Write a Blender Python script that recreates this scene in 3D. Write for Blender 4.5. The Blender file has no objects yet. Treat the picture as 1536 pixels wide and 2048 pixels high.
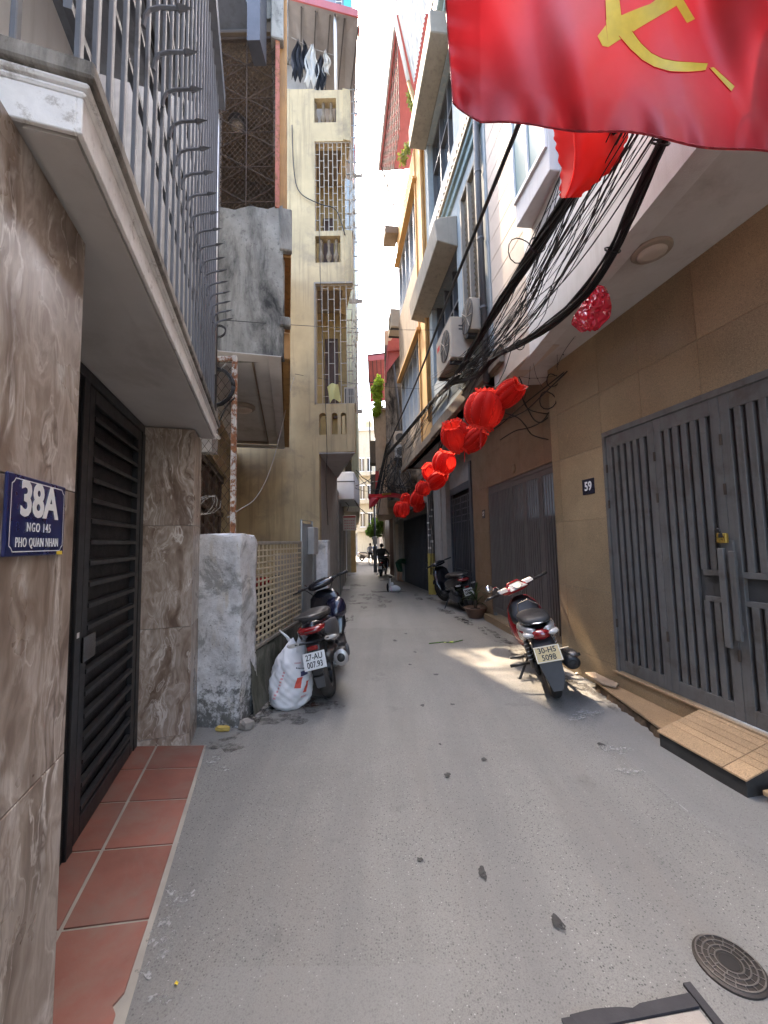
import bpy, bmesh, math, random
from mathutils import Vector, Matrix
random.seed(7)
sc = bpy.context.scene
COL = sc.collection
R_ = math.radians

# ------------------------------------------------------------------ camera
F_PX, CX, CY, CAM_H = 769.0, 768.0, 1024.0, 1.45          # lens measured on the 1536 x 2048 photograph
PITCH, ROLL = R_(4.39), 0.02
cF = Vector((0, math.cos(PITCH), math.sin(PITCH)))
_u0 = Vector((0, -math.sin(PITCH), math.cos(PITCH)))
cR = Vector((1, 0, 0)) * math.cos(ROLL) - _u0 * math.sin(ROLL)
cU = _u0 * math.cos(ROLL) + Vector((1, 0, 0)) * math.sin(ROLL)
CAM = Vector((0, 0, CAM_H))
cam_d = bpy.data.cameras.new("camera")
cam_d.sensor_fit = 'VERTICAL'
cam_d.sensor_height = 36.0
cam_d.lens = 36.0 * F_PX / 2048.0
cam_d.clip_start = 0.05
cam_d.clip_end = 2000
cam_o = bpy.data.objects.new("camera", cam_d)
COL.objects.link(cam_o)
_m = Matrix((cR, cU, -cF)).transposed().to_4x4()
_m.translation = CAM
cam_o.matrix_world = _m
sc.camera = cam_o

# ------------------------------------------------------------------ sky and sun
SUN_AZ, SUN_EL = R_(-22.5), R_(57.0)       # azimuth from +Y, negative to the left
w = bpy.data.worlds.new("World")
sc.world = w
w.use_nodes = True
_nt = w.node_tree
_sky = _nt.nodes.new('ShaderNodeTexSky')
_sky.sky_type = 'NISHITA'
_sky.sun_disc = False
_sky.sun_elevation = SUN_EL
_sky.sun_rotation = SUN_AZ
_sky.air_density = 1.0
_sky.dust_density = 5.0
_sky.ozone_density = 1.0
_bg = _nt.nodes['Background']
_bg.inputs['Strength'].default_value = 0.15
_nt.links.new(_sky.outputs[0], _bg.inputs['Color'])
sun_d = bpy.data.lights.new("sun", 'SUN')
sun_d.energy = 1.5
sun_d.angle = R_(1.0)
sun_d.color = (1.0, 0.81, 0.60)
sun_o = bpy.data.objects.new("sun", sun_d)
COL.objects.link(sun_o)
SUN_DIR = Vector((math.sin(SUN_AZ) * math.cos(SUN_EL), math.cos(SUN_AZ) * math.cos(SUN_EL), math.sin(SUN_EL)))
sun_o.rotation_euler = SUN_DIR.to_track_quat('Z', 'Y').to_euler()
sun_o.location = (0, 0, 30)
sc.view_settings.view_transform = 'Standard'
sc.view_settings.look = 'None'
sc.view_settings.exposure = 3.55
sc.view_settings.gamma = 1.0
sc.view_settings.use_curve_mapping = False
sc.render.engine = 'CYCLES'
sc.cycles.use_denoising = True
sc.cycles.max_bounces = 8
sc.cycles.diffuse_bounces = 5
sc.cycles.glossy_bounces = 3
sc.cycles.transmission_bounces = 4
sc.cycles.transparent_max_bounces = 8
sc.cycles.caustics_reflective = False
sc.cycles.caustics_refractive = False
sc.cycles.sample_clamp_indirect = 6.0


# ------------------------------------------------------------------ measuring helpers (a point of the place from its bearing)
def ray(px, py):
    return cF + cR * ((px - CX) / F_PX) - cU * ((py - CY) / F_PX)


def P(px, py, Y):
    d = ray(px, py)
    return CAM + d * (Y / d.y)


def zg(y):
    """height of the lane: level near by, dipping gently farther on"""
    t = min(1.0, max(0.0, (y - 5.0) / 13.0))
    return -0.27 * t * t * (3 - 2 * t)


def G(px, py, dz=0.0):
    d = ray(px, py)
    z = dz
    for _ in range(8):
        t = (z - CAM_H) / d.z
        p = CAM + d * t
        z = zg(p.y) + dz
    return p


class Fac:
    """a vertical plane: u along it, n out of it, z up"""
    def __init__(s, x0, y0, dx, dy, side):
        L = math.hypot(dx, dy)
        s.o = Vector((x0, y0))
        s.u = Vector((dx / L, dy / L))
        s.n = Vector((s.u.y, -s.u.x)) * side

    def w(s, u, n, z):
        p = s.o + s.u * u + s.n * n
        return Vector((p.x, p.y, z))

    def uz(s, px, py, off=0.0):
        d = ray(px, py)
        c = s.o + s.n * off
        t = (c.x * s.n.x + c.y * s.n.y) / (d.x * s.n.x + d.y * s.n.y)
        p = CAM + d * t
        q = Vector((p.x, p.y)) - s.o
        return q.dot(s.u), p.z

    def M(s, u=0, n=0, z=0):
        """frame with x = u, y = into the wall side, z = up, right handed"""
        X = Vector((s.u.x, s.u.y, 0))
        Z = Vector((0, 0, 1))
        Yv = Z.cross(X)
        m = Matrix((X, Yv, Z)).transposed().to_4x4()
        m.translation = s.w(u, n, z)
        return m


def IDW(a, b, c):
    return Vector((a, b, c))


class MB:
    """collects faces of one mesh"""
    def __init__(s, T=None):
        s.v, s.f, s.T = [], [], T or IDW

    def add(s, vs, fs):
        k = len(s.v)
        s.v += [s.T(*p) for p in vs]
        s.f += [tuple(i + k for i in f) for f in fs]
        return s

    def box(s, a0, a1, b0, b1, c0, c1):
        vs = [(a, b, c) for c in (c0, c1) for b in (b0, b1) for a in (a0, a1)]
        return s.add(vs, [(0, 2, 3, 1), (4, 5, 7, 6), (0, 1, 5, 4), (2, 6, 7, 3), (0, 4, 6, 2), (1, 3, 7, 5)])

    def quad(s, *pts):
        return s.add(pts, [tuple(range(len(pts)))])

    def prism(s, pts, vec):
        n = len(pts)
        vec = Vector(vec)
        top = [Vector(p) + vec for p in pts]
        fs = [tuple(range(n))[::-1], tuple(range(n, 2 * n))]
        fs += [(i, (i + 1) % n, n + (i + 1) % n, n + i) for i in range(n)]
        return s.add([tuple(p) for p in pts] + [tuple(p) for p in top], fs)

    def tube(s, pts, r, n=6, cap=True):
        pts = [Vector(p) for p in pts]
        m = len(pts)
        rs = r if isinstance(r, (list, tuple)) else [r] * m
        vs, fs = [], []
        ref = None
        for i, p in enumerate(pts):
            t = (pts[min(i + 1, m - 1)] - pts[max(i - 1, 0)])
            if t.length < 1e-9:
                t = Vector((0, 0, 1))
            t.normalize()
            if ref is None:
                ref = Vector((0, 0, 1)) if abs(t.z) < .9 else Vector((1, 0, 0))
            a = t.cross(ref)
            if a.length < 1e-6:
                a = t.cross(Vector((0.3, 1, 0.2)))
            a.normalize()
            b = a.cross(t)
            ref = b
            for k in range(n):
                w_ = 2 * math.pi * k / n + (math.pi / 4 if n == 4 else 0)
                vs.append(tuple(p + (a * math.cos(w_) + b * math.sin(w_)) * rs[i]))
        for i in range(m - 1):
            for k in range(n):
                k2 = (k + 1) % n
                fs.append((i * n + k, i * n + k2, (i + 1) * n + k2, (i + 1) * n + k))
        if cap:
            fs.append(tuple(range(n))[::-1])
            fs.append(tuple(range((m - 1) * n, m * n)))
        return s.add(vs, fs)

    def lathe(s, prof, c=(0, 0, 0), n=16, axis=(0, 0, 1), sx=1.0, sy=1.0):
        ax = Vector(axis).normalized()
        a = ax.cross(Vector((0, 0, 1)) if abs(ax.z) < .9 else Vector((0, 1, 0))).normalized()
        b = ax.cross(a)
        c = Vector(c)
        vs, fs = [], []
        for r, z in prof:
            for k in range(n):
                w_ = 2 * math.pi * k / n
                vs.append(tuple(c + ax * z + a * (r * sx * math.cos(w_)) + b * (r * sy * math.sin(w_))))
        m = len(prof)
        for i in range(m - 1):
            for k in range(n):
                k2 = (k + 1) % n
                fs.append((i * n + k, i * n + k2, (i + 1) * n + k2, (i + 1) * n + k))
        fs.append(tuple(range(n))[::-1])
        fs.append(tuple(range((m - 1) * n, m * n)))
        return s.add(vs, fs)

    def grid(s, fn, nu, nv, thick=None):
        vs = [tuple(fn(i / nu, j / nv)) for j in range(nv + 1) for i in range(nu + 1)]
        W = nu + 1
        fs = [(j * W + i, j * W + i + 1, (j + 1) * W + i + 1, (j + 1) * W + i) for j in range(nv) for i in range(nu)]
        if thick:
            k = len(vs)
            tv = Vector(thick)
            vs2 = [tuple(Vector(p) + tv) for p in vs]
            fs2 = [tuple(i + k for i in reversed(f)) for f in fs]
            rim = [i for i in range(W)] + [j * W + nu for j in range(1, nv + 1)] + [nv * W + i for i in range(nu - 1, -1, -1)] + [j * W for j in range(nv - 1, 0, -1)]
            fs3 = [(rim[(i + 1) % len(rim)], rim[i], rim[i] + k, rim[(i + 1) % len(rim)] + k) for i in range(len(rim))]
            return s.add(vs + vs2, fs + fs2 + fs3)
        return s.add(vs, fs)

    def ball(s, c, r, n=10, m=6, sc_=(1, 1, 1)):
        c = Vector(c)
        vs = [tuple(c + Vector((0, 0, r * sc_[2])))]
        for j in range(1, m):
            t = math.pi * j / m
            for k in range(n):
                a = 2 * math.pi * k / n
                vs.append(tuple(c + Vector((r * sc_[0] * math.sin(t) * math.cos(a), r * sc_[1] * math.sin(t) * math.sin(a), r * sc_[2] * math.cos(t)))))
        vs.append(tuple(c - Vector((0, 0, r * sc_[2]))))
        fs = []
        for k in range(n):
            fs.append((0, 1 + k, 1 + (k + 1) % n))
            fs.append((len(vs) - 1, 1 + (m - 2) * n + (k + 1) % n, 1 + (m - 2) * n + k))
        for j in range(m - 2):
            for k in range(n):
                a, b = 1 + j * n + k, 1 + j * n + (k + 1) % n
                fs.append((a, a + n, b + n, b))
        return s.add(vs, fs)


ORG = {}


def thing(name, label, cat, loc=(0, 0, 0), group=None, kind=None):
    """an Empty at the base of a thing; its parts are children"""
    o = bpy.data.objects.new(name, None)
    o.empty_display_size = 0.1
    COL.objects.link(o)
    o.location = loc
    ORG[o.name] = Vector(loc)
    return tag(o, label, cat, group, kind)


def tag(o, label=None, cat=None, group=None, kind=None):
    if label:
        o["label"] = label
    if cat:
        o["category"] = cat
    if group:
        o["group"] = group
    if kind:
        o["kind"] = kind
    return o


def mesh_of(name, mb, mat, smooth=False, bevel=0.0, org=None, sub=0):
    me = bpy.data.meshes.new(name)
    org = org or Vector((0, 0, 0))
    me.from_pydata([tuple(Vector(p) - org) for p in mb.v], [], mb.f)
    bm = bmesh.new()
    bm.from_mesh(me)
    bmesh.ops.recalc_face_normals(bm, faces=bm.faces)
    if bevel:
        ed = [e for e in bm.edges if len(e.link_faces) == 2 and e.calc_face_angle(0) > 0.5]
        bmesh.ops.bevel(bm, geom=ed, offset=bevel, segments=1, profile=.5, affect='EDGES', clamp_overlap=True)
    for _ in range(sub):
        bmesh.ops.subdivide_edges(bm, edges=bm.edges, cuts=1, use_grid_fill=True)
    bm.to_mesh(me)
    bm.free()
    if smooth:
        if smooth is True:
            for p in me.polygons:
                p.use_smooth = True
        else:
            me.polygons.foreach_set('use_smooth', [True] * len(me.polygons))
            me.set_sharp_from_angle(angle=R_(smooth))
    if isinstance(mat, (list, tuple)):
        for m_ in mat:
            me.materials.append(m_)
    else:
        me.materials.append(mat)
    return me


def obj(name, mb, mat, parent=None, smooth=False, bevel=0.0, kind=None, label=None, at=None):
    """links one mesh object; vertices are given in world space (or in the thing's own space when local)"""
    if parent is not None:
        org = ORG.get(parent.name, Vector((0, 0, 0)))
    else:
        org = Vector(at) if at is not None else Vector((0, 0, 0))
    me = mesh_of(name, mb, mat, smooth, bevel, org)
    o = bpy.data.objects.new(name, me)
    COL.objects.link(o)
    if parent is not None:
        o.parent = parent
    else:
        o.location = org
    ORG[o.name] = org
    if kind:
        o["kind"] = kind
    if label:
        o["label"] = label
    return o


def inst(name, me, parent, M_):
    """another piece that shares a mesh; M_ is its world matrix"""
    o = bpy.data.objects.new(name, me)
    COL.objects.link(o)
    if parent is not None:
        o.parent = parent
        m = M_.copy()
        m.translation = M_.translation - ORG.get(parent.name, Vector((0, 0, 0)))
        o.matrix_local = m
    else:
        o.matrix_world = M_
    ORG[o.name] = ORG.get(parent.name, Vector((0, 0, 0))) if parent is not None else M_.translation.copy()
    return o


def copy_tree(o, parent=None):
    c = o.copy()
    COL.objects.link(c)
    c.parent = parent
    for ch in list(o.children):
        copy_tree(ch, c)
    return c


def text_mb(body, size=1.0, sx=1.0, weight=0.0, T=None, thick=0.002, align='CENTER', spacing=1.0):
    """flat lettering as mesh faces in the x-z plane of T"""
    cu = bpy.data.curves.new("lettering", 'FONT')
    cu.body = body
    cu.size = size
    cu.align_x = align
    cu.align_y = 'CENTER'
    cu.offset = weight
    cu.space_character = spacing
    cu.resolution_u = 3
    cu.extrude = thick / 2
    to = bpy.data.objects.new("lettering", cu)
    COL.objects.link(to)
    dg = bpy.context.evaluated_depsgraph_get()
    me = bpy.data.meshes.new_from_object(to.evaluated_get(dg))
    mb = MB(T)
    mb.add([(v.co.x * sx, v.co.z, v.co.y) for v in me.vertices], [tuple(p.vertices) for p in me.polygons])
    bpy.data.objects.remove(to)
    bpy.data.curves.remove(cu)
    bpy.data.meshes.remove(me)
    return mb


# ------------------------------------------------------------------ materials
class NT:
    def __init__(s, name):
        s.m = bpy.data.materials.new(name)
        s.m.use_nodes = True
        s.t = s.m.node_tree
        s.b = s.t.nodes['Principled BSDF']
        s.out = s.t.nodes['Material Output']
        s._pos = None

    def n(s, typ, **kw):
        nd = s.t.nodes.new('ShaderNode' + typ)
        for k, v in kw.items():
            if k.startswith('_'):
                setattr(nd, k[1:], v)
            else:
                k2 = k.replace('__', ' ')
                sk = nd.inputs[int(k2[1:])] if (k2[0] == 'i' and k2[1:].isdigit()) else nd.inputs[k2]
                if hasattr(v, 'is_output') or isinstance(v, bpy.types.NodeSocket):
                    s.t.links.new(v, sk)
                else:
                    sk.default_value = v
        return nd

    def pos(s):
        if s._pos is None:
            s._pos = s.n('NewGeometry').outputs['Position']
        return s._pos

    def mapped(s, scale=(1, 1, 1), rot=(0, 0, 0), loc=(0, 0, 0), src=None):
        return s.n('Mapping', Vector=src or s.pos(), Scale=scale, Rotation=rot, Location=loc).outputs[0]

    def noise(s, scale=5, detail=4, rough=.6, vec=None, dist=0.0):
        return s.n('TexNoise', Vector=vec or s.pos(), Scale=scale, Detail=detail, Roughness=rough, Distortion=dist).outputs['Fac']

    def ramp(s, fac, stops, interp='LINEAR'):
        r = s.n('ValToRGB', Fac=fac)
        r.color_ramp.interpolation = interp
        el = r.color_ramp.elements
        while len(el) < len(stops):
            el.new(.5)
        for e, (p, c) in zip(el, stops):
            e.position = p
            e.color = c if len(c) == 4 else (*c, 1)
        return r.outputs[0]

    def mix(s, fac, a, b, mode='MIX'):
        nd = s.n('Mix', _data_type='RGBA', _blend_type=mode)
        for sock, v in ((nd.inputs[0], fac), (nd.inputs[6], a), (nd.inputs[7], b)):
            if isinstance(v, bpy.types.NodeSocket):
                s.t.links.new(v, sock)
            else:
                sock.default_value = v if not isinstance(v, tuple) else (v if len(v) == 4 else (*v, 1))
        return nd.outputs[2]

    def math(s, op, a, b=0.0, clamp=False):
        nd = s.n('Math', _operation=op, _use_clamp=clamp)
        for i, v in enumerate((a, b)):
            if isinstance(v, bpy.types.NodeSocket):
                s.t.links.new(v, nd.inputs[i])
            else:
                nd.inputs[i].default_value = v
        return nd.outputs[0]

    def bump(s, h, strength=.2, dist=.01):
        s.t.links.new(s.n('Bump', Height=h, Strength=strength, Distance=dist).outputs[0], s.b.inputs['Normal'])

    def set(s, **kw):
        for k, v in kw.items():
            sk = s.b.inputs[k.replace('__', ' ')]
            if isinstance(v, bpy.types.NodeSocket):
                s.t.links.new(v, sk)
            else:
                sk.default_value = v if not (isinstance(v, tuple) and len(v) == 3) else (*v, 1)
        return s


def scl(c, k):
    return tuple(min(1.0, x * k) for x in c[:3])


def plain(name, c, rough=.6, metal=0.0, var=.12, vscale=6.0, bump=.0, bscale=120.0, spec=.4, dirt=None, dthr=(.52, .7), dscale=3.0, streak=0.0, streakc=None, rnd=0.0, sub=0.0, coat=0.0):
    """painted / cast surface with uneven tone, optional blotches of dirt and rain streaks"""
    t = NT(name)
    f = t.noise(vscale, 5, .6)
    col = t.ramp(f, [(.3, scl(c, 1 - var)), (.7, scl(c, 1 + var))])
    if dirt:
        d = t.ramp(t.noise(dscale, 8, .68, dist=.4), [(dthr[0], (0, 0, 0)), (dthr[1], (1, 1, 1))])
        col = t.mix(d, col, dirt)
    if streak:
        sv = t.noise(1.0, 6, .62, vec=t.mapped(scale=(14, 14, .7)))
        d = t.ramp(sv, [(.5, (0, 0, 0)), (.72, (streak, streak, streak))])
        col = t.mix(d, col, streakc or scl(c, .35))
    if rnd:
        rv = t.n('ObjectInfo').outputs['Random']
        k = t.math('ADD', t.math('MULTIPLY', rv, 2 * rnd), 1 - rnd)
        hs = t.n('HueSaturation', Color=col, Value=k)
        col = hs.outputs[0]
    t.set(Base__Color=col, Metallic=metal)
    rr = t.math('ADD', t.math('MULTIPLY', t.noise(vscale * 3, 3), .25), rough - .12, clamp=True)
    t.set(Roughness=rr)
    t.b.inputs['Specular IOR Level'].default_value = spec
    if bump:
        t.bump(t.noise(bscale, 4, .7), bump, .004)
    if sub:
        t.set(Subsurface__Weight=sub)
    if coat:
        t.set(Coat__Weight=coat, Coat__Roughness=.12)
    return t.m


def m_asphalt():
    t = NT('lane_concrete')
    fine = t.n('TexVoronoi', Vector=t.pos(), Scale=105.0, Randomness=1.0)
    val = t.n('SeparateColor', Color=fine.outputs['Color']).outputs[0]
    dist = fine.outputs['Distance']
    base = t.ramp(t.noise(.9, 6, .62), [(.25, (.172, .168, .156)), (.5, (.212, .206, .191)), (.78, (.252, .244, .226))])
    base = t.mix(t.ramp(t.noise(420, 2, .5), [(.35, (0, 0, 0)), (.65, (.40, .40, .40))]), base, (.33, .322, .30))
    base = t.mix(t.ramp(t.noise(190, 3, .6), [(.50, (0, 0, 0)), (.66, (.45, .45, .45))]), base, (.085, .083, .079))
    wear = t.ramp(t.noise(.55, 4, .6, vec=t.mapped(loc=(3.1, 7.7, 0))), [(.35, (0, 0, 0)), (.6, (1, 1, 1))])
    dk = t.math('MULTIPLY', t.ramp(val, [(.74, (0, 0, 0)), (.77, (1, 1, 1))]), t.ramp(dist, [(.22, (1, 1, 1)), (.42, (0, 0, 0))]))
    dk = t.math('MULTIPLY', dk, t.math('ADD', t.math('MULTIPLY', wear, .60), .28))
    col = t.mix(dk, base, (.055, .053, .052))
    lt = t.math('MULTIPLY', t.ramp(val, [(.05, (1, 1, 1)), (.075, (0, 0, 0))]), t.ramp(dist, [(.14, (1, 1, 1)), (.3, (0, 0, 0))]))
    col = t.mix(t.math('MULTIPLY', lt, .8), col, (.50, .49, .46))
    dust = t.ramp(t.noise(1.6, 7, .66, vec=t.mapped(scale=(1.4, .35, 1), rot=(0, 0, .2))), [(.50, (0, 0, 0)), (.74, (.45, .45, .45))])
    col = t.mix(dust, col, (.225, .200, .175))
    trk = t.noise(1.0, 5, .6, vec=t.mapped(scale=(2.6, .22, 1), rot=(0, 0, .12), loc=(4, 0, 0)))
    col = t.mix(t.ramp(trk, [(.46, (0, 0, 0)), (.62, (.35, .35, .35))]), col, (.15, .148, .143))
    pt = t.n('TexVoronoi', Vector=t.mapped(scale=(.55, .38, 1), loc=(.3, .2, 0)), Scale=1.0, _distance='CHEBYCHEV')
    pv = t.n('SeparateColor', Color=pt.outputs['Color']).outputs[0]
    col = t.mix(t.ramp(pv, [(.55, (0, 0, 0)), (.57, (.30, .30, .30))]), col, (.255, .248, .236))
    dark = t.ramp(t.noise(2.3, 7, .7, vec=t.mapped(loc=(9, 2, 0))), [(.60, (0, 0, 0)), (.74, (.55, .55, .55))])
    col = t.mix(dark, col, (.105, .100, .096))
    # dirt gathering along the foot of the walls on the left
    t.set(Base__Color=col, Roughness=.82)
    t.b.inputs['Specular IOR Level'].default_value = .3
    h = t.math('ADD', t.math('MULTIPLY', t.noise(120, 4, .7), .6), t.math('MULTIPLY', dist, .5))
    t.bump(h, .3, .004)
    return t.m


def m_marble():
    """brown polished stone-look tile with pale and dark veins flowing upward"""
    t = NT('brown_veined_tile')
    rv = t.n('ObjectInfo').outputs['Random']
    off = t.n('CombineXYZ', X=t.math('MULTIPLY', rv, 13.0), Y=t.math('MULTIPLY', rv, 7.0), Z=t.math('MULTIPLY', rv, 29.0)).outputs[0]
    p = t.n('VectorMath', _operation='ADD', i0=t.pos(), i1=off).outputs[0]
    warp = t.n('TexNoise', Vector=t.mapped(scale=(2.6, 2.6, 1.5), src=p), Scale=1.2, Detail=3.0, Roughness=.5).outputs['Color']
    p2 = t.n('VectorMath', _operation='ADD', i0=t.mapped(scale=(9, 9, .75), src=p), i1=t.n('VectorMath', _operation='SCALE', i0=warp, Scale=4.2).outputs[0]).outputs[0]
    a = t.noise(.9, 7, .55, vec=p2)
    col = t.ramp(a, [(.32, (.13, .085, .062)), (.42, (.25, .19, .15)), (.49, (.36, .295, .245)), (.54, (.47, .405, .355)), (.60, (.31, .245, .20)), (.68, (.50, .44, .395))])
    v = t.noise(1.1, 6, .5, vec=p2)
    for (c_, k_, colr, am, gs) in ((.56, 26.0, (.74, .70, .66), 1.0, 2.3), (.45, 30.0, (.10, .06, .042), .85, 1.7), (.50, 60.0, (.66, .61, .56), .8, 3.1)):
        band = t.math('SUBTRACT', 1.0, t.math('MULTIPLY', t.math('ABSOLUTE', t.math('SUBTRACT', v, c_)), k_), clamp=True)
        gate = t.ramp(t.noise(gs, 4, .6, vec=t.mapped(scale=(1.6, 1.6, .8), src=p)), [(.46, (0, 0, 0)), (.58, (am, am, am))])
        col = t.mix(t.math('MULTIPLY', band, gate), col, colr)
    gr = t.noise(1.0, 9, .8, vec=t.mapped(scale=(85, 85, 14), src=p))
    col = t.mix(t.ramp(gr, [(.40, (.25, .25, .25)), (.56, (0, 0, 0))]), col, (.19, .145, .115))
    t.set(Base__Color=col, Roughness=t.ramp(t.noise(5, 4), [(.3, (.24, .24, .24)), (.7, (.42, .42, .42))]))
    t.bump(gr, .05, .002)
    return t.m


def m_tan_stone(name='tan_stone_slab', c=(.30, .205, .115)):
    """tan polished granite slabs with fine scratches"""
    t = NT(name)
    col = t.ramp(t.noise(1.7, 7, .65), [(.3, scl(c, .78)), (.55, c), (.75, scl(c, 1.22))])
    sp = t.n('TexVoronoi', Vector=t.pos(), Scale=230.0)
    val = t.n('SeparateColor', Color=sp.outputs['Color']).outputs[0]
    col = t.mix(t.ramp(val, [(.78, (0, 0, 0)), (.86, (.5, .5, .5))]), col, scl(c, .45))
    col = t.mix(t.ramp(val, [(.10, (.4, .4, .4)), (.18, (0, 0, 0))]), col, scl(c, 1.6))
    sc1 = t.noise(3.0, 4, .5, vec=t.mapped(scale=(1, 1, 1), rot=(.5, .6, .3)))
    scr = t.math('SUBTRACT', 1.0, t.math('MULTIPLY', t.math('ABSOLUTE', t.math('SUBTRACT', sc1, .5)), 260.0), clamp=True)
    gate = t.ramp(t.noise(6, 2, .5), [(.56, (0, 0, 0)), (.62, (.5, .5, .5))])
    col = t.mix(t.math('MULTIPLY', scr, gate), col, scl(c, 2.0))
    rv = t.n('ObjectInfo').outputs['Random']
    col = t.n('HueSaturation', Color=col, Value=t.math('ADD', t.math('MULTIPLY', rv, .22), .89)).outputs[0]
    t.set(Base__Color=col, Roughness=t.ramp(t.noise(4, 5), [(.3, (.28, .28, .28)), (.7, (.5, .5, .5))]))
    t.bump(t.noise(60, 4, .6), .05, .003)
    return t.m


def m_weathered(name, c, dark=(.035, .035, .033), amount=.5, white=None):
    """old render: mould running down from the top, blotches and hairline pits"""
    t = NT(name)
    col = t.ramp(t.noise(3.0, 8, .7), [(.3, scl(c, .72)), (.55, c), (.75, scl(c, 1.25))])
    st = t.noise(1.0, 7, .7, vec=t.mapped(scale=(3.2, 3.2, .8)), dist=.5)
    col = t.mix(t.ramp(st, [(.5 - .12 * amount, (0, 0, 0)), (.62, (amount * 1.5,) * 3)]), col, dark)
    sp = t.noise(22, 8, .75)
    col = t.mix(t.ramp(sp, [(.56, (0, 0, 0)), (.66, (.6, .6, .6))]), col, scl(dark, 1.7))
    if white:
        col = t.mix(t.ramp(t.noise(14, 7, .72, dist=.6), [(.5, (0, 0, 0)), (.6, (.85, .85, .85))]), col, white)
    t.set(Base__Color=col, Roughness=.9)
    t.b.inputs['Specular IOR Level'].default_value = .2
    t.bump(t.noise(36, 8, .75), .45, .006)
    return t.m


def m_rust(name, paint, amount=.5):
    t = NT(name)
    n1 = t.noise(16, 9, .72, dist=.3)
    rust = t.ramp(t.noise(40, 5, .7), [(.3, (.10, .035, .015)), (.6, (.28, .11, .04)), (.8, (.40, .19, .08))])
    col = t.mix(t.ramp(n1, [(.62 - .3 * amount, (0, 0, 0)), (.68 - .3 * amount, (1, 1, 1))]), paint, rust)
    t.set(Base__Color=col, Roughness=.75)
    t.bump(t.noise(60, 6, .7), .35, .003)
    return t.m


def m_cloth(name, c, rough=.5, trans=.35, sheen=.3, weave=900.0, c2=None):
    """thin woven cloth that lets light through"""
    t = NT(name)
    col = t.ramp(t.noise(4.0, 4, .6), [(.3, scl(c, .88)), (.7, scl(c, 1.1))])
    t.set(Base__Color=col, Roughness=rough, Sheen__Weight=sheen)
    t.b.inputs['Specular IOR Level'].default_value = .2
    t.bump(t.noise(weave, 2, .5), .05, .001)
    tr = t.n('BsdfTranslucent', Color=t.mix(1.0, col, scl(c, 1.25), 'MIX'))
    mx = t.n('MixShader', Fac=trans)
    t.t.links.new(t.b.outputs[0], mx.inputs[1])
    t.t.links.new(tr.outputs[0], mx.inputs[2])
    t.t.links.new(mx.outputs[0], t.out.inputs['Surface'])
    return t.m


def m_film(name, c, rough, scale, thr, amax=.92):
    '''thin worn film: ragged holes let the surface below show'''
    t = NT(name)
    col = t.ramp(t.noise(scale * 2, 5, .7), [(.3, scl(c, .75)), (.7, scl(c, 1.2))])
    t.set(Base__Color=col, Roughness=rough)
    t.b.inputs['Specular IOR Level'].default_value = .3
    a = t.ramp(t.noise(scale, 8, .72), [(thr - .06, (0, 0, 0)), (thr + .08, (amax, amax, amax))])
    tr = t.n('BsdfTransparent')
    mx = t.n('MixShader', Fac=a)
    t.t.links.new(tr.outputs[0], mx.inputs[1])
    t.t.links.new(t.b.outputs[0], mx.inputs[2])
    t.t.links.new(mx.outputs[0], t.out.inputs['Surface'])
    return t.m


def m_satin():
    t = NT('red_satin')
    col = t.ramp(t.noise(5.0, 4, .6), [(.3, (.30, .018, .028)), (.7, (.37, .026, .038))])
    t.set(Base__Color=col, Roughness=.52, Sheen__Weight=.30, Sheen__Roughness=.4)
    t.b.inputs['Sheen Tint'].default_value = (1, .55, .55, 1)
    t.b.inputs['Anisotropic'].default_value = .4
    t.bump(t.math('ADD', t.noise(1300, 2, .5), t.math('MULTIPLY', t.noise(22, 5, .6), 3.0)), .10, .003)
    tr = t.n('BsdfTranslucent', Color=(.48, .015, .025, 1))
    mx = t.n('MixShader', Fac=.16)
    t.t.links.new(t.b.outputs[0], mx.inputs[1])
    t.t.links.new(tr.outputs[0], mx.inputs[2])
    t.t.links.new(mx.outputs[0], t.out.inputs['Surface'])
    return t.m


def m_whitewash():
    '''lime wash worn through to grey render, grime splashed up from the ground, ochre ghosts of older paint'''
    t = NT('peeling_whitewash')
    col = t.ramp(t.noise(9, 9, .74), [(.3, (.46, .455, .45)), (.6, (.66, .66, .66)), (.8, (.74, .74, .74))])
    col = t.mix(t.ramp(t.noise(1.0, 5, .6, vec=t.mapped(scale=(5, 5, 1.3), loc=(2, 1, 4))), [(.56, (0, 0, 0)), (.68, (.75, .75, .75))]), col, (.52, .44, .31))
    col = t.mix(t.ramp(t.noise(3.2, 9, .72, dist=.4), [(.53, (0, 0, 0)), (.60, (.85, .85, .85))]), col, (.27, .27, .26))
    z = t.n('SeparateXYZ', Vector=t.pos()).outputs[2]
    low = t.math('ADD', t.math('MULTIPLY', z, -.42), t.math('ADD', t.noise(16, 9, .76), -.06))
    col = t.mix(t.ramp(low, [(.30, (0, 0, 0)), (.42, (.85, .85, .85))]), col, (.075, .075, .068))
    col = t.mix(t.ramp(t.noise(55, 6, .7), [(.60, (0, 0, 0)), (.66, (.7, .7, .7))]), col, (.12, .115, .105))
    t.set(Base__Color=col, Roughness=.9)
    t.b.inputs['Specular IOR Level'].default_value = .2
    t.bump(t.math('ADD', t.noise(30, 9, .76), t.math('MULTIPLY', t.noise(7, 4, .6), 1.5)), .55, .010)
    return t.m


def m_glass(name, c=(.05, .06, .07), rough=.06):
    t = NT(name)
    t.set(Base__Color=c, Roughness=rough, Metallic=0.0)
    t.b.inputs['Specular IOR Level'].default_value = .9
    t.bump(t.noise(6, 2), .02, .01)
    return t.m


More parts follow.
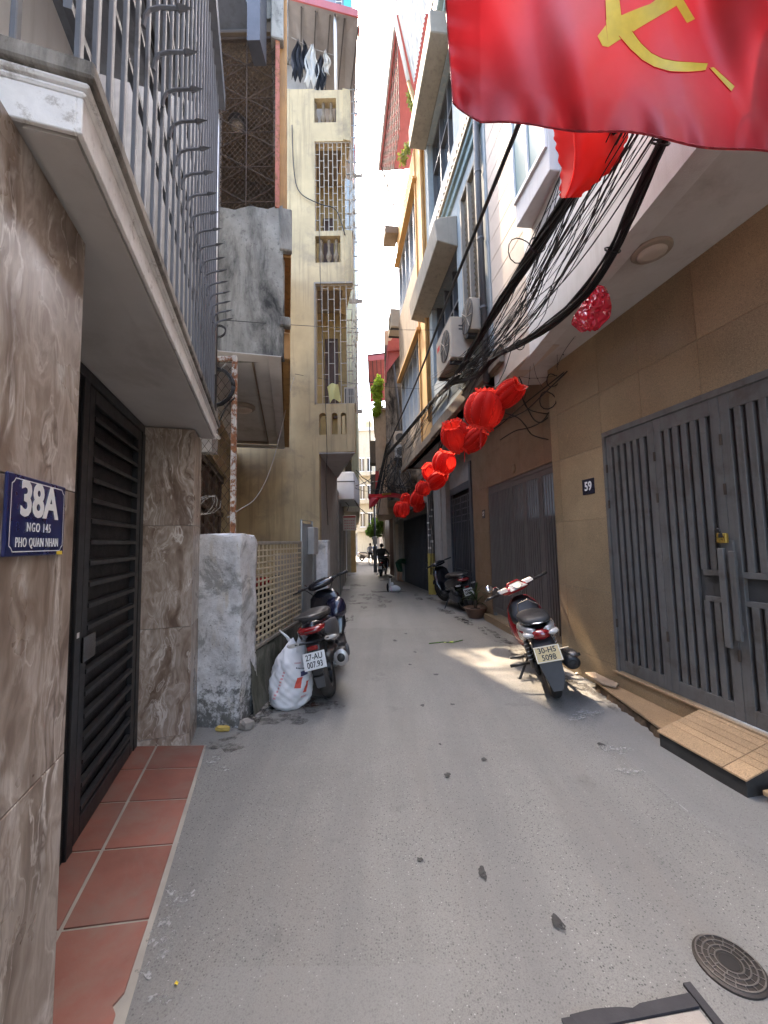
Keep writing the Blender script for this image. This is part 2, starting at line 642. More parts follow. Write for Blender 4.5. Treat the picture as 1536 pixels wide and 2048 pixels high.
def m_leaf(name, a, b, trans=.35):
    t = NT(name)
    rv = t.noise(9, 3)
    col = t.ramp(rv, [(.3, a), (.7, b)])
    t.set(Base__Color=col, Roughness=.5)
    tr = t.n('BsdfTranslucent', Color=col)
    mx = t.n('MixShader', Fac=trans)
    t.t.links.new(t.b.outputs[0], mx.inputs[1])
    t.t.links.new(tr.outputs[0], mx.inputs[2])
    t.t.links.new(mx.outputs[0], t.out.inputs['Surface'])
    return t.m


MAT = dict(
    asphalt=m_asphalt(),
    marble=m_marble(),
    tan=m_tan_stone('tan_stone_slab', (.285, .208, .122)),
    tan_step=m_tan_stone('tan_granite_step', (.42, .285, .165)),
    white_old=m_weathered('old_white_render', (.82, .81, .80), dark=(.16, .14, .12), amount=.10),
    soffit=plain('cream_soffit_paint', (.50, .48, .46), .8, var=.08, vscale=3, bump=.15, bscale=50, dirt=(.30, .265, .235), dthr=(.52, .8), dscale=1.6),
    ledge=m_weathered('mouldy_ledge', (.33, .31, .28), dark=(.035, .030, .026), amount=.75),
    concrete=m_weathered('weathered_concrete', (.31, .31, .28), dark=(.030, .032, .032), amount=.62),
    whitewash=m_whitewash(),
    grillepaint=plain('aged_cream_grille_paint', (.36, .32, .26), .6, var=.1),
    yellow=plain('faded_yellow_paint', (.45, .355, .205), .85, var=.12, vscale=2, bump=.2, bscale=40, streak=.75, streakc=(.26, .205, .125), dirt=(.24, .195, .135), dthr=(.52, .74), dscale=1.5),
    ochre=plain('ochre_brown_paint', (.34, .19, .065), .7, var=.15, streak=.6, streakc=(.10, .06, .03)),
    bluegrey=plain('blue_grey_steel_paint', (.125, .137, .16), .5, var=.1, dirt=(.06, .06, .065), bump=.03),
    sheet=plain('blue_grey_corrugated_sheet', (.16, .18, .21), .55, var=.1, streak=.5, streakc=(.07, .075, .08)),
    blackgate=plain('black_gate_paint', (.018, .019, .022), .42, var=.2, bump=.03, spec=.5),
    blackmesh=plain('black_mesh_sheet', (.012, .012, .014), .55, var=.3, bump=.5, bscale=500),
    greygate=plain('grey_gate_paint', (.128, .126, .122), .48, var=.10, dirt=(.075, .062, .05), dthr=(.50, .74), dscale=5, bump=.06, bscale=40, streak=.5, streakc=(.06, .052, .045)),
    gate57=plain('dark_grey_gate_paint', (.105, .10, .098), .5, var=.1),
    perf=plain('perforated_sheet', (.060, .060, .060), .6, var=.2, bump=.8, bscale=420),
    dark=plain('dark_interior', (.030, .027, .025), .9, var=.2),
    brownroom=plain('dim_brown_plaster', (.16, .125, .09), .85, var=.15),
    brownwood=plain('dark_brown_door_wood', (.06, .032, .02), .5, var=.25),
    terra=plain('terracotta_tile', (.255, .098, .070), .62, var=.16, vscale=4, bump=.12, bscale=90, dirt=(.23, .145, .115), dthr=(.45, .72), rnd=.12),
    grout=plain('pale_grout', (.36, .33, .28), .9, var=.15, bump=.2),
    rustpost=m_rust('rusty_white_post', (.52, .50, .46, 1), .55),
    rustred=m_rust('rusty_red_post', (.36, .12, .08, 1), .42),
    rustmesh=plain('rusted_wire', (.062, .044, .033), .8, var=.3),
    rod=plain('dark_wire', (.03, .028, .028), .6),
    white=plain('white_paint', (.72, .71, .69), .6, var=.05, dirt=(.45, .42, .38), dthr=(.62, .85)),
    offwhite=plain('off_white_stucco', (.55, .54, .525), .85, var=.07, vscale=3, bump=.5, bscale=110, streak=.35, streakc=(.36, .34, .31)),
    peach=plain('peach_board_cladding', (.48, .40, .325), .75, var=.06, bump=.12, bscale=70, dirt=(.42, .35, .29), dthr=(.6, .85)),
    blue=plain('grey_blue_wall_paint', (.235, .27, .28), .8, var=.09, vscale=9, bump=.15, streak=.75, streakc=(.36, .34, .30)),
    blue_trim=plain('deep_blue_grey_trim', (.17, .235, .25), .75, var=.1),
    beigetrim=plain('beige_hood_paint', (.26, .23, .185), .8, var=.1, bump=.1, streak=.4),
    orange=plain('orange_wall_paint', (.48, .275, .10), .8, var=.08, vscale=3, bump=.15, bscale=50, streak=.45, streakc=(.38, .23, .10)),
    taupe=plain('taupe_render', (.22, .172, .125), .85, var=.12, bump=.2, streak=.5),
    tanwall=plain('far_tan_wall', (.50, .38, .27), .85, var=.12, streak=.4),
    creamwall=plain('far_cream_wall', (.44, .385, .28), .85, var=.08, streak=.35),
    greenwall=plain('far_pale_green_wall', (.42, .42, .29), .85, var=.08, streak=.3),
    greywall=plain('far_grey_wall', (.33, .31, .285), .85, var=.12, bump=.15, streak=.5),
    darkwall=plain('dark_blue_shutter', (.055, .06, .072), .5, var=.15),
    redroof=plain('red_metal_roof', (.34, .075, .075), .5, var=.12, dirt=(.20, .06, .055), dthr=(.55, .8)),
    roofunder=plain('grey_roof_underside', (.23, .22, .22), .8, var=.08),
    alu=plain('aluminium', (.55, .56, .57), .32, metal=.85, var=.06),
    steelgrey=plain('galvanised_steel', (.36, .38, .38), .45, metal=.6, var=.15),
    glass=m_glass('window_glass'),
    glassgreen=m_glass('green_patterned_glass', (.10, .19, .19), .3),
    glassdark=m_glass('dark_window_glass', (.02, .022, .026), .08),
    signblue=plain('enamel_navy', (.012, .020, .10), .28, var=.05, spec=.6, coat=.3),
    signblack=plain('enamel_dark_navy', (.012, .013, .03), .3, var=.05, coat=.3),
    signwhite=plain('enamel_white', (.78, .78, .78), .35, var=.03),
    stickeryellow=plain('yellow_sticker', (.75, .55, .05), .5),
    cable=plain('black_cable_rubber', (.012, .012, .013), .5, var=.25),
    cablegrey=plain('grey_wire', (.30, .29, .27), .6),
    lantern=m_cloth('red_lantern_cloth', (.58, .020, .012), .75, .45, .1, 300),
    lanternrib=m_cloth('red_lantern_edge', (.78, .06, .04), .5, .5, .1, 300),
    flag=m_satin(),
    flagy=plain('yellow_satin', (.55, .43, .045), .45, var=.1, vscale=20, bump=.05, bscale=900),
    tasselm=plain('red_tassel', (.5, .02, .02), .8),
    crinkle=plain('crinkled_red_plastic', (.58, .022, .05), .20, var=.1, spec=.9, coat=.5),
    tyre=plain('tyre_rubber', (.022, .021, .020), .75, var=.25, bump=.2, bscale=60),
    tyredusty=plain('dusty_tyre_rubber', (.050, .045, .040), .85, var=.3, bump=.2, bscale=60),
    blackplastic=plain('black_plastic', (.018, .018, .019), .42, var=.15, spec=.5),
    greyplastic=plain('grey_plastic', (.075, .075, .078), .5, var=.1),
    blackgloss=plain('black_gloss_paint', (.010, .010, .014), .2, var=.1, coat=.6),
    navygloss=plain('navy_gloss_paint', (.011, .012, .032), .22, var=.1, coat=.6),
    redgloss=plain('red_gloss_paint', (.26, .010, .014), .22, var=.06, coat=.6),
    silver=plain('silver_plastic', (.42, .41, .40), .3, metal=.5, var=.06),
    chrome=plain('chrome', (.75, .75, .75), .12, metal=1.0, var=.03),
    exhaust=plain('exhaust_steel', (.16, .15, .14), .4, metal=.7, var=.2),
    seat=plain('black_seat_vinyl', (.035, .034, .034), .48, var=.1, bump=.1, bscale=200),
    redlens=plain('red_tail_lens', (.22, .006, .008), .12, spec=.8, coat=.5),
    clearlens=plain('clear_lens', (.55, .52, .48), .12, spec=.8),
    platewhite=plain('number_plate_white', (.70, .71, .70), .4, var=.03),
    plategold=plain('number_plate_faded_yellow', (.56, .44, .22), .4, var=.08),
    plateblack=plain('number_plate_black', (.03, .03, .03), .5),
    sack=plain('white_woven_sack', (.70, .70, .71), .55, var=.05, bump=.3, bscale=260, spec=.4),
    sackred=plain('sack_print_red', (.62, .09, .06), .6, var=.2),
    sackblue=plain('sack_print_navy', (.07, .07, .14), .6, var=.2),
    sackpink=plain('sack_print_pink', (.62, .32, .32), .6, var=.2),
    iron=plain('cast_iron', (.060, .052, .047), .55, metal=.5, var=.3, bump=.3, bscale=150),
    ironrib=plain('worn_cast_iron', (.20, .18, .165), .4, metal=.6, var=.2),
    patch=plain('fresh_tar_strip', (.045, .043, .047), .75, var=.2, bump=.3, bscale=200),
    slab=plain('sanded_concrete_slab', (.37, .33, .29), .9, var=.12, bump=.5, bscale=180, dirt=(.25, .22, .20), dthr=(.55, .8)),
    wet=m_film('damp_spot', (.045, .044, .043), .5, 30, .40),
    paintspill=m_film('dried_cement_spill', (.36, .355, .34), .85, 26, .50),
    grime=m_film('wall_foot_grime', (.105, .098, .088), .9, 9, .50, .55),
    rock=plain('broken_concrete', (.30, .275, .245), .9, var=.2, bump=.5, bscale=40),
    brickbit=plain('broken_yellow_brick', (.50, .36, .10), .85, var=.25, bump=.4),
    paper=plain('scrap_paper', (.72, .68, .62), .7, var=.08),
    pinkpaper=plain('pink_petal_paper', (.66, .42, .50), .6, var=.12),
    leafg=m_leaf('green_leaf', (.045, .13, .02), (.10, .24, .03)),
    leafbright=m_leaf('bright_leaf', (.26, .42, .04), (.50, .62, .09), .5),  # yellow-green leaf tone, paler than the other leaves
    leafdark=m_leaf('dark_leaf', (.02, .045, .012), (.055, .09, .022), .25),
    bark=plain('bark', (.10, .075, .055), .9, var=.3, bump=.5, bscale=60),
    clay=plain('glazed_clay_pot', (.17, .10, .065), .5, var=.2, dirt=(.08, .06, .05)),
    soil=plain('potting_soil', (.05, .035, .025), .95, var=.3),
    poleconc=m_weathered('stained_concrete_pole', (.32, .29, .26), dark=(.04, .037, .035), amount=.6),
    poleyellow=plain('yellow_pole_paint', (.47, .37, .09), .75, var=.12, dirt=(.26, .21, .07), dthr=(.58, .8)),
    cabinet=plain('grey_meter_cabinet', (.34, .335, .32), .6, var=.12, streak=.5),
    brass=plain('brass', (.62, .42, .10), .3, metal=.8, var=.08),
    lampglass=plain('frosted_lamp_glass', (.48, .42, .36), .35, var=.04),
    lamprim=plain('lamp_rim', (.30, .25, .20), .5),
    skin=plain('skin', (.42, .25, .17), .55, var=.05, sub=.1),
    hair=plain('black_hair', (.012, .010, .010), .45),
    shirtpale=plain('pale_blue_shirt', (.42, .46, .55), .8, var=.08),
    shirtblue=plain('blue_shirt', (.16, .25, .46), .8, var=.08),
    trousers=plain('black_trousers', (.016, .016, .02), .8),
    jacket=plain('charcoal_jacket', (.022, .022, .026), .7, var=.15),
    greencloth=plain('dark_green_cloth', (.010, .055, .028), .8, var=.15),
    clothblack=m_cloth('black_laundry', (.018, .019, .024), .85, .1, .1, 500),
    clothwhite=m_cloth('white_laundry', (.72, .70, .65), .85, .3, .1, 500),
    turquoise=plain('turquoise_shutter', (.05, .42, .45), .5),
    yellowrag=m_cloth('pale_yellow_rag', (.62, .58, .26), .8, .25, .1, 500),
    pinkbit=plain('pink_cloth', (.6, .25, .27), .8),
    flowers=plain('pale_pink_flower', (.62, .42, .42), .7),
    acwhite=plain('aged_ac_casing', (.36, .31, .245), .5, var=.05, dirt=(.40, .34, .26), dthr=(.55, .8)),
    acdark=plain('ac_grille', (.05, .047, .043), .6),
    redprint=plain('red_print', (.50, .05, .04), .6),
)


# ================================================================== THE SETTING: lane
mb = MB()
xs = [-80, -30, -12] + [-6 + .5 * i for i in range(25)] + [12, 30, 80]
ys = [-12, -6] + [-3 + .5 * i for i in range(60)] + [30, 36, 45, 60, 90, 150, 400]
rnd_ = random.Random(3)
mb.v = [Vector((x, y, zg(y) + (rnd_.uniform(-.004, .004) if -4 < x < 4 and 0 < y < 20 else 0))) for y in ys for x in xs]
W_ = len(xs)
mb.f = [(j * W_ + i, j * W_ + i + 1, (j + 1) * W_ + i + 1, (j + 1) * W_ + i) for j in range(len(ys) - 1) for i in range(W_ - 1)]
lane = tag(obj('lane', mb, MAT['asphalt'], smooth=True), 'grey worn concrete lane running between the houses', None, None, 'structure')


def blob(mb, c, rx, ry, z, n=18, rough=.25, seed=0, rot=0.0):
    rr = random.Random(seed)
    ph = [rr.uniform(0, 6.28) for _ in range(5)]
    pts = []
    for k in range(n):
        a = 2 * math.pi * k / n
        q = 1 + rough * (.5 * math.sin(2 * a + ph[0]) + .45 * math.sin(3 * a + ph[1]) + .3 * math.sin(5 * a + ph[2]) + .22 * math.sin(8 * a + ph[3]))
        x, y = rx * q * math.cos(a), ry * q * math.sin(a)
        pts.append((c[0] + x * math.cos(rot) - y * math.sin(rot), c[1] + x * math.sin(rot) + y * math.cos(rot), z))
    mb.add(pts, [tuple(range(n))])


# damp drips and dried cement splashes on the lane surface, each a thin film with its own outline
mb = MB()
for i, (px, py, rx, ry, ro) in enumerate(((965, 1748, .018, .03, .1), (1116, 1848, .018, .034, .5), (895, 1552, .02, .024, 0), (968, 1520, .016, .02, 0), (840, 1722, .012, .014, 0),
                                          (880, 1490, .01, .012, 0), (845, 1412, .02, .022, 0), (905, 1410, .018, .02, 0), (872, 1350, .025, .03, 0), (820, 1330, .02, .024, 0),
                                          (790, 1282, .03, .05, 0), (1202, 1490, .022, .022, 0), (830, 1305, .02, .03, 0), (812, 1268, .02, .04, 0))):
    c = G(px, py)
    blob(mb, c, rx, ry, c.z + .0065, 24, .3, i, ro)
obj('damp_spot', mb, MAT['wet'], lane, kind='stuff')
mb = MB()
for i, (px, py, rx, ry, ro) in enumerate(((355, 1815, .025, .10, -.45), (325, 1870, .03, .05, -.3), (345, 1790, .03, .03, 0), (330, 1905, .015, .03, 0), (290, 1945, .022, .02, 0),
                                          (320, 2000, .03, .02, 0), (430, 1520, .05, .05, .3), (447, 1540, .04, .03, 0), (1235, 1500, .10, .05, .3), (1170, 1430, .14, .06, .2), (1260, 1545, .07, .03, .2))):
    c = G(px, py)
    blob(mb, c, rx, ry, c.z + .0062, 40, .75, 40 + i, ro)
obj('cement_splash', mb, MAT['paintspill'], lane, kind='stuff')
# grime gathered along the foot of the walls and damp patches farther on
mb = MB()
rg_ = random.Random(12)
for i in range(60):
    t_ = rg_.random()
    if i % 3 == 0:
        x, y = -1.20 + .107 * t_ * 6 + rg_.uniform(-.02, .12), 3.2 + 6 * t_
    elif i % 3 == 1:
        x, y = 2.02 - .14 * t_ * 5 - rg_.uniform(0, .16), 3.6 + 5 * t_
    else:
        x, y = -1.30 + 3.2 * t_, 9.0 + 4 * rg_.random()
    blob(mb, (x, y), rg_.uniform(.04, .12), rg_.uniform(.10, .35), zg(y) + .0052 + i * 2e-5, 20, .5, 200 + i)
for i, (px, py, rx, ry) in enumerate(((715, 1172, .35, .5), (737, 1190, .25, .3), (715, 1207, .3, .12), (700, 1150, .2, .7), (775, 1160, .3, .4), (560, 1440, .2, .12), (450, 1490, .12, .10), (640, 1410, .2, .14))):
    c = G(px, py)
    blob(mb, c, rx, ry, c.z + .0048, 26, .5, 300 + i)
obj('grime', mb, MAT['grime'], lane, kind='stuff')
# a pale trowel seam crossing the lane near the stone step
pts_ = [G(1225, 1512), G(1270, 1545), G(1310, 1578), G(1352, 1606), G(1395, 1640), G(1420, 1668)]
mb = MB()
for a_, b_ in zip(pts_, pts_[1:]):
    w_ = .0028
    mb.quad((a_.x - w_, a_.y, .0066), (a_.x + w_, a_.y, .0066), (b_.x + w_, b_.y, .0066), (b_.x - w_, b_.y, .0066))
obj('seam', mb, MAT['paintspill'], lane)

# ================================================================== LEFT: house with brown tiled pillars
L1 = Fac(-1.43, 2.873, -.303, .953, 1)
h38 = thing('corner_house', 'house on the left with brown veined tile pillars and caged white balcony', 'house', L1.w(-1, 0, 0))
T = L1.w
obj('pillar', MB(T).box(-5.5, -1.912, -.335, -.013, -.05, 2.33), MAT['greywall'], h38)
pil2 = obj('pillar', MB(T).box(.012, .36, -.34, -.013, -.05, 2.33), MAT['greywall'], h38)
nearp = h38.children[0]
for (u0, u1) in ((-2.73, -1.91), (-3.55, -2.733), (-4.37, -3.553)):
    for (z0, z1) in ((-.04, .913), (.916, 1.600), (1.603, 2.328)):
        obj('tile', MB(T).box(u0, u1, -.013, 0, z0, z1), MAT['marble'], nearp, bevel=.0015)
for (z0, z1) in ((-.04, .102), (.105, .858), (.861, 1.597), (1.600, 2.328)):
    obj('tile', MB(T).box(0, .012, -.34, 0, z0, z1), MAT['marble'], pil2, bevel=.0015)
    obj('tile', MB(T).box(.0125, .36, -.013, 0, z0 + .001, z1), MAT['marble'], pil2, bevel=.0015)
# balcony slab
bal = obj('balcony_slab', MB(T).box(-2.25, .25, -1.6, .11, 2.338, 2.45), MAT['soffit'], h38)
obj('soffit_band', MB(T).box(-2.245, .245, .012, .106, 2.327, 2.3378), MAT['soffit'], bal)
mb = MB(T)
mb.box(-2.262, .262, .1102, .122, 2.330, 2.412)
mb.box(-2.262, -2.25, -1.6, .1102, 2.330, 2.412)
mb.box(.25, .262, -.2, .1102, 2.330, 2.412)
obj('fascia', mb, MAT['white_old'], bal, bevel=.002)
for (e, z0, z1, m_) in ((.018, 2.412, 2.424, 'white_old'), (.027, 2.4242, 2.436, 'white_old'), (.040, 2.4362, 2.475, 'ledge')):
    obj('ledge_moulding', MB(T).box(-2.25 - e, .25 + e, -1.6, .11 + e, z0, z1), MAT[m_], bal, bevel=.004)
# rooms above
mb = MB(T)
mb.box(-5.5, .30, -3.2, -.95, 2.452, 7.4)
mb.box(-5.5, -1.912, -3.2, -.336, -.05, 2.336)
mb.box(-1.912, .30, -3.2, -1.2, -.05, 2.336)
mb.box(.14, .30, -1.2, -.3405, -.05, 2.336)
obj('wall', mb, MAT['offwhite'], h38)
obj('roof_slab', MB(T).box(-5.5, .27, -3.2, .16, 5.35, 5.5), MAT['sheet'], h38)
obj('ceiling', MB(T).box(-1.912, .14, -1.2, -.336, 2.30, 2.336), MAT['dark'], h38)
# dark window frame on the upper wall
mb = MB(T)
for z in (2.9, 4.3):
    mb.box(-2.9, -1.75, -.949, -.90, z, z + .06)
for u in (-2.9, -2.3, -1.81):
    mb.box(u, u + .06, -.949, -.905, 2.96, 4.3)
wf = obj('window', mb, MAT['blackgate'], h38)
obj('pane', MB(T).box(-2.84, -1.81, -.949, -.93, 2.97, 4.29), MAT['glassdark'], wf)

# balcony cage of square bars
cage = obj('balcony_cage', MB(T).box(-2.275, .235, .085, .097, 4.55, 4.58), MAT['bluegrey'], h38)
bar_me = mesh_of('bar', MB().box(-.0095, .0095, -.006, .006, 0, 2.85), MAT['bluegrey'], bevel=.002)
us = [-2.265, -2.185, -2.10, -2.005, -1.905, -1.80, -1.695, -1.595] + [-1.485 + .108 * i for i in range(16)]
for u in us:
    inst('bar', bar_me, cage, L1.M(u, .112, 2.475))
for k in range(9):
    inst('bar', bar_me, cage, L1.M(-2.262, .0 - .115 * k, 2.475))
rail_me = mesh_of('rail', MB().box(-1.25, 1.25, -.008, .008, -.011, .011), MAT['bluegrey'])
for z in (2.62, 2.95, 3.19, 3.75, 4.2):
    inst('rail', rail_me, cage, L1.M(-1.015, .088, z))
mb = MB(T)
for k in range(40):
    u = -.62 + k * .0215
    mb.quad((u, .078, 2.476), (u + .0108, .067, 2.476), (u + .0108, .067, 3.12), (u, .078, 3.12))
    mb.quad((u + .0108, .067, 2.476), (u + .0215, .078, 2.476), (u + .0215, .078, 3.12), (u + .0108, .067, 3.12))
obj('corrugated_sheet', mb, MAT['sheet'], cage)
# curved spikes with arrow heads
mb = MB()
pts = [(0, 0, -.06), (0, .005, -.02), (0, .016, .008), (0, .045, .030), (0, .095, .050)]
mb.tube(pts, .0068, 5)
mb.add([(0, .086, .046), (-.015, .102, .052), (0, .146, .072), (.015, .102, .052), (0, .102, .064), (0, .102, .042)],
       [(0, 1, 4), (0, 4, 3), (0, 3, 5), (0, 5, 1), (1, 2, 4), (4, 2, 3), (3, 2, 5), (5, 2, 1)])
spk = mesh_of('spike', mb, MAT['bluegrey'])
for i in range(17):
    m = L1.M(-1.875 + .124 * i, .118, 3.19 + .004 * i)
    s_ = Matrix.Identity(4)
    if (L1.M() @ Vector((0, 1, 0))).xy.dot(L1.n) < (L1.M() @ Vector((0, 0, 0))).xy.dot(L1.n):
        s_ = Matrix.Rotation(math.pi, 4, 'Z')
    inst('spike', spk, cage, m @ s_)
# drain pipes at the far end of the balcony
obj('drain_pipe', MB(T).tube([(.275, .10, 2.9), (.275, .10, 5.3)], .013, 8), MAT['alu'], h38, smooth=True)
obj('drain_pipe', MB(T).tube([(.335, .10, 2.6), (.335, .10, 5.3)], .016, 8), MAT['greyplastic'], h38, smooth=True)
obj('outlet_pipe', MB(T).tube([(.255, .09, 2.385), (.42, .13, 2.385)], .016, 8), MAT['white'], h38, smooth=True)

# black louvred gate
gate = obj('gate', MB(T).box(-1.906, -.965, -.37, -.335, .08, 2.30), MAT['blackmesh'], h38, label='black louvred steel gate under the balcony')
mb = MB(T)
mb.box(-1.906, -.02, -.40, -.325, 2.27, 2.327)
mb.box(-.075, -.003, -.40, -.325, .06, 2.27)
mb.box(-1.03, -.965, -.372, -.322, .06, 2.27)
obj('gate_frame', mb, MAT['blackgate'], gate, bevel=.003)
mb = MB(T)
mb.box(-.95, -.885, -.372, -.328, .085, 2.262)
mb.box(-.155, -.085, -.372, -.328, .085, 2.262)
mb.box(-.885, -.155, -.372, -.328, .085, .175)
mb.box(-.885, -.155, -.372, -.328, 2.19, 2.262)
obj('leaf_frame', mb, MAT['blackgate'], gate, bevel=.003)
obj('mesh_sheet', MB(T).box(-.884, -.156, -.368, -.36, .176, 2.189), MAT['blackmesh'], gate)
sl = mesh_of('slat', MB().prism([(-.364, 0.0, -.008), (-.364, 0, -.016), (-.364, .034, -.026), (-.364, .034, -.004), (-.364, .012, .004)], (.728, 0, 0)), MAT['blackgate'], bevel=.001)
for i in range(19):
    m = L1.M(-.52, -.358, .225 + i * .1055)
    if (m.to_3x3() @ Vector((0, 1, 0))).xy.dot(L1.n) < 0:
        m = m @ Matrix.Rotation(math.pi, 4, 'Z')
    inst('slat', sl, gate, m)
obj('lock', MB(T).box(-.945, -.80, -.327, -.318, .90, 1.02), MAT['blackgloss'], gate, bevel=.003)
obj('sticker', MB(T).box(-1.01, -.985, -.3218, -.3212, 1.03, 1.055), MAT['signwhite'], gate)

# terracotta ramp before the gate
ramp = tag(thing('entrance_ramp', 'sloping terracotta tiled strip before the black gate', None, L1.w(-1, 0, 0)), None, None, None, 'structure')


def zr(n):
    return .078 + (n + .33) / .42 * (.012 - .078)


mb = MB(T)
mb.add([(-4.5, -.9, .072), (-4.5, -.33, .072), (-4.5, .075, .003), (-4.5, .075, -.05), (-4.5, -.9, -.05),
        (.0, -.9, .072), (.0, -.33, .072), (.0, .115, .003), (.0, .115, -.05), (.0, -.9, -.05)],
       [(0, 1, 6, 5), (1, 2, 7, 6), (2, 3, 8, 7), (0, 4, 3, 2, 1), (5, 6, 7, 8, 9)])
obj('grout_bed', mb, MAT['grout'], ramp)
ucut = [-.006, -.30, -.62, -.97, -1.36, -1.78, -2.2, -2.62, -3.04]
for i in range(8):
    u1, u0 = ucut[i] - .007, ucut[i + 1] + .007
    for (n0, n1) in ((-.70, -.212), (-.197, .10)):
        o1 = (n1 if n1 < 0 else .055 + .045 * (u1 + 3) / 3)
        o0 = (n1 if n1 < 0 else .055 + .045 * (u0 + 3) / 3)
        if i == 4 and n1 > 0:
            pl = [(u0, n0), (u0, o0 - .004), (u0 + .10, o0 - .006), (u0 + .125, o0 - .022), (u0 + .14, o0 - .012), (u0 + .16, o0), (u1, o1), (u1, n0)]
        else:
            pl = [(u0, n0), (u0, o0), (u1, o1), (u1, n0)]
        top = [(a, b, (zr(b) if b > -.33 else .078)) for a, b in pl]
        if n0 < -.33:
            top = [(u0, -.7, .078), (u0, -.33, .078), (u0, n1, zr(n1)), (u1, n1, zr(n1)), (u1, -.33, .078), (u1, -.7, .078)]
            mbt = MB(T).add(top + [(a, b, c - .012) for a, b, c in top], [(0, 1, 4, 5), (1, 2, 3, 4), (2, 8, 9, 3), (0, 6, 7, 1), (1, 7, 8, 2), (3, 9, 10, 4), (4, 10, 11, 5)])
        else:
            mbt = MB(T).prism(top, (0, 0, .001))
            k = len(top)
            mbt = MB(T).prism([(a, b, c - .008) for a, b, c in top], (0, 0, .008))
        obj('tile', mbt, MAT['terra'], ramp)

# house number sign
s38 = thing('house_number_sign', 'navy enamel house number sign reading 38A NGO 145 PHO QUAN NHAN', 'sign', L1.w(-2.1, .0, 1.51))
su, sz = -2.099, 1.520


def TS(x, y, z):
    return L1.w(su + x, .0085 - y, sz + z)


obj('plate', MB(T).box(su - .119, su + .119, .0005, .007, sz - .086, sz + .086), MAT['signblue'], s38, bevel=.002)
mb = MB(TS)
bw, bh, th, ch = .108, .076, .0022, .012
outl = [(-bw + ch, bh), (bw - ch, bh), (bw - ch * .6, bh - ch * .6), (bw, bh - ch), (bw, -bh + ch), (bw - ch * .6, -bh + ch * .6), (bw - ch, -bh), (-bw + ch, -bh), (-bw + ch * .6, -bh + ch * .6), (-bw, -bh + ch), (-bw, bh - ch), (-bw + ch * .6, bh - ch * .6)]
for i in range(len(outl)):
    a, b = Vector(outl[i]), Vector(outl[(i + 1) % len(outl)])
    d = (b - a).normalized()
    p = Vector((-d.y, d.x)) * th / 2
    e = d * th * .4
    mb.quad(*[(q.x, 0, q.y) for q in (a - e + p, b + e + p, b + e - p, a - e - p)])
obj('border', mb, MAT['signwhite'], s38)
obj('number', text_mb('38A', .104, .90, .0030, lambda x, y, z: TS(x, y, z + .0335), .001), MAT['signwhite'], s38)
obj('lettering', text_mb('NGO 145', .029, .68, .0, lambda x, y, z: TS(x, y, z - .0245), .001, 'CENTER', 1.3), MAT['signwhite'], s38)
obj('lettering', text_mb('PHO QUAN NHAN', .029, .645, .0, lambda x, y, z: TS(x, y, z - .0575), .001, 'CENTER', 1.14), MAT['signwhite'], s38)
obj('sticker', MB(T).box(su + .085, su + .112, .0072, .0078, sz - .086, sz - .077), MAT['stickeryellow'], s38)

# ================================================================== LEFT: old garden wall with whitewashed pier and lattice
LT = Fac(-1.168, 3.348, .107, .994, 1)
TL = LT.w
gw = thing('garden_wall', 'old garden wall with peeling whitewashed pier and cream lattice panel', 'wall', (-1.2, 3.6, 0))
rr = random.Random(5)


def pierpt(u, v):
    """rounded, uneven pier: u round, v up"""
    a = u * 4
    cor = [(-1.60, 3.19), (-1.188, 3.176), (-1.160, 3.50), (-1.60, 3.52)]
    i = int(a) % 4
    t = a - int(a)
    x = cor[i][0] * (1 - t) + cor[(i + 1) % 4][0] * t
    y = cor[i][1] * (1 - t) + cor[(i + 1) % 4][1] * t
    z = v * 1.56
    k = max(0.0, (z - 1.47) / .09)
    cx_, cy_ = -1.38, 3.35
    sh = 1 - .07 * k * k
    x = cx_ + (x - cx_) * sh + .007 * math.sin(z * 11 + u * 9) + .004 * math.sin(z * 37 + u * 31)
    y = cy_ + (y - cy_) * sh + .007 * math.sin(z * 9 + u * 17 + 1) + .004 * math.sin(z * 31 + u * 40)
    return (x, y, z - .03 + .012 * math.sin(u * 25) * k)


mb = MB().grid(pierpt, 40, 34)
top = [pierpt(i / 40, 1) for i in range(40)]
k = len(mb.v)
mb.v += [Vector(p) for p in top] + [Vector((-1.38, 3.35, 1.55))]
mb.f += [(k + i, k + (i + 1) % 40, k + 40) for i in range(40)]
obj('pier', mb, MAT['whitewash'], gw, smooth=True)


def basept(u, v):
    uu = .02 + u * 1.5
    z = -.05 + v * .55
    n = .0 + .012 * math.sin(uu * 9 + z * 7) + .008 * math.sin(uu * 23 + z * 19) + (.03 * (1 - v) ** 3)
    return LT.w(uu, n, z)


mb = MB().grid(basept, 30, 12)
mb.T = TL
mb.box(.02, 1.52, -.16, -.03, -.05, .495)
obj('base_wall', mb, m_weathered('mossy_base', (.20, .19, .16), dark=(.035, .04, .025), amount=.6), gw, smooth=35)
lat = obj('lattice_panel', MB(TL).box(.0, 1.475, -.075, -.025, 1.442, 1.475).box(.0, 1.475, -.075, -.025, .50, .533).box(1.45, 1.475, -.075, -.025, .533, 1.442), MAT['beigetrim'], gw, bevel=.004)
latm = plain('cream_lattice_paint', (.46, .385, .265), .7, var=.12, dirt=(.26, .20, .14), dthr=(.55, .8))
hb = mesh_of('lattice_bar', MB().box(0, 1.45, -.012, .012, -.007, .007), latm)
vb = mesh_of('lattice_bar', MB().box(-.008, .008, -.006, .006, 0, .909), latm)
for i in range(15):
    inst('lattice_bar', hb, lat, LT.M(.0, -.040, .533 + .0575 * (i + .9)))
for i in range(16):
    inst('lattice_bar', vb, lat, LT.M(.04 + i * .0905, -.0585, .533))
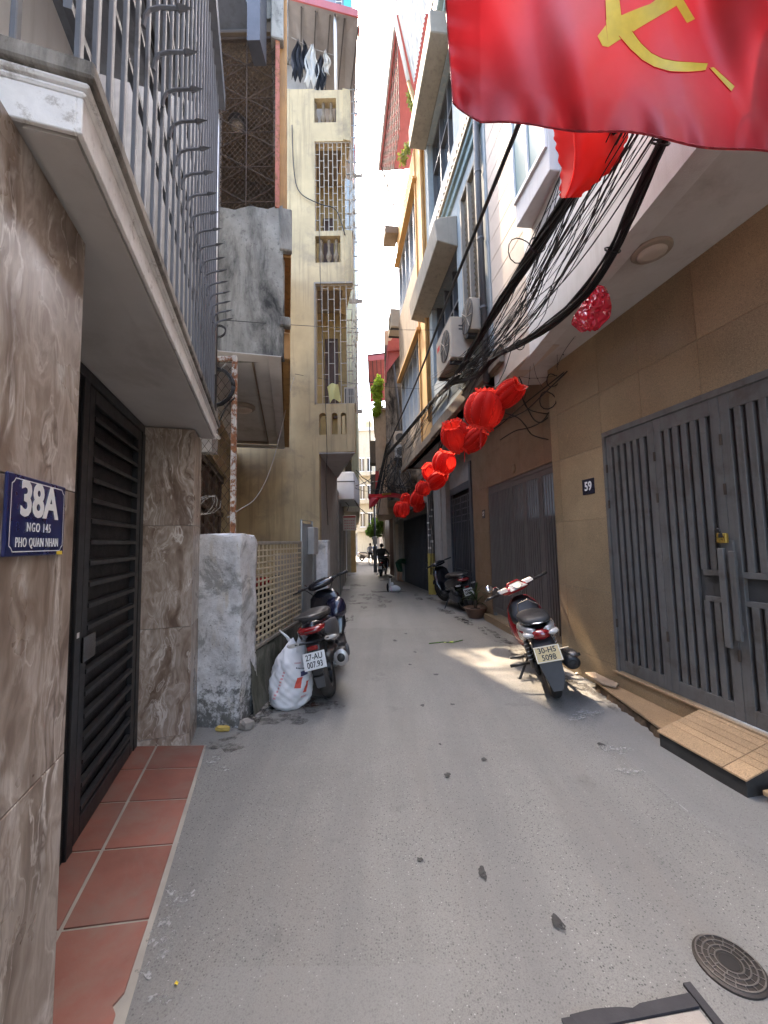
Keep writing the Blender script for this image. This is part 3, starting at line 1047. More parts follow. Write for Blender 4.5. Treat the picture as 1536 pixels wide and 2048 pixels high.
# grey steel wicket and white post
dr = obj('wicket_door', MB(TL).box(1.53, 1.95, -.06, -.03, .05, 1.70), MAT['steelgrey'], gw, label='weathered grey steel wicket door')
obj('door_frame', MB(TL).tube([(1.52, -.045, .02), (1.52, -.045, 1.745), (1.98, -.045, 1.745), (1.98, -.045, .02)], .016, 8), MAT['steelgrey'], dr, smooth=40)
obj('meter_box', MB(TL).box(1.72, 1.93, -.03, .06, 1.30, 1.66), MAT['cabinet'], dr, bevel=.008)
c0, c1 = P(631, 1080, 5.9), P(655, 1080, 5.9)
obj('white_post', MB().box(c0.x, c1.x, 5.9, 6.15, -.05, 1.49), MAT['whitewash'], gw, bevel=.01)
obj('infill_wall', MB().box(-1.7, c0.x + .03, 6.0, 6.1, -.05, 1.3), MAT['greywall'], gw)

# rusty post with chain-link between the first house and the wall
fen = thing('chain_link_fence', 'rusty post and chain link screen standing on the old white pier', 'fence', (-1.4, 3.38, 1.5))
pa, pb = P(468, 712, 3.36), P(466, 1055, 3.36)
obj('post', MB().box(pb.x - .02, pb.x + .02, 3.34, 3.38, 1.50, pa.z), MAT['rustpost'], fen, bevel=.003)
obj('top_bar', MB().box(-1.75, pb.x - .021, 3.345, 3.375, pa.z - .045, pa.z - .005), MAT['rustpost'], fen, bevel=.003)
mb = MB()
sp = .072
zz0, zz1, xx0, xx1 = 1.53, pa.z - .045, -1.80, pb.x - .02
for k in range(-40, 60):
    for sgn in (1, -1):
        pts = []
        for j in range(80):
            z = zz0 + j * (zz1 - zz0) / 79
            x = xx0 + k * sp + sgn * (z - zz0) * .72
            if xx0 <= x <= xx1:
                pts.append((x, 3.36 + (.004 if sgn > 0 else -.004), z))
        if len(pts) > 1:
            mb.tube([pts[0], pts[-1]], .0022, 4, False)
obj('wire_mesh', mb, MAT['rustmesh'], fen, kind='stuff')


# ================================================================== LEFT: house with the mouldy concrete balcony
L2 = Fac(-.98, 3.70, -.25, 1.0, 1)
TA = L2.w
h2 = thing('concrete_house', 'house with mouldy grey concrete balcony and rusted mesh screen', 'house', (-1.5, 4.0, 0))
zf = 3.31
xl = -1.72
# front parapet (faces the camera) and its side toward the lane
mb = MB()


def parf(u, v):
    x = xl + (-.975 - xl) * u
    z = zf + (4.90 - zf) * v
    e = .006 * math.sin(x * 21 + z * 13) + .004 * math.sin(z * 40 + x * 55)
    xe = .004 * math.sin(z * 23) + .003 * math.sin(z * 61) if u > .99 else 0
    return (x + xe, 3.70 + e, z + (.012 * math.sin(x * 18) if v > .99 else 0))


mb.grid(parf, 24, 36)
mb.box(xl, -.99, 3.715, 3.82, zf, 4.88)
obj('parapet', mb, MAT['concrete'], h2, smooth=40)
mb = MB(TA)
mb.box(.13, 3.85, -.12, -.014, zf + .001, 4.87)
obj('parapet_side', mb, MAT['ochre'], h2)
obj('coping', MB(TA).box(.05, 3.85, -.012, .085, 4.40, 4.86), MAT['ochre'], h2, bevel=.01)
obj('lower_moulding', MB(TA).box(.10, 3.85, -.012, .075, zf + .02, 3.62), MAT['ochre'], h2, bevel=.01)
obj('coping_stub', MB(TA).box(-.02, .05, -.03, .095, 4.42, 4.88), MAT['concrete'], h2, bevel=.012)
obj('coping_stub', MB(TA).box(-.02, .06, -.03, .08, 3.62, 3.72), MAT['concrete'], h2, bevel=.012)
# floor slab with coffered underside
mb = MB(TA)
mb.box(.0, 3.85, -.14, -.013, zf - .012, zf)
mb.box(.0, .16, -2.2, -.14, zf - .012, zf)
mb.box(3.6, 3.85, -2.2, -.14, zf - .012, zf)
sf = obj('soffit_border', mb, MAT['soffit'], h2, bevel=.003)
obj('coffer', MB(TA).box(.155, 3.605, -.30, -.135, zf + .03, zf + .05).box(.155, 3.605, -2.2, -.30, zf + .055, zf + .08), MAT['soffit'], sf)
obj('coffer_edge', MB(TA).box(.16, 3.6, -.31, -.295, zf + .005, zf + .055).box(.16, .175, -2.2, -.31, zf + .005, zf + .055).box(3.585, 3.6, -2.2, -.31, zf + .005, zf + .055), MAT['taupe'], sf)
obj('slab', MB().prism([tuple(TA(.55, -2.6, zf + .08)), tuple(TA(.14, -.13, zf + .08)), tuple(TA(3.85, -.13, zf + .08)), tuple(TA(3.85, -2.2, zf + .08))], (0, 0, .17)), MAT['soffit'], h2)
lp = P(485, 808, 5.2)
lc = Vector((lp.x, lp.y, zf + .05))
lamp = obj('ceiling_lamp', MB().lathe([(.17, 0), (.17, -.03), (.15, -.05), (.05, -.055)], lc, 24), MAT['lamprim'], h2, smooth=40)
obj('lamp_glass', MB().lathe([(.13, -.05), (.11, -.075), (.03, -.085)], lc, 20), MAT['lampglass'], lamp, smooth=True)
# upper room behind the mesh
mb = MB(TA)
mb.box(1.9, 2.0, -2.2, -.13, 4.88, 6.95)
mb.box(.1, 2.0, -2.3, -2.2, zf + .26, 6.95)
obj('room_wall', mb, MAT['brownroom'], h2)
obj('room_ceiling', MB().prism([(-3.6, 3.72, 6.93), (-1.02, 3.72, 6.93), (-1.9, 7.4, 6.93), (-3.6, 7.4, 6.93)], (0, 0, .12)), MAT['brownroom'], h2)
c = P(475, 345, 4.6)
c.z = 6.93
lm2 = obj('ceiling_lamp', MB().lathe([(.12, 0), (.12, -.03), (.10, -.06), (.03, -.07)], c, 20), MAT['greyplastic'], h2, smooth=40)
obj('lamp_glass', MB().lathe([(.085, -.062), (.07, -.085), (.02, -.09)], c, 16), MAT['lampglass'], lm2, smooth=True)
# mesh screen
ms = obj('mesh_screen', MB().box(-1.69, -1.66, 3.72, 3.75, 4.86, 6.9).box(-1.66, -1.06, 3.72, 3.75, 6.85, 6.88), MAT['rustmesh'], h2)
mb = MB()
for k in range(-40, 40):
    for sgn in (1, -1):
        zlo, zhi = 4.9, 6.85
        pts = []
        for j in range(120):
            z = zlo + j * (zhi - zlo) / 119
            x = -1.66 + k * .056 + sgn * (z - zlo) * .82
            if -1.66 <= x <= -1.05:
                pts.append((x, 3.735 + .003 * sgn, z))
        if len(pts) > 1:
            mb.tube([pts[0], pts[-1]], .0023, 4, False)
obj('wire_mesh', mb, MAT['rustmesh'], ms, kind='stuff')
for z in (4.97, 5.36, 5.75, 6.14, 6.53):
    obj('brace', MB().tube([(-1.66, 3.715, z + .18), (-1.36, 3.715, z), (-1.05, 3.715, z + .18)], .006, 5), MAT['rustmesh'], ms)
    obj('brace', MB().tube([(-1.66, 3.712, z - .18), (-1.36, 3.712, z), (-1.05, 3.712, z - .18)], .006, 5), MAT['rustmesh'], ms)
    obj('brace', MB().tube([(-1.66, 3.709, z), (-1.05, 3.709, z)], .005, 5), MAT['rustmesh'], ms)
obj('brace', MB().tube([(-1.36, 3.706, 4.9), (-1.36, 3.706, 6.85)], .006, 5), MAT['rustmesh'], ms)
obj('corner_post', MB(TA).box(.0, .045, -.075, -.03, 4.885, 6.86), MAT['rustred'], h2, bevel=.004)
mb = MB(TA)
mb.box(.06, .12, -.07, .045, 4.88, 8.2)
mb.box(.12, 1.9, -.06, .02, 4.88, 5.6)
obj('ochre_pier', mb, MAT['ochre'], h2, bevel=.01)
obj('roller_shutter', MB(TA).box(.16, 1.85, -.10, -.05, 5.6, 6.95), MAT['brownroom'], h2)
mb = MB()
mb.box(-3.6, -1.02, 3.70, 4.1, 7.06, 8.3)
obj('upper_slab', mb, MAT['concrete'], h2)
obj('upper_block', MB(TA).box(-.02, .7, -.12, .01, 6.78, 8.3), MAT['concrete'], h2, bevel=.01)
obj('ceiling_strip', MB().box(-1.9, -1.30, 3.45, 3.695, 6.93, 6.97), MAT['sheet'], h2)
a, b = P(498, 0, 3.5), P(512, 93, 3.5)
obj('navy_beam', MB().box(a.x - .0, a.x + .13, 3.45, 3.66, b.z, 8.0), MAT['darkwall'], h2)
obj('party_wall', MB().box(-4.2, -1.745, 3.86, 4.0, 2.4, 8.3), MAT['greywall'], h2)
# ground floor wall of the yard with a dark window
LY = Fac(-1.86, 3.75, -.285, 1.0, 1)
TY = LY.w
mb = MB(TY)
mb.box(0, 4.0, -.2, 0, 2.55, zf - .013)
mb.box(0, 4.0, -.2, 0, -.05, 1.25)
mb.box(2.7, 4.0, -.2, 0, 1.25, 2.55)
obj('yard_wall', mb, MAT['yellow'], h2)
wd = obj('yard_window', MB(TY).box(0, 2.7, -.15, -.10, 1.25, 2.55), MAT['brownwood'], h2)
mb = MB(TY)
for u in (.6, 1.2, 1.8, 2.4):
    mb.box(u, u + .07, -.10, -.06, 1.25, 2.55)
mb.box(0, 2.7, -.10, -.055, 2.45, 2.55).box(0, 2.7, -.10, -.055, 1.9, 1.97)
obj('window_frame', mb, MAT['brownwood'], wd)

# ================================================================== LEFT: tall yellow house
YF = 7.6
yh = thing('yellow_house', 'tall faded yellow house with balusters, grilles and rooftop awning', 'house', (-1.3, YF, 0))
XR = -.555
Y1 = YF + .22
mb = MB()
mb.box(-3.6, -1.28, YF, Y1, -.3, 3.262)                      # ground floor toward the yard
mb.box(-3.6, -1.86, YF, Y1, 3.2625, 11.27)
mb.box(-1.855, -1.33, YF + .003, Y1, 3.262, 11.26)              # pilaster
mb.box(-1.33, XR, YF + .001, Y1 - .02, 4.13, 4.25)           # sill band over the arches
mb.box(-1.33, XR, YF + .001, Y1 - .02, 3.265, 3.62)
ax = [(-1.275, -1.125), (-1.02, -.90), (-.835, -.725)]
prev = -1.33
for (a, b) in ax:
    mb.box(prev, a, YF + .001, Y1 - .02, 3.62, 4.13)
    r = (b - a) / 2
    cx_ = (a + b) / 2
    zc = 4.07 - r
    for k in range(8):                                       # arch spandrels
        t0, t1 = math.pi * k / 8, math.pi * (k + 1) / 8
        p0 = (cx_ - r * math.cos(t0), zc + r * math.sin(t0))
        p1 = (cx_ - r * math.cos(t1), zc + r * math.sin(t1))
        mb.prism([(p0[0], YF + .001, p0[1]), (p0[0], YF + .001, 4.13), (p1[0], YF + .001, 4.13), (p1[0], YF + .001, p1[1])], (0, .19, 0))
    prev = b
mb.box(prev, XR, YF + .001, Y1 - .02, 3.62, 4.13)
# bands with baluster openings
for (z0, z1, o0, o1, b0, b1) in ((6.80, 7.98, -1.38, -.80, 7.28, 7.87), (10.02, 11.22, -1.50, -.86, 10.46, 11.03)):
    mb.box(-1.33, XR, YF + .001, Y1 - .02, z0, b0)
    mb.box(-1.33, XR, YF + .001, Y1 - .02, b1, z1)
    mb.box(o1, XR, YF + .001, Y1 - .02, b0, b1)
obj('front_wall', mb, MAT['yellow'], yh)
# street side, turning back and away from the lane
YS = Fac(XR, YF, -.235, 1.0, 1)
TB = YS.w
mb = MB(TB)
for (z0, z1, d_) in ((3.263, 4.249, 3.2), (6.801, 7.979, 1.1), (10.021, 11.219, 1.1)):
    obj('side_wall', MB(TB).box(.002, d_, -.16, -.0, z0, z1), MAT['yellow'], yh)
# ground floor wall along the lane
obj('ground_wall', MB().box(-1.5, -1.285, YF + .002, 10.6, -.4, 3.25), MAT['greywall'], yh)
for z, d_ in ((3.255, 3.1), (6.86, 1.1), (10.08, 1.1)):
    obj('floor_slab', MB().prism([(-3.5, YF + .05, z), (XR - .03, YF + .05, z), (XR - .03 - .235 * d_, YF + d_, z), (-3.5, YF + d_, z)], (0, 0, .09)), MAT['brownroom'], yh)
obj('bay_soffit', MB().prism([(-1.29, YF + .005, 3.235), (XR - .004, YF + .005, 3.235), (XR - .004 - .235 * 3.0, YF + 3.0, 3.235), (-1.29, YF + 3.0, 3.235)], (0, 0, .018)), MAT['soffit'], yh)
mb = MB()
mb.box(-3.4, -.80, YF + 1.12, YF + 1.2, 3.4, 11.2)
obj('inner_wall', mb, plain('inner_ochre_plaster', (.30, .22, .10), .85), yh)
obj('inner_door', MB().box(-1.30, -1.0, YF + 1.05, YF + 1.11, 4.3, 6.2), MAT['brownwood'], yh)
obj('inner_door', MB().box(-1.32, -1.08, YF + 1.05, YF + 1.11, 8.0, 9.2), MAT['brownwood'], yh)
# balusters
bp = [(.030, 0), (.034, .02), (.034, .05), (.020, .07), (.045, .12), (.062, .17), (.058, .22), (.036, .28), (.026, .34), (.024, .42), (.034, .45), (.024, .47), (.040, .50), (.040, .53), (.030, .565)]
bme = mesh_of('baluster', MB().lathe(bp, (0, 0, 0), 12), plain('sooty_baluster', (.19, .145, .095), .85, var=.25, vscale=12, bump=.3, bscale=60), smooth=True)
bsh = mesh_of('half_baluster', MB().box(-.03, .03, -.06, .06, 0, .57), MAT['beigetrim'])
for (zb, xs_) in ((7.285, (-1.22, -1.055, -.90)), (10.465, (-1.325, -1.15, -.98))):
    for x in xs_:
        inst('baluster', bme, yh, Matrix.Translation((x, YF + .11, zb)) @ Matrix.Diagonal((1, 1, 1.02, 1)))


def brickgrille(mb, fn, w_, h_, nc, row, r=.009):
    """vertical rods with staggered short rods; fn(x, z) gives a point"""
    for i in range(nc + 1):
        x = w_ * i / nc
        mb.tube([fn(x, 0), fn(x, h_)], r, 4, False)
    k = 0
    for i in range(nc):
        z = row * (.35 if i % 2 else .85)
        while z < h_:
            mb.tube([fn(w_ * i / nc, z), fn(w_ * (i + 1) / nc, z)], r * .85, 4, False)
            z += row
    mb.tube([fn(0, 0), fn(w_, 0)], r * 1.4, 4, False)
    mb.tube([fn(0, h_), fn(w_, h_)], r * 1.4, 4, False)


for (z0, h_, nm, nc, row) in ((4.26, 2.53, 'window_grille', 6, .46), (7.99, 2.02, 'window_grille', 8, .30)):
    mb = MB()
    brickgrille(mb, lambda x, z: (-1.325 + x, YF + .03, z0 + z), XR + 1.31, h_, nc, row)
    g = obj(nm, mb, MAT['grillepaint'], yh, kind='stuff')
    mb = MB()
    brickgrille(mb, lambda x, z: tuple(YS.w(x, .02 + .12 * min(1, x / .4), z0 + z)), 1.15, h_ * .96, 6, row, .008)
    obj('side_grille', mb, MAT['grillepaint'], g, kind='stuff')
obj('window_band', MB().box(-1.36, -1.33, YF - .03, YF - .001, 4.25, 6.80).box(-1.36, XR, YF - .03, YF - .001, 6.80, 6.835), MAT['beigetrim'], yh)
# small caged balconies clinging to the street side
for k, (py0, py1) in enumerate(((180, 350), (400, 600), (640, 820))):
    a, b = P(708, py1, 8.75), P(722, py0, 8.75)
    cg = obj('side_balcony', MB().box(b.x - .32, b.x, 8.72, 8.735, a.z - .10, a.z), MAT['grillepaint'], yh)
    mb = MB()
    h_ = b.z - a.z
    for j in range(3):
        mb.tube([(b.x - .02, 8.74 + j * .10, a.z), (b.x - .02, 8.74 + j * .10, b.z)], .013, 4, False)
    for j in range(4):
        mb.tube([(b.x - .02 - j * .09, 8.74, a.z), (b.x - .02 - j * .09, 8.74, b.z)], .013, 4, False)
    for j in range(8):
        z = a.z + h_ * j / 7
        mb.tube([(b.x - .4, 8.74, z), (b.x - .02, 8.74, z), (b.x - .02, 8.95, z)], .013, 4, False)
    obj('balcony_cage', mb, MAT['grillepaint'] if k else MAT['steelgrey'], cg, kind='stuff')
# rooftop awning
ra = obj('awning', MB().prism([tuple(P(572, -8, YF)), tuple(P(716, 30, YF)), (-.80, 11.5, 13.0), (-3.2, 11.5, 14.2), (-3.2, 7.6, 14.2)], (0, 0, .05)), MAT['roofunder'], yh)  # unseen rear stretched back and widened to shade the near lane
a, b, c = P(572, -8, YF), P(717, 31, YF), Vector((-.79, 11.5, 13.0))
mb = MB()
mb.prism([tuple(a + Vector((0, -.02, -.06))), tuple(b + Vector((0, -.02, -.06))), tuple(b + Vector((0, -.02, .12))), tuple(a + Vector((0, -.02, .12)))], (0, .03, 0))
mb.prism([tuple(b + Vector((.005, 0, -.16))), tuple(c + Vector((.005, 0, -.16))), tuple(c + Vector((.005, 0, .1))), tuple(b + Vector((.005, 0, .1)))], (.03, 0, 0))
obj('awning_edge', mb, MAT['redroof'], ra)
mb = MB()
for k in range(6):
    p = a.lerp(b, k / 5)
    q = Vector((p.x - .55, 10.1, p.z))
    mb.tube([tuple(p + Vector((0, .1, -.03))), tuple(q + Vector((0, 0, -.03)))], .02, 4)
obj('rafter', mb, MAT['greyplastic'], ra)
p = P(672, 182, YF + .12)
q = P(673, 25, YF + .12)
obj('awning_post', MB().tube([tuple(p), (p.x, p.y, q.z)], .035, 10), MAT['white'], yh, smooth=True)
obj('terrace_wall', MB().box(-3.2, -1.35, 8.8, 9.0, 11.0, 13.6), MAT['greywall'], yh)
# air conditioner and rag inside the first floor grille
c = P(697, 787, YF + .30)
ac = thing('air_conditioner', 'white air conditioner behind the first floor grille of the yellow house', 'air conditioner', (c.x, c.y, 4.25))
obj('casing', MB().box(c.x - .09, c.x + .14, c.y, c.y + .25, 4.26, 4.72), MAT['acwhite'], ac, bevel=.01)
mb = MB()
for k in range(5):
    mb.box(c.x - .075 + k * .04, c.x - .055 + k * .04, c.y - .008, c.y - .001, 4.30, 4.68)
obj('grille', mb, MAT['acdark'], ac)
c = P(665, 790, YF - .03)


def ragf(u, v):
    return (c.x - .10 + .22 * u + .05 * v, c.y - .02 + .03 * math.sin(u * 6 + v * 3), c.z + .16 - .34 * v + .05 * math.sin(u * 5) + .10 * u)


tag(obj('rag', MB().grid(ragf, 8, 8, (0, .006, 0)), MAT['yellowrag'], at=tuple(c)), 'pale yellow rag hung on the first floor window grille', 'rag')

# laundry under the awning
ln = [P(583, 75, YF + .35), P(672, 112, YF + .35)]
tag(obj('clothes_line', MB().tube([tuple(ln[0]), tuple(ln[0].lerp(ln[1], .5) - Vector((0, 0, .05))), tuple(ln[1])], .006, 5), MAT['cablegrey'], at=tuple(ln[0])), 'thin clothes line strung under the rooftop awning', 'clothes line')


def garment(px0, px1, py0, py1, mat, label, seed):
    rr = random.Random(seed)
    a, b = P(px0, py0, YF + .35), P(px1, py1, YF + .35)
    w_, h_ = b.x - a.x, a.z - b.z
    ph = rr.uniform(0, 6)

    def f(u, v):
        t = .25 + .75 * min(1, v * 2.2) if v < .45 else 1 - .25 * (v - .45)
        x = a.x + w_ * (.5 + (u - .5) * t) + .03 * math.sin(v * 9 + ph)
        y = YF + .35 + .05 * math.sin(u * 14 + ph + 2 * v) + .02 * math.sin(u * 31)
        z = a.z - h_ * v * (1 - .14 * abs(math.sin(u * 7 + ph))) + .05 * math.sin(u * 3.14)
        return (x, y, z)
    tag(obj('hanging_garment', MB().grid(f, 16, 16, (0, .008, 0)), mat, smooth=True, at=tuple(a)), label, 'laundry', 'laundry on the clothes line')


garment(582, 606, 85, 165, MAT['clothblack'], 'black garment at the left end of the clothes line', 1)
garment(600, 618, 88, 150, MAT['clothblack'], 'black garment hanging against the white one', 2)
garment(608, 638, 95, 178, MAT['clothwhite'], 'white garment in the middle of the clothes line', 3)
garment(630, 652, 115, 188, MAT['clothblack'], 'dark grey garment hanging lowest over the parapet', 4)
garment(646, 660, 108, 155, MAT['clothwhite'], 'small pale garment near the white awning post', 5)


# ================================================================== RIGHT: tan stone house, number 59
R1 = Fac(2.079, 3.92, -.167, .986, -1)
TR = R1.w
h59 = thing('stone_house', 'tan stone house on the right with grey folding gate and white overhang', 'house', R1.w(-1, 0, 0))
core = obj('wall', MB(TR).box(-.262, .535, -.30, -.016, -.1, 3.45).box(-7, -.262, -.30, -.016, 2.452, 3.45).box(-7, -2.41, -.30, -.016, -.1, 2.452), MAT['tan'], h59)


def slab(u0, u1, z0, z1):
    obj('slab', MB(TR).box(u0 + .001, u1 - .001, -.016, 0, z0 + .001, z1 - .001), MAT['tan'], core, bevel=.001)


for (z0, z1) in ((-.05, .26), (.26, .93), (.93, 1.63), (1.63, 2.33), (2.33, 2.86), (2.86, 3.45)):
    slab(.41, .535, z0, z1)
    slab(-.262, .41, z0, z1)
for (z0, z1) in ((2.452, 2.86), (2.86, 3.45)):
    for (u0, u1) in ((-.735, -.262), (-1.252, -.735), (-1.78, -1.252), (-2.31, -1.78), (-2.84, -2.31)):
        slab(u0, u1, z0, z1)
obj('return_slab', MB(TR).box(.5352, .547, -.30, 0, -.05, 3.45), MAT['tan'], core)
# overhang
mb = MB()
zs = 3.45
ou = [(1.665, -4.5), (1.65, 1.85), (1.625, 4.4), (1.50, 4.93)]
inn = [R1.w(.9, -.3, 0), R1.w(-8.4, -.3, 0)]
poly = [(x, y, zs) for x, y in ou] + [(p.x, p.y, zs) for p in inn]
mb.prism(poly, (0, 0, .14))
ov = obj('overhang', mb, MAT['soffit'], h59)
mb = MB()
for i in range(2):
    (x0, y0), (x1, y1) = ou[i], ou[i + 1]
    mb.prism([(x0 - .004, y0, zs - .012), (x1 - .004, y1, zs - .012), (x1 - .004, y1, 9.2), (x0 - .004, y0, 9.2)], (.15, 0, 0))
obj('upper_wall', mb, MAT['offwhite'], h59)
# boards toward the neighbour
PC = Fac(1.655, 3.82, -.13, 1.0, -1)
cl = obj('board_wall', MB(PC.w).box(0, 1.16, -.2, -.012, zs - .01, 9.2), MAT['peach'], h59)
z = zs
while z < 9.0:
    obj('board', MB(PC.w).box(-.002, 1.165, -.012, 0, z + .003, z + .283), MAT['peach'], cl, bevel=.002)
    z += .288
# bay window in front of the boards
bay = obj('bay_window', MB(PC.w).box(-.62, .02, -.1, .20, 4.72, 7.6), MAT['offwhite'], h59, bevel=.006)
obj('glass', MB(PC.w).box(-.56, -.02, .2005, .204, 5.0, 7.4), MAT['glassgreen'], bay)
mb = MB(PC.w)
mb.box(-.60, -.56, .2005, .225, 4.96, 7.44).box(-.02, .012, .2005, .225, 4.96, 7.44).box(-.56, -.02, .2005, .225, 4.96, 5.0).box(-.30, -.27, .2043, .225, 5.0, 7.4)
obj('window_frame', mb, MAT['white'], bay)
mb = MB(PC.w)
mb.box(.0205, .024, -.06, .17, 5.0, 7.4)
obj('side_glass', mb, MAT['glassgreen'], bay)
# ceiling lamp under the overhang
c = P(1303, 500, 2.5)
t_ = (zs - CAM_H) / (c.z - CAM_H)
c = CAM + (c - CAM) * t_
lamp = obj('ceiling_lamp', MB().lathe([(.125, 0), (.125, -.012), (.118, -.02), (.095, -.026)], c, 36), MAT['lamprim'], h59, smooth=30)
obj('lamp_glass', MB().lathe([(.094, -.02), (.088, -.034), (.05, -.042), (.01, -.044)], c, 30), MAT['lampglass'], lamp, smooth=True)

# grey folding gate
gt = obj('gate', MB(TR).box(-2.41, -.262, -.06, .004, 2.405, 2.452).box(-.295, -.262, -.06, .004, .222, 2.405), MAT['greygate'], h59, bevel=.002, label='grey steel folding gate with vertical slots')
barm = mesh_of('bar', MB().box(-.021, .021, -.014, .014, 0, 1.0), MAT['greygate'], bevel=.002)
for k in range(4):
    u1 = -.300 - .5275 * k
    u0 = u1 - .5245
    mb = MB(TR)
    mb.box(u0, u0 + .062, -.045, -.008, .232, 2.402).box(u1 - .062, u1, -.045, -.008, .232, 2.402)
    mb.box(u0 + .062, u1 - .062, -.045, -.008, .232, .335).box(u0 + .062, u1 - .062, -.045, -.008, 2.29, 2.402)
    if k in (1, 2):
        s0, s1 = (u0 + .062, u0 + .20) if k == 1 else (u1 - .20, u1 - .062)
        mb.box(s0, s1, -.0455, -.0075, 1.165, 1.205).box(s0, s1, -.0455, -.0075, .985, 1.02)
    leaf = obj('leaf_frame', mb, MAT['greygate'], gt, bevel=.002)
    obj('perforated_sheet', MB(TR).box(u0 + .06, u1 - .06, -.044, -.038, .33, 2.30), MAT['perf'], leaf)
    w_ = (.5245 - .124) / 5.5
    for i in range(5):
        uc = u0 + .062 + w_ * (.5 + i) + w_ * .25 + .004
        near_lock = (k == 1 and uc < u0 + .2) or (k == 2 and uc > u1 - .2)
        if near_lock:
            for (a, b) in ((.335, .985), (1.205, 2.29)):
                inst('bar', barm, leaf, R1.M(uc, -.0235, a) @ Matrix.Diagonal((1, 1, b - a, 1)))
        else:
            inst('bar', barm, leaf, R1.M(uc, -.0235, .335) @ Matrix.Diagonal((1, 1, 1.955, 1)))
    for zz in (.62, 1.72, 2.06):
        obj('hinge', MB(TR).tube([(u1 - .001, -.002, zz), (u1 - .001, -.002, zz + .075)], .0085, 8), MAT['rustmesh'], leaf)
for (a, b, zb, zt) in ((-1.405, -1.365, .76, 1.34), (-1.335, -1.295, .70, 1.36)):
    obj('handle', MB(TR).box(a, b, .012, .034, zb, zt).box(a + .01, b - .01, -.0075, .012, zb + .06, zb + .10).box(a + .01, b - .01, -.0075, .012, zt - .10, zt - .06), MAT['greygate'], gt, bevel=.003)
obj('lock_plate', MB(TR).box(-1.385, -1.305, -.007, .010, 1.20, 1.41), MAT['greygate'], gt, bevel=.002)
pk = thing('padlock', 'brass padlock hanging between the grey gate leaves', 'padlock', R1.w(-1.33, .02, 1.40))
obj('body', MB(TR).box(-1.365, -1.300, .012, .036, 1.395, 1.460), MAT['brass'], pk, bevel=.004)
obj('shackle', MB(TR).tube([(-1.318, .024, 1.455), (-1.318, .024, 1.478), (-1.312, .024, 1.490), (-1.296, .024, 1.492), (-1.288, .024, 1.480), (-1.288, .024, 1.40)], .005, 8), MAT['blackgloss'], pk, smooth=True)
obj('keyhole_cover', MB(TR).box(-1.345, -1.318, .0362, .040, 1.432, 1.462), MAT['blackplastic'], pk, bevel=.002)

# threshold and steps
st = tag(thing('entrance_step', 'tan granite threshold and worn step before the grey gate', None, R1.w(-1, .2, 0)), None, None, None, 'structure')
obj('threshold', MB(TR).box(-7, -.255, -.3, .012, -.05, .205), MAT['tan'], st)
obj('threshold_cap', MB(TR).box(-7, -.245, -.3, .030, .2052, .222), MAT['tan_step'], st, bevel=.003)
brokestep = m_weathered('broken_step_edge', (.16, .11, .07), dark=(.03, .025, .02), amount=.6)


def stepedge(u, v):
    uu = -.10 - u * .975
    n = .115 + (.325 - .115) * u - .016 * v + .014 * math.sin(uu * 31) * (1 - v) + .01 * math.sin(uu * 77 + v * 4) * (1 - v)
    return R1.w(uu, n, -.02 + v * .082 + .004 * math.sin(uu * 19))


obj('step_riser', MB().grid(stepedge, 40, 4), brokestep, st, smooth=40)
mb = MB(TR)
mb.prism([(-.10, .0125, .064), (-.10, .112, .064), (-1.085, .322, .064), (-1.085, .0125, .064)], (0, 0, .022))
obj('step_slab', mb, MAT['tan_step'], st, bevel=.003)
mb = MB(TR)
mb.prism([(.02, .02, .10), (.03, .115, .10), (-.24, .165, .10), (-.36, .10, .10), (-.30, .02, .10)], (0, 0, .018))
obj('loose_slab', mb, plain('worn_grey_tan_slab', (.36, .27, .19), .8, var=.15, bump=.3), st, bevel=.003)


def rampbox(u0, u1, seed):
    mb = MB(TR)
    f = .385
    mb.add([(u0, .013, -.02), (u1, .013, -.02), (u1, f, -.02), (u0, f, -.02), (u0, .013, .2015), (u1, .013, .2015), (u1, f, .088), (u0, f, .088)],
           [(0, 3, 2, 1), (4, 5, 6, 7), (0, 1, 5, 4), (1, 2, 6, 5), (2, 3, 7, 6), (3, 0, 4, 7)])
    o = obj('ramp_block', mb, plain('dark_dirty_riser', (.045, .042, .038), .85, var=.25, bump=.4, bscale=50), st)

    def zt(n):
        return .2015 + (n - .013) / (f - .013) * (.088 - .2015)
    cuts = [.032, .062, .12, .175, .228, .282, f + .012]
    for i in range(6):
        n0, n1 = cuts[i] + .0015, cuts[i + 1] - .0015
        for (a, b) in ((u0 - .01, u0 + .115), (u0 + .118, u1 + .01)) if i else ((u0 - .01, u1 + .01),):
            top = [(a, n0, zt(n0) + .004), (a, n1, zt(n1) + .004), (b, n1, zt(n1) + .004), (b, n0, zt(n0) + .004)]
            obj('granite_strip', MB(TR).prism(top, (0, 0, .012)), MAT['tan_step'], o, bevel=.002)


rampbox(-1.64, -1.088, 1)
mb = MB(TR).prism([(-1.70, .0125, .05), (-1.70, .36, .05), (-2.6, .38, .05), (-2.6, .0125, .05)], (0, 0, .025))
obj('step_slab', mb, MAT['tan_step'], st, bevel=.003)
obj('step_riser', MB(TR).box(-2.6, -1.70, .0125, .33, -.03, .0498), brokestep, st)


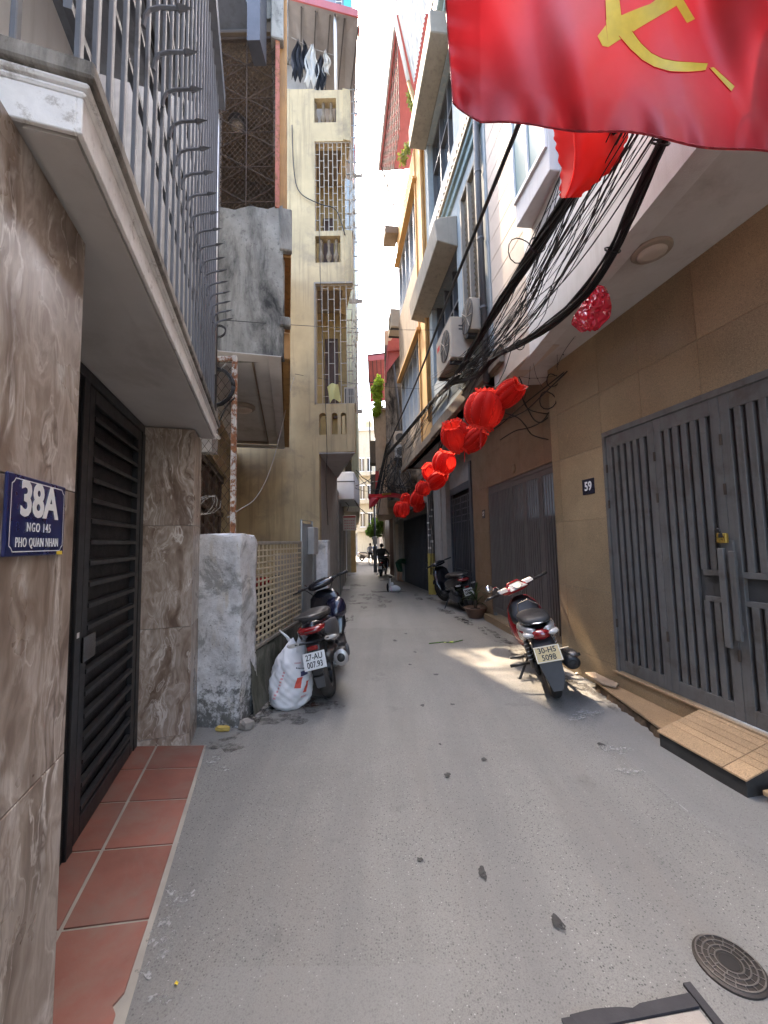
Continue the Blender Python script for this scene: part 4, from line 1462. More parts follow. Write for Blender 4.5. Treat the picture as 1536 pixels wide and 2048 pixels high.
def numplate(name, label, fac, u, z, w_, h_, txt, size, sx=.85):
    s = thing(name, label, 'sign', fac.w(u, 0, z))
    M_ = fac.M(u, 0, z)
    flip = (M_.to_3x3() @ Vector((0, 1, 0))).xy.dot(fac.n) > 0

    def TT(x, y, zz):          # x to the reader's right
        return M_ @ Vector((-x if flip else x, (y if flip else -y), zz))
    obj('plate', MB(TT).box(-w_ / 2, w_ / 2, .001, .007, -h_ / 2, h_ / 2), MAT['signblack'], s, bevel=.002)
    obj('number', text_mb(txt, size, sx, .004, lambda x, y, zz: TT(x, .008 - y, zz), .001), MAT['signwhite'], s)
    return s


numplate('house_number_sign', 'small dark blue house number sign reading 59 on the tan wall', R1, -.04, 1.965, .175, .158, '59', .125)

# ================================================================== RIGHT: neighbour number 57, dark gate under the same overhang
R2 = Fac(2.08, 4.9, -.08, 1.0, -1)
T2 = R2.w
h57 = thing('shaded_stone_house', 'shaded brown stone front with dark folding gate beside the tan pier', 'house', R2.w(1, 0, 0))
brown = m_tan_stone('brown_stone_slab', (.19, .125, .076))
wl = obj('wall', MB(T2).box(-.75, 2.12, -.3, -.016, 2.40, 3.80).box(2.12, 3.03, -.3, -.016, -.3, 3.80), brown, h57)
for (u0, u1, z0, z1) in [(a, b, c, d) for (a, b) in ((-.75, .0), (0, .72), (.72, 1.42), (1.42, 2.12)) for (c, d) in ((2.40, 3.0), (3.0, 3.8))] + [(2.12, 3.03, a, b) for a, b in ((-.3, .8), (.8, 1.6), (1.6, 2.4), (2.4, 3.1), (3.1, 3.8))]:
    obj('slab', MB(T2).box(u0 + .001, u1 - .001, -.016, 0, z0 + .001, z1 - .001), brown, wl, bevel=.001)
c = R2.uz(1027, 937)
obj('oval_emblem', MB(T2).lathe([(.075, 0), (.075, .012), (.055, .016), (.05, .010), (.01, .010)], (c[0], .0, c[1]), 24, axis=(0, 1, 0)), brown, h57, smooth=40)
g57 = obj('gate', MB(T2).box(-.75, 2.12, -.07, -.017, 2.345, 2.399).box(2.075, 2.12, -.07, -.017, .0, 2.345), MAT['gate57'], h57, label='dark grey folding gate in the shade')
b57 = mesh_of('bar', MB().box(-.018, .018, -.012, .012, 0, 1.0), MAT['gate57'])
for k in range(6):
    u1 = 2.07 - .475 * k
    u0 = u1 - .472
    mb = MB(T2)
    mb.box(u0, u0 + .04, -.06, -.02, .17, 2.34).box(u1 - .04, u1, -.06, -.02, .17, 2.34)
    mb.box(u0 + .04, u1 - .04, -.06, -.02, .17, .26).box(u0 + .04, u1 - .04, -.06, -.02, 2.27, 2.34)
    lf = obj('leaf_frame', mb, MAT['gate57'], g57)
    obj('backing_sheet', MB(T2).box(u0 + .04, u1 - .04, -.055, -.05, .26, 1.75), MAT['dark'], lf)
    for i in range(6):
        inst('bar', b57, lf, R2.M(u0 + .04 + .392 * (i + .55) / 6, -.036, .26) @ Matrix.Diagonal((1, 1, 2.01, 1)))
obj('gate_step', MB(T2).box(-.75, 2.3, -.3, .10, -.2, .10), MAT['tan'], h57)
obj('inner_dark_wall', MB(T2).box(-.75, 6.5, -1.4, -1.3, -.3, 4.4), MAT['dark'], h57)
cc = R2.uz(968, 1028)
s57 = numplate('house_number_sign', 'small dark house number sign reading 57 in the shade', R2, 2.38, cc[1], .15, .16, '57', .11)

# ================================================================== RIGHT: third house with iron lattice gate
h55 = thing('lattice_gate_house', 'shaded house front with dark iron lattice gate behind the parked black motorbike', 'house', R2.w(4.2, 0, 0))
mb = MB(T2)
mb.box(3.035, 3.16, -.25, .03, -.3, 3.1)
obj('door_jamb', mb, MAT['darkwall'], h55)
obj('wall', MB(T2).box(5.35, 6.5, -.3, -.0, -.4, 3.8).box(3.10, 5.35, -.3, -.12, 2.785, 3.8), plain('grey_front_render', (.28, .26, .24), .85, var=.1, bump=.2), h55)  # front wall in one plain grey render
lg = obj('gate', MB(T2).box(3.16, 5.35, -.16, -.12, 2.62, 2.79).box(3.16, 3.24, -.16, -.12, -.2, 2.62).box(5.27, 5.35, -.16, -.12, -.2, 2.62), MAT['darkwall'], h55, label='dark iron lattice gate')
gb = mesh_of('bar', MB().box(-.012, .012, -.01, .01, 0, 1), plain('dull_iron_paint', (.060, .062, .070), .5))
for i in range(15):
    inst('bar', gb, lg, R2.M(3.30 + i * .137, -.145, -.1) @ Matrix.Diagonal((1 if i % 4 else 2.4, 1, 2.62, 1)))
for i in range(4):
    for j, zz in enumerate((.35, .62, .74, 1.9, 2.05, 2.2, 2.35, 2.5)):
        inst('crossbar', gb, lg, R2.M(3.30 + i * .548 + .07, -.147, zz) @ Matrix.Rotation(math.pi / 2, 4, 'Y') @ Matrix.Diagonal((1, 1, .41, 1)))
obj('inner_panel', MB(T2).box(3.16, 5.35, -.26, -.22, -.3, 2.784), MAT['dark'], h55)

# ================================================================== RIGHT: blue house above
BF = Fac(1.49, 4.95, -.12, 1.0, -1)
TBF = BF.w
bh = thing('blue_house', 'grey blue house front with window hoods and chain moulding above the overhang', 'house', BF.w(1.5, 0, 3.77))
zb = 3.76
mb = MB(TBF)
U0, U1 = -.02, 3.30
mb.box(U0, U1, -.3, 0, zb, 4.75)
for (a, b, z0, z1) in ((U0, .30, 4.75, 7.05), (1.0, 1.30, 4.75, 7.05), (3.05, U1, 4.3, 10.95), (U0, U1, 7.05, 8.35), (U0, 1.25, 8.35, 10.3), (U0, U1, 10.3, 10.95), (1.30, 3.05, 6.45, 7.05), (1.0, 1.3, 4.0, 4.75)):
    mb.box(a, min(b, 3.05) if b == U1 and a != 3.05 else b, -.3, -.0, z0, z1)
obj('wall', mb, MAT['blue'], bh)
obj('soffit', MB().prism([tuple(BF.w(-.4, 0, zb)), tuple(BF.w(3.29, 0, zb)), (2.6, 8.2, zb), (2.9, 4.6, zb)], (0, 0, .05)), MAT['soffit'], bh)
obj('edge_beam', MB(TBF).box(-.3, 3.295, -.05, .05, zb - .10, zb + .12), MAT['taupe'], bh, bevel=.01)
# upper window
uw = obj('window', MB(TBF).box(1.25, 3.05, -.22, -.20, 8.35, 10.3), MAT['glass'], bh)
mb = MB(TBF)
for u in (1.25, 1.85, 2.42, 3.0):
    mb.box(u, u + .055, -.20, -.12, 8.35, 10.3)
mb.box(1.3, 3.0, -.20, -.121, 8.35, 8.40).box(1.3, 3.0, -.20, -.121, 10.22, 10.3).box(1.3, 3.0, -.20, -.121, 9.55, 9.60)
obj('window_frame', mb, MAT['greyplastic'], uw)
obj('hood', MB(TBF).box(1.15, 3.18, -.0, .38, 10.31, 10.75), MAT['beigetrim'], bh, bevel=.015)
# chain moulding
mb = MB(TBF)
mb.box(U0, U1, 0, .10, 7.42, 7.50).box(U0, U1, 0, .05, 7.30, 7.42)
md = obj('string_course', mb, MAT['blue_trim'], bh, bevel=.008)
obj('string_course_top', MB(TBF).box(U0, U1, 0, .14, 7.50, 7.54), MAT['beigetrim'], md)
lk = mesh_of('chain_link', MB().tube([(-.055, 0, 0), (-.03, 0, .045), (.03, 0, .045), (.055, 0, 0), (.03, 0, -.045), (-.03, 0, -.045), (-.055, 0, 0)], .014, 5), MAT['blackplastic'])
for i in range(27):
    inst('chain_link', lk, md, BF.M(.0 + i * .124, .125, 7.61))
# louvred screen and drain pipe near the corner
ls = obj('louvre_screen', MB(TBF).box(.30, 1.0, -.12, -.10, 4.75, 7.05), MAT['dark'], bh)
mb = MB(TBF)
for u in (.30, .63, .96):
    mb.box(u, u + .05, -.10, .02, 4.75, 7.05)
mb.box(.35, .96, -.10, .02, 7.0, 7.05).box(.35, .96, -.10, .02, 4.75, 4.80)
obj('screen_frame', mb, MAT['beigetrim'], ls)
sm = mesh_of('louvre', MB().prism([(-.135, .0, 0), (-.135, .012, 0), (-.135, .055, .045), (-.135, .043, .045)], (.27, 0, 0)), MAT['beigetrim'])
for k in range(24):
    for u in (.49, .82):
        inst('louvre', sm, ls, BF.M(u, -.085, 4.82 + k * .09))
dp = obj('drain_pipe', MB(TBF).tube([(.10, .06, zb - .2), (.10, .06, 10.9)], .045, 10), MAT['greyplastic'], bh, smooth=True)
for z in (4.6, 5.6, 6.6):
    obj('pipe_clamp', MB(TBF).lathe([(.052, 0), (.052, .03)], (.10, .06, z), 10), MAT['greyplastic'], dp)
# lower window under its hood
obj('hood', MB(TBF).prism([(1.22, 0, 6.42), (1.22, .36, 6.50), (1.22, .40, 6.86), (1.22, .30, 6.92), (1.22, 0, 6.98)], (2.35, 0, 0)), MAT['beigetrim'], bh, bevel=.01)
lw = obj('window', MB(TBF).box(1.30, 3.05, -.25, -.22, 4.30, 6.45), MAT['glassdark'], bh)
mb = MB(TBF)
for u in (1.30, 1.86, 2.42, 3.0):
    mb.box(u, u + .05, -.22, -.10, 4.30, 6.45)
mb.box(1.35, 3.0, -.22, -.101, 5.7, 5.75).box(1.35, 3.0, -.22, -.101, 4.30, 4.36)
obj('window_frame', mb, MAT['greyplastic'], lw)
obj('sill_wall', MB(TBF).box(1.3, 3.05, -.3, -.0, 4.001, 4.30), MAT['blue'], bh)
obj('low_grille', MB(TBF).box(2.1, 3.2, .012, .03, zb + .1, zb + .14).box(2.1, 3.2, .012, .03, zb + .40, zb + .44), MAT['rod'], bh)
# roof terrace
obj('cornice', MB(TBF).box(-.1, 3.4, -.3, .22, 10.95, 11.12).box(-.1, 3.4, -.3, .12, 10.85, 10.95), MAT['blue_trim'], bh, bevel=.02)
mb = MB(TBF)
mb.box(-.1, 3.4, .06, .10, 11.12, 11.16).box(-.1, 3.4, .06, .10, 12.15, 12.2)
tr_ = obj('terrace_railing', mb, MAT['rod'], bh)
mb = MB(TBF)
for i in range(36):
    u = -.05 + i * .095
    mb.tube([(u, .08, 11.16), (u, .08, 12.15)], .009, 4, False)
for i in range(12):
    u = .1 + i * .28
    mb.tube([(u + .11 * math.cos(a * .7), .08, 11.65 + .25 * math.sin(a * .7)) for a in range(10)], .012, 4, False)
obj('scrollwork', mb, MAT['rod'], tr_, kind='stuff')
obj('terrace_screen', MB(TBF).box(-.1, 3.4, -.02, .0, 11.13, 12.2), MAT['dark'], bh)
mb = MB(TBF)
for i in range(44):
    u = -.1 + i * .08
    mb.quad((u, .16, 12.25), (u + .04, .19, 12.25), (u + .04, .75, 15.2), (u, .72, 15.2))
    mb.quad((u + .04, .19, 12.25), (u + .08, .16, 12.25), (u + .08, .72, 15.2), (u + .04, .75, 15.2))
obj('corrugated_awning', mb, plain('dirty_white_sheet', (.50, .48, .42), .6, var=.1, streak=.7, streakc=(.10, .09, .07)), bh)
obj('gutter', MB(TBF).tube([(3.42, .30, 12.3), (3.36, .78, 14.9)], .05, 8), MAT['white'], bh, smooth=True)
obj('gutter_pipe', MB(TBF).tube([(3.42, .30, 12.3), (3.40, .05, 11.3), (3.36, .04, zb + .3)], .045, 8), MAT['ochre'], bh, smooth=True)


def ac_unit(name, label, fac, u, n, z, w_=.80, h_=.56, d_=.30, z_br=True):
    """outdoor unit: fan face looks along the wall normal"""
    o = thing(name, label, 'air conditioner', fac.w(u, n, z))
    Tf = fac.w
    obj('casing', MB(Tf).box(u, u + w_, n, n + d_, z, z + h_), MAT['acwhite'], o, bevel=.012)
    fan = obj('fan_grille', MB(Tf).lathe([(.23, 0), (.23, .012), (.20, .014), (.02, .016)], (u + w_ * .36, n + d_ + .001, z + h_ / 2), 24, axis=(0, 1, 0)), MAT['acdark'], o)
    mb = MB(Tf)
    for k in range(9):
        a = math.pi * 2 * k / 9
        mb.tube([(u + w_ * .36, n + d_ + .02, z + h_ / 2), (u + w_ * .36 + .22 * math.cos(a), n + d_ + .02, z + h_ / 2 + .22 * math.sin(a))], .004, 4)
    obj('guard', mb, MAT['acwhite'], fan)
    obj('bracket', MB(Tf).box(u + .1, u + .14, n - .06, n + d_, z - .05, z).box(u + w_ - .14, u + w_ - .1, n - .06, n + d_, z - .05, z), MAT['rod'], o)
    return o


a1 = ac_unit('air_conditioner', 'beige outdoor air conditioner on the blue house behind the cables', BF, .46, .08, 4.08, .82, .62, .34)
obj('side_vents', MB(TBF).box(.4565, .4595, .14, .30, 4.55, 4.57).box(.4565, .4595, .14, .30, 4.50, 4.52), MAT['acdark'], a1)
obj('brand_mark', MB(TBF).box(1.06, 1.20, .4225, .424, 4.50, 4.58), MAT['redprint'], a1)
a2 = ac_unit('air_conditioner', 'second outdoor air conditioner nearer the tan house corner', BF, .17, .03, 4.35, .28, .46, .20)

# ================================================================== RIGHT: orange house
oh = thing('orange_house', 'orange and taupe house with aluminium windows beyond the blue one', 'house', BF.w(5, 0, 3.77))
V0, V1 = 3.305, 7.30
mb = MB(TBF)
mb.box(V0, 4.20, -.3, .012, zb, 11.7)
mb.box(4.2, V1, -.3, .012, 10.55, 11.7)
obj('wall', mb, MAT['orange'], oh)
obj('taupe_panel', MB(TBF).box(4.2, V1, -.3, .008, zb, 4.68), MAT['taupe'], oh)
obj('taupe_panel', MB(TBF).box(4.2, V1, -.3, .008, 6.58, 8.70), MAT['taupe'], oh)
obj('corner_strip', MB(TBF).box(4.20, 4.26, .008, .05, zb, 11.6), MAT['orange'], oh)
for (z0, z1) in ((4.68, 6.58), (8.70, 10.55)):
    wn = obj('window', MB(TBF).box(4.2, V1, -.18, -.15, z0, z1), MAT['glass'], oh)
    mb = MB(TBF)
    for i in range(6):
        u = 4.2 + (V1 - 4.2 - .05) * i / 5
        mb.box(u, u + .05, -.15, -.03, z0, z1)
    mb.box(4.25, V1 - .05, -.15, -.031, z0, z0 + .06).box(4.25, V1 - .05, -.15, -.031, z1 - .06, z1)
    obj('window_frame', mb, MAT['alu'], wn)
    obj('window_hood', MB(TBF).box(4.1, V1, .012, .12, z1 + .01, z1 + .07), MAT['orange'], wn)
obj('soffit', MB().prism([tuple(BF.w(3.30, 0, zb)), tuple(BF.w(V1, 0, zb)), (2.2, 12.2, zb), (2.58, 8.25, zb)], (0, 0, .05)), MAT['soffit'], oh)
obj('edge_beam', MB(TBF).box(3.297, V1, -.05, .05, zb - .12, zb + .06), MAT['taupe'], oh, bevel=.01)
obj('end_wall', MB(TBF).box(V1 - .25, V1, -3.0, -.301, zb, 11.7), MAT['taupe'], oh)
# wire cage and red roof on top
mb = MB(TBF)
for i in range(14):
    u = 3.9 + i * .27
    mb.tube([(u, .45, 11.6), (u, .45, 14.3)], .012, 4, False)
for z in [11.6 + .27 * k for k in range(11)]:
    mb.tube([(3.9, .45, z), (7.45, .45, z)], .009, 4, False)
    mb.tube([(7.45, .45, z), (7.45, -.6, z)], .009, 4, False)
for i in range(6):
    mb.tube([(7.45, .45 - i * .2, 11.6), (7.45, .45 - i * .2, 14.3)], .009, 4, False)
mb.tube([(7.45, .45, 11.6), (7.45, -.3, 14.3)], .02, 4, False)
mb.tube([(7.45, -.3, 11.6), (7.45, .45, 14.3)], .02, 4, False)
obj('roof_cage', mb, MAT['rustmesh'], oh, kind='stuff')
rf = obj('roof', MB(TBF).prism([(3.6, .52, 14.3), (7.6, .52, 14.3), (7.6, -2.6, 14.9), (3.6, -2.6, 14.9)], (0, 0, .03)), MAT['redroof'], oh)
obj('roof_edge', MB(TBF).box(3.6, 7.6, .52, .57, 14.22, 14.42), MAT['roofunder'], rf)
obj('flower_box', MB(TBF).box(6.9, 7.5, .02, .45, 11.45, 11.7), MAT['brownroom'], oh)
ac_unit('air_conditioner', 'outdoor air conditioner at the far end of the orange house', BF, 7.35, -.10, 8.55, .75, .62, .36)


# ================================================================== FAR LEFT: houses beyond the yellow one
def frontbox(mb, px0, px1, py0, py1, Y, d):
    """box whose face toward the camera spans these bearings at depth Y"""
    a, b = P(px0, (py0 + py1) / 2, Y), P(px1, (py0 + py1) / 2, Y)
    zt, zb_ = P((px0 + px1) / 2, py0, Y).z, P((px0 + px1) / 2, py1, Y).z
    return mb.box(a.x, b.x, Y, Y + d, zb_, zt)


FL = Fac(-1.27, 10.62, -.075, 1.0, 1)
TF = FL.w
fh1 = thing('white_balcony_house', 'grey house with white boxed balcony just beyond the yellow house', 'house', FL.w(2, 0, -.2))
obj('ground_wall', MB(TF).box(0, 5.4, -.4, 0, -.5, 2.9), MAT['greywall'], fh1)
for (u0, u1, zt_) in ((.6, 1.9, 10.0), (1.902, 3.4, 12.1), (3.402, 5.4, 14.5)):  # hidden storeys, heights stepped to cut the far edge of the sun patch
    obj('upper_wall', MB(TF).box(u0, u1, -2.5, .08, 2.9, zt_), MAT['creamwall'], fh1)
mb = MB()
frontbox(mb, 666, 709, 944, 999, 11.2, 2.2)
wb = obj('boxed_balcony', mb, MAT['white'], fh1, bevel=.02)
obj('balcony_band', frontbox(MB(), 666, 709.5, 962, 964, 11.19, .02), MAT['greyplastic'], wb)
obj('dark_window', frontbox(MB(), 690, 703, 915, 943, 11.6, .1), MAT['glassdark'], fh1)
for i, u in enumerate((.7, 2.2, 3.8)):
    obj('door', MB(TF).box(u, u + .9, -.05, .004, -.4, 2.1), MAT['darkwall'] if i != 1 else MAT['gate57'], fh1)
obj('door_step', MB(TF).box(2.6, 3.4, .0, .25, -.4, -.12), MAT['greywall'], fh1)
obj('lamp_bracket', MB().tube([tuple(P(690, 1003, 12)), tuple(P(698, 1012, 12)), tuple(P(694, 1022, 12))], .012, 5), MAT['rod'], fh1)

a = P(699, 1046, 14.5)
sg = thing('shop_sign', 'off white hanging notice board over the lane on the left', 'sign', tuple(a))
w2, h2_ = 13 * 14.5 / 769, 15 * 14.5 / 769
obj('board', MB().box(a.x - w2, a.x + w2, a.y, a.y + .12, a.z - h2_, a.z + h2_), MAT['paper'], sg, bevel=.01)
obj('print_band', MB().box(a.x - w2 * .95, a.x + w2 * .95, a.y - .004, a.y - .001, a.z + h2_ * .72, a.z + h2_ * .92), MAT['redprint'], sg)
mb = MB()
for i in range(4):
    z = a.z + h2_ * (.25 - .34 * i)
    for j in range(5):
        x = a.x - w2 * .8 + j * w2 * .33
        mb.box(x, x + w2 * .25, a.y - .004, a.y - .001, z, z + h2_ * .12)
obj('print_line', mb, MAT['sackpink'], sg, kind='stuff')
obj('hanger', MB().tube([(a.x - w2, a.y + .06, a.z + h2_), (a.x - w2, a.y + .06, a.z + h2_ + .4)], .01, 5), MAT['rod'], sg)

fh2 = thing('pale_green_house', 'pale yellow green house farther along on the left', 'house', FL.w(8, 0, -.27))
obj('ground_wall', MB(TF).box(5.45, 11.4, -.4, .0, -.5, 2.6), MAT['greywall'], fh2)
obj('upper_wall', MB(TF).box(5.45, 11.4, -2.5, .62, 2.9, 13.5), MAT['greenwall'], fh2)  # built taller to throw shade over the far lane
obj('floor_band', MB(TF).box(5.43, 11.4, -2.4, .66, 2.72, 2.9), MAT['creamwall'], fh2)
for u in (6.3, 8.2, 10.0):
    wn = obj('window', MB(TF).box(u, u + 1.0, .60, .625, 3.7, 5.3), MAT['glassdark'], fh2)
    obj('window_frame', MB(TF).box(u - .06, u, .60, .64, 3.64, 5.36).box(u + 1.0, u + 1.06, .60, .64, 3.64, 5.36).box(u, u + 1, .60, .64, 5.3, 5.36).box(u, u + 1, .60, .64, 3.64, 3.7), MAT['white'], wn)
for u in (6.0, 8.0, 9.8):
    obj('door', MB(TF).box(u, u + 1.1, -.02, .006, -.4, 2.2), MAT['white'] if u == 8.0 else MAT['brownwood'], fh2)

fh3 = thing('ochre_pier_house', 'cream house with ochre piers at the far bend on the left', 'house', FL.w(16, 0, -.27))
obj('wall', MB(TF).box(11.45, 25, -.6, .2, -.5, 3.0), MAT['creamwall'], fh3)
obj('upper_wall', MB(TF).box(11.45, 25, -2.5, .75, 3.0, 15.5), MAT['creamwall'], fh3)  # extra height here also keeps the far lane shaded
for i, u in enumerate((11.5, 13.2, 15.2, 17.5, 20.0, 22.5)):
    obj('pier', MB(TF).box(u, u + .5, .2, .48, -.4, 2.9), plain('ochre_pier_paint', (.55, .36, .15), .8, var=.12) if i == 0 else MAT['orange'], fh3)
for u in (12.1, 14.0, 16.2, 18.6, 21.0):
    obj('shutter', MB(TF).box(u, u + .9, .2, .206, -.4, 2.3), MAT['taupe'], fh3)
for u in (12.5, 15.5, 18.5):
    for z in (3.8, 6.6):
        obj('window', MB(TF).box(u, u + 1.1, .75, .756, z, z + 1.5), MAT['glassdark'], fh3)

# houses closing the view
for (nm, lab, px0, px1, py0, Y, mat, seed) in (
        ('cream_house', 'tall cream house closing the view at the lane end', 712, 748, 862, 44, 'creamwall', 1),
        ('peach_house', 'pale peach house beside the cream one at the lane end', 744, 775, 905, 47, 'peach', 2),
        ('grey_house', 'low grey house front at the very end of the lane', 690, 790, 985, 52, 'greywall', 3)):
    a, b = P(px0, py0, Y), P(px1, py0, Y)
    h = thing(nm, lab, 'house', ((a.x + b.x) / 2, Y, -.3))
    obj('wall', MB().box(a.x, b.x, Y, Y + 6, -.5, a.z), MAT[mat], h)
    obj('parapet', MB().box(a.x - .15, b.x + .15, Y - .2, Y + 6, a.z, a.z + .35), MAT['offwhite'], h)
    n = 0
    z = 3.2
    while z < a.z - 2:
        for j in range(2):
            x = a.x + (b.x - a.x) * (.18 + .42 * j)
            w_ = (b.x - a.x) * .24
            wn = obj('window', MB().box(x, x + w_, Y - .05, Y - .01, z, z + 1.5), MAT['glassdark'], h)
            obj('window_frame', MB().box(x - .08, x + w_ + .08, Y - .09, Y - .051, z + 1.5, z + 1.62).box(x - .08, x + w_ + .08, Y - .09, Y - .051, z - .1, z).box(x + w_ * .45, x + w_ * .55, Y - .09, Y - .051, z, z + 1.5), MAT['white'], wn)
        obj('balcony', MB().box(a.x - .1, b.x + .1, Y - .7, Y - .1, z - .6, z - .15), MAT['creamwall'], h)
        z += 3.2
a, b = P(728, 880, 43), P(744, 880, 43)
tk = thing('roof_tank', 'yellowish water tank on the roof of the cream house', 'water tank', (a.x, 45, a.z))
obj('tank', MB().lathe([(.45, 0), (.5, .1), (.5, .9), (.3, 1.1), (.1, 1.15)], ((a.x + b.x) / 2, 45, P(730, 862, 44).z + .35), 14), MAT['yellow'], tk, smooth=40)
obj('stand', MB().box((a.x + b.x) / 2 - .5, (a.x + b.x) / 2 + .5, 44.6, 45.4, P(730, 862, 44).z + .3, P(730, 862, 44).z + .36), MAT['rod'], tk)

# ================================================================== FAR RIGHT
RG = Fac(1.47, 11.6, -.13, 1.0, -1)
TG = RG.w
dh = thing('shutter_house', 'house with dark blue roller shutter under the overhang on the right', 'house', RG.w(2, 0, -.2))
obj('wall', MB(TG).box(-.9, 0.0, -.4, .0, -.5, 3.7).box(0, 5.4, -.4, 0, 2.35, 3.7).box(5.2, 5.5, -.4, 0, -.5, 2.35), MAT['greywall'], dh)
sh = obj('roller_shutter', MB(TG).box(0.02, 5.2, -.12, -.05, -.5, 2.35), MAT['darkwall'], dh)
slm = mesh_of('shutter_rib', MB().box(0, .05, -.015, .015, 0, 2.7), MAT['darkwall'])
for i in range(26):
    inst('shutter_rib', slm, sh, RG.M(.1 + i * .195, -.03, -.4))
mb = MB()
a, b, c, d = P(862, 1012, 11.3), P(775, 1022, 14.5), P(790, 1048, 13.2), P(862, 1050, 11.3)
mb.prism([(1.9, 11.4, 2.75), (.55, 11.8, 2.35), (.45, 15.5, 2.35), (1.5, 15.5, 2.8)], (0, 0, .05))
obj('canopy', mb, plain('grimy_tarpaulin', (.10, .095, .085), .85, var=.25), dh)
obj('canopy_valance', MB().prism([(.55, 11.78, 2.2), (.45, 15.5, 2.2), (.45, 15.5, 2.36), (.55, 11.78, 2.36)], (.02, 0, 0)), MAT['ledge'], dh)

mh = thing('mouldy_house', 'narrow house with black mouldy side wall and red sheet awning', 'house', (.5, 14, -.25))
a, b = P(772, 870, 13.6), P(806, 870, 13.6)
zt = P(788, 690, 13.6).z
mould = m_weathered('black_mouldy_render', (.22, .19, .16), dark=(.022, .020, .019), amount=.75)


def mouldf(u, v):
    return (a.x + (b.x + .8 - a.x) * u, 13.6 + .02 * math.sin(u * 9 + v * 30) + .015 * math.sin(v * 70), 2.9 + (zt - 2.9) * v)


obj('side_wall', MB().grid(mouldf, 10, 40), mould, mh, smooth=True)
obj('body', MB().box(a.x + .02, b.x + 1.2, 13.65, 18, 2.9, zt + .6), MAT['tanwall'], mh)
obj('ground_wall', MB(TG).box(6.0, 9.0, -.5, .05, -.5, 2.9), plain('reddish_dark_render', (.10, .055, .045), .8, var=.2), mh)
r1 = obj('awning', MB().prism([tuple(P(769, 750, 13.4)), tuple(P(776, 690, 13.4)), (1.1, 13.4, zt + 1.2), (1.1, 13.4, zt + .1)], (0, .05, 0)), MAT['redroof'], mh)
obj('awning_top', MB().prism([tuple(P(776, 682, 13.3)), tuple(P(799, 680, 13.3)), tuple(P(799, 700, 13.3)), tuple(P(776, 702, 13.3))], (0, 2.6, .2)), MAT['redroof'], r1)
obj('awning_side', MB().prism([tuple(P(774, 690, 13.3)), tuple(P(770, 765, 13.3)), tuple(P(776, 770, 15.5)), tuple(P(778, 705, 15.5))], (.03, 0, 0)), MAT['redroof'], r1)
obj('drain_pipe', MB().tube([tuple(P(783, 700, 13.5)), tuple(P(795, 800, 13.5)), tuple(P(799, 860, 13.5))], .05, 8), MAT['greyplastic'], mh, smooth=True)
for k, (px, py) in enumerate(((800, 876), (802, 903))):
    c = P(px, py, 13.2)
    q = thing('air_conditioner', 'air conditioner on the mouldy wall, %s of two' % ('upper' if k == 0 else 'lower'), 'air conditioner', tuple(c))
    obj('casing', MB().box(c.x - .22, c.x + .25, 13.15, 13.52, c.z - .22, c.z + .24), MAT['acwhite'] if k == 0 else MAT['cabinet'], q, bevel=.015)
    obj('fan_grille', MB().lathe([(.16, 0), (.16, .01), (.02, .012)], (c.x, 13.149, c.z), 16, axis=(0, -1, 0)), MAT['acdark'], q)
    obj('bracket', MB().box(c.x - .24, c.x + .27, 13.2, 13.5, c.z - .27, c.z - .225), MAT['rod'], q)

th = thing('tan_house', 'narrow tan house with climbing plants on its roof edge', 'house', (-.2, 17, -.27))
a, b = P(751, 900, 16.5), P(774, 900, 16.5)
zt2 = P(760, 822, 16.5).z
obj('wall', MB().box(a.x, b.x + .5, 16.5, 21, 2.6, zt2), MAT['tanwall'], th)
obj('ledge', MB().box(a.x - .12, b.x + .4, 16.4, 20.9, zt2, zt2 + .12), MAT['tanwall'], th)
obj('ground_wall', MB().box(a.x + .75, b.x + 1.2, 16.9, 26, -.5, 2.6), MAT['greywall'], th)
for z in (3.4, 4.9):
    obj('shutter', MB().box(a.x - .25, a.x - .005, 16.7, 17.4, z, z + 1.0), MAT['brownroom'], th)
obj('banner', frontbox(MB(), 751, 758, 942, 995, 16.3, .03), MAT['redprint'], th)
obj('lit_strip', MB().box(b.x + .30, b.x + .42, 16.8, 16.89, -.4, 2.2), MAT['peach'], th)  # peach colour stands in for a lit strip of wall
fr = thing('far_side_house', 'plain taupe house front on the right of the far lane', 'house', (.2, 33, -.27))  # house added to shut out sky light on the far lane's right
obj('wall', MB().prism([(.05, 26.2, -.5), (-.55, 42, -.5), (3.5, 42, -.5), (3.5, 26.2, -.5)], (0, 0, 10.5)), MAT['taupe'], fr)
for k in range(5):
    y0 = 27 + k * 2.8
    x0 = .05 - .038 * (y0 - 26.2)
    obj('door', MB().prism([(x0 - .012, y0, -.3), (x0 - .012 - .038 * 1.2, y0 + 1.2, -.3), (x0 - .012 - .038 * 1.2, y0 + 1.2, 2.0), (x0 - .012, y0, 2.0)], (.02, 0, 0)), MAT['brownwood'] if k % 2 else MAT['gate57'], fr)
    obj('balcony', MB().box(x0 - .45, x0 + .2, y0, y0 + 1.8, 3.0, 3.9), MAT['tanwall'] if k % 2 else MAT['creamwall'], fr)
rh = thing('red_awning', 'red sheet awning with dark framed underside above the far lane', 'awning', tuple(P(752, 740, 18)))
Yr = 18.0
q = [P(736, 712, Yr), P(770, 708, Yr), P(770, 770, Yr), P(733, 775, Yr)]
obj('sheet', MB().prism([tuple(q[0]), tuple(q[1]), (q[1].x + .3, Yr + 3.5, q[1].z - 1.0), (q[0].x, Yr + 3.5, q[0].z - 1.0)], (0, 0, .06)), MAT['redroof'], rh)
obj('fascia', MB().prism([tuple(q[0] - Vector((.03, 0, .25))), tuple(q[1] - Vector((0, 0, .25))), tuple(q[1] + Vector((0, 0, .08))), tuple(q[0] + Vector((-.03, 0, .08)))], (0, .05, 0)), MAT['redroof'], rh)
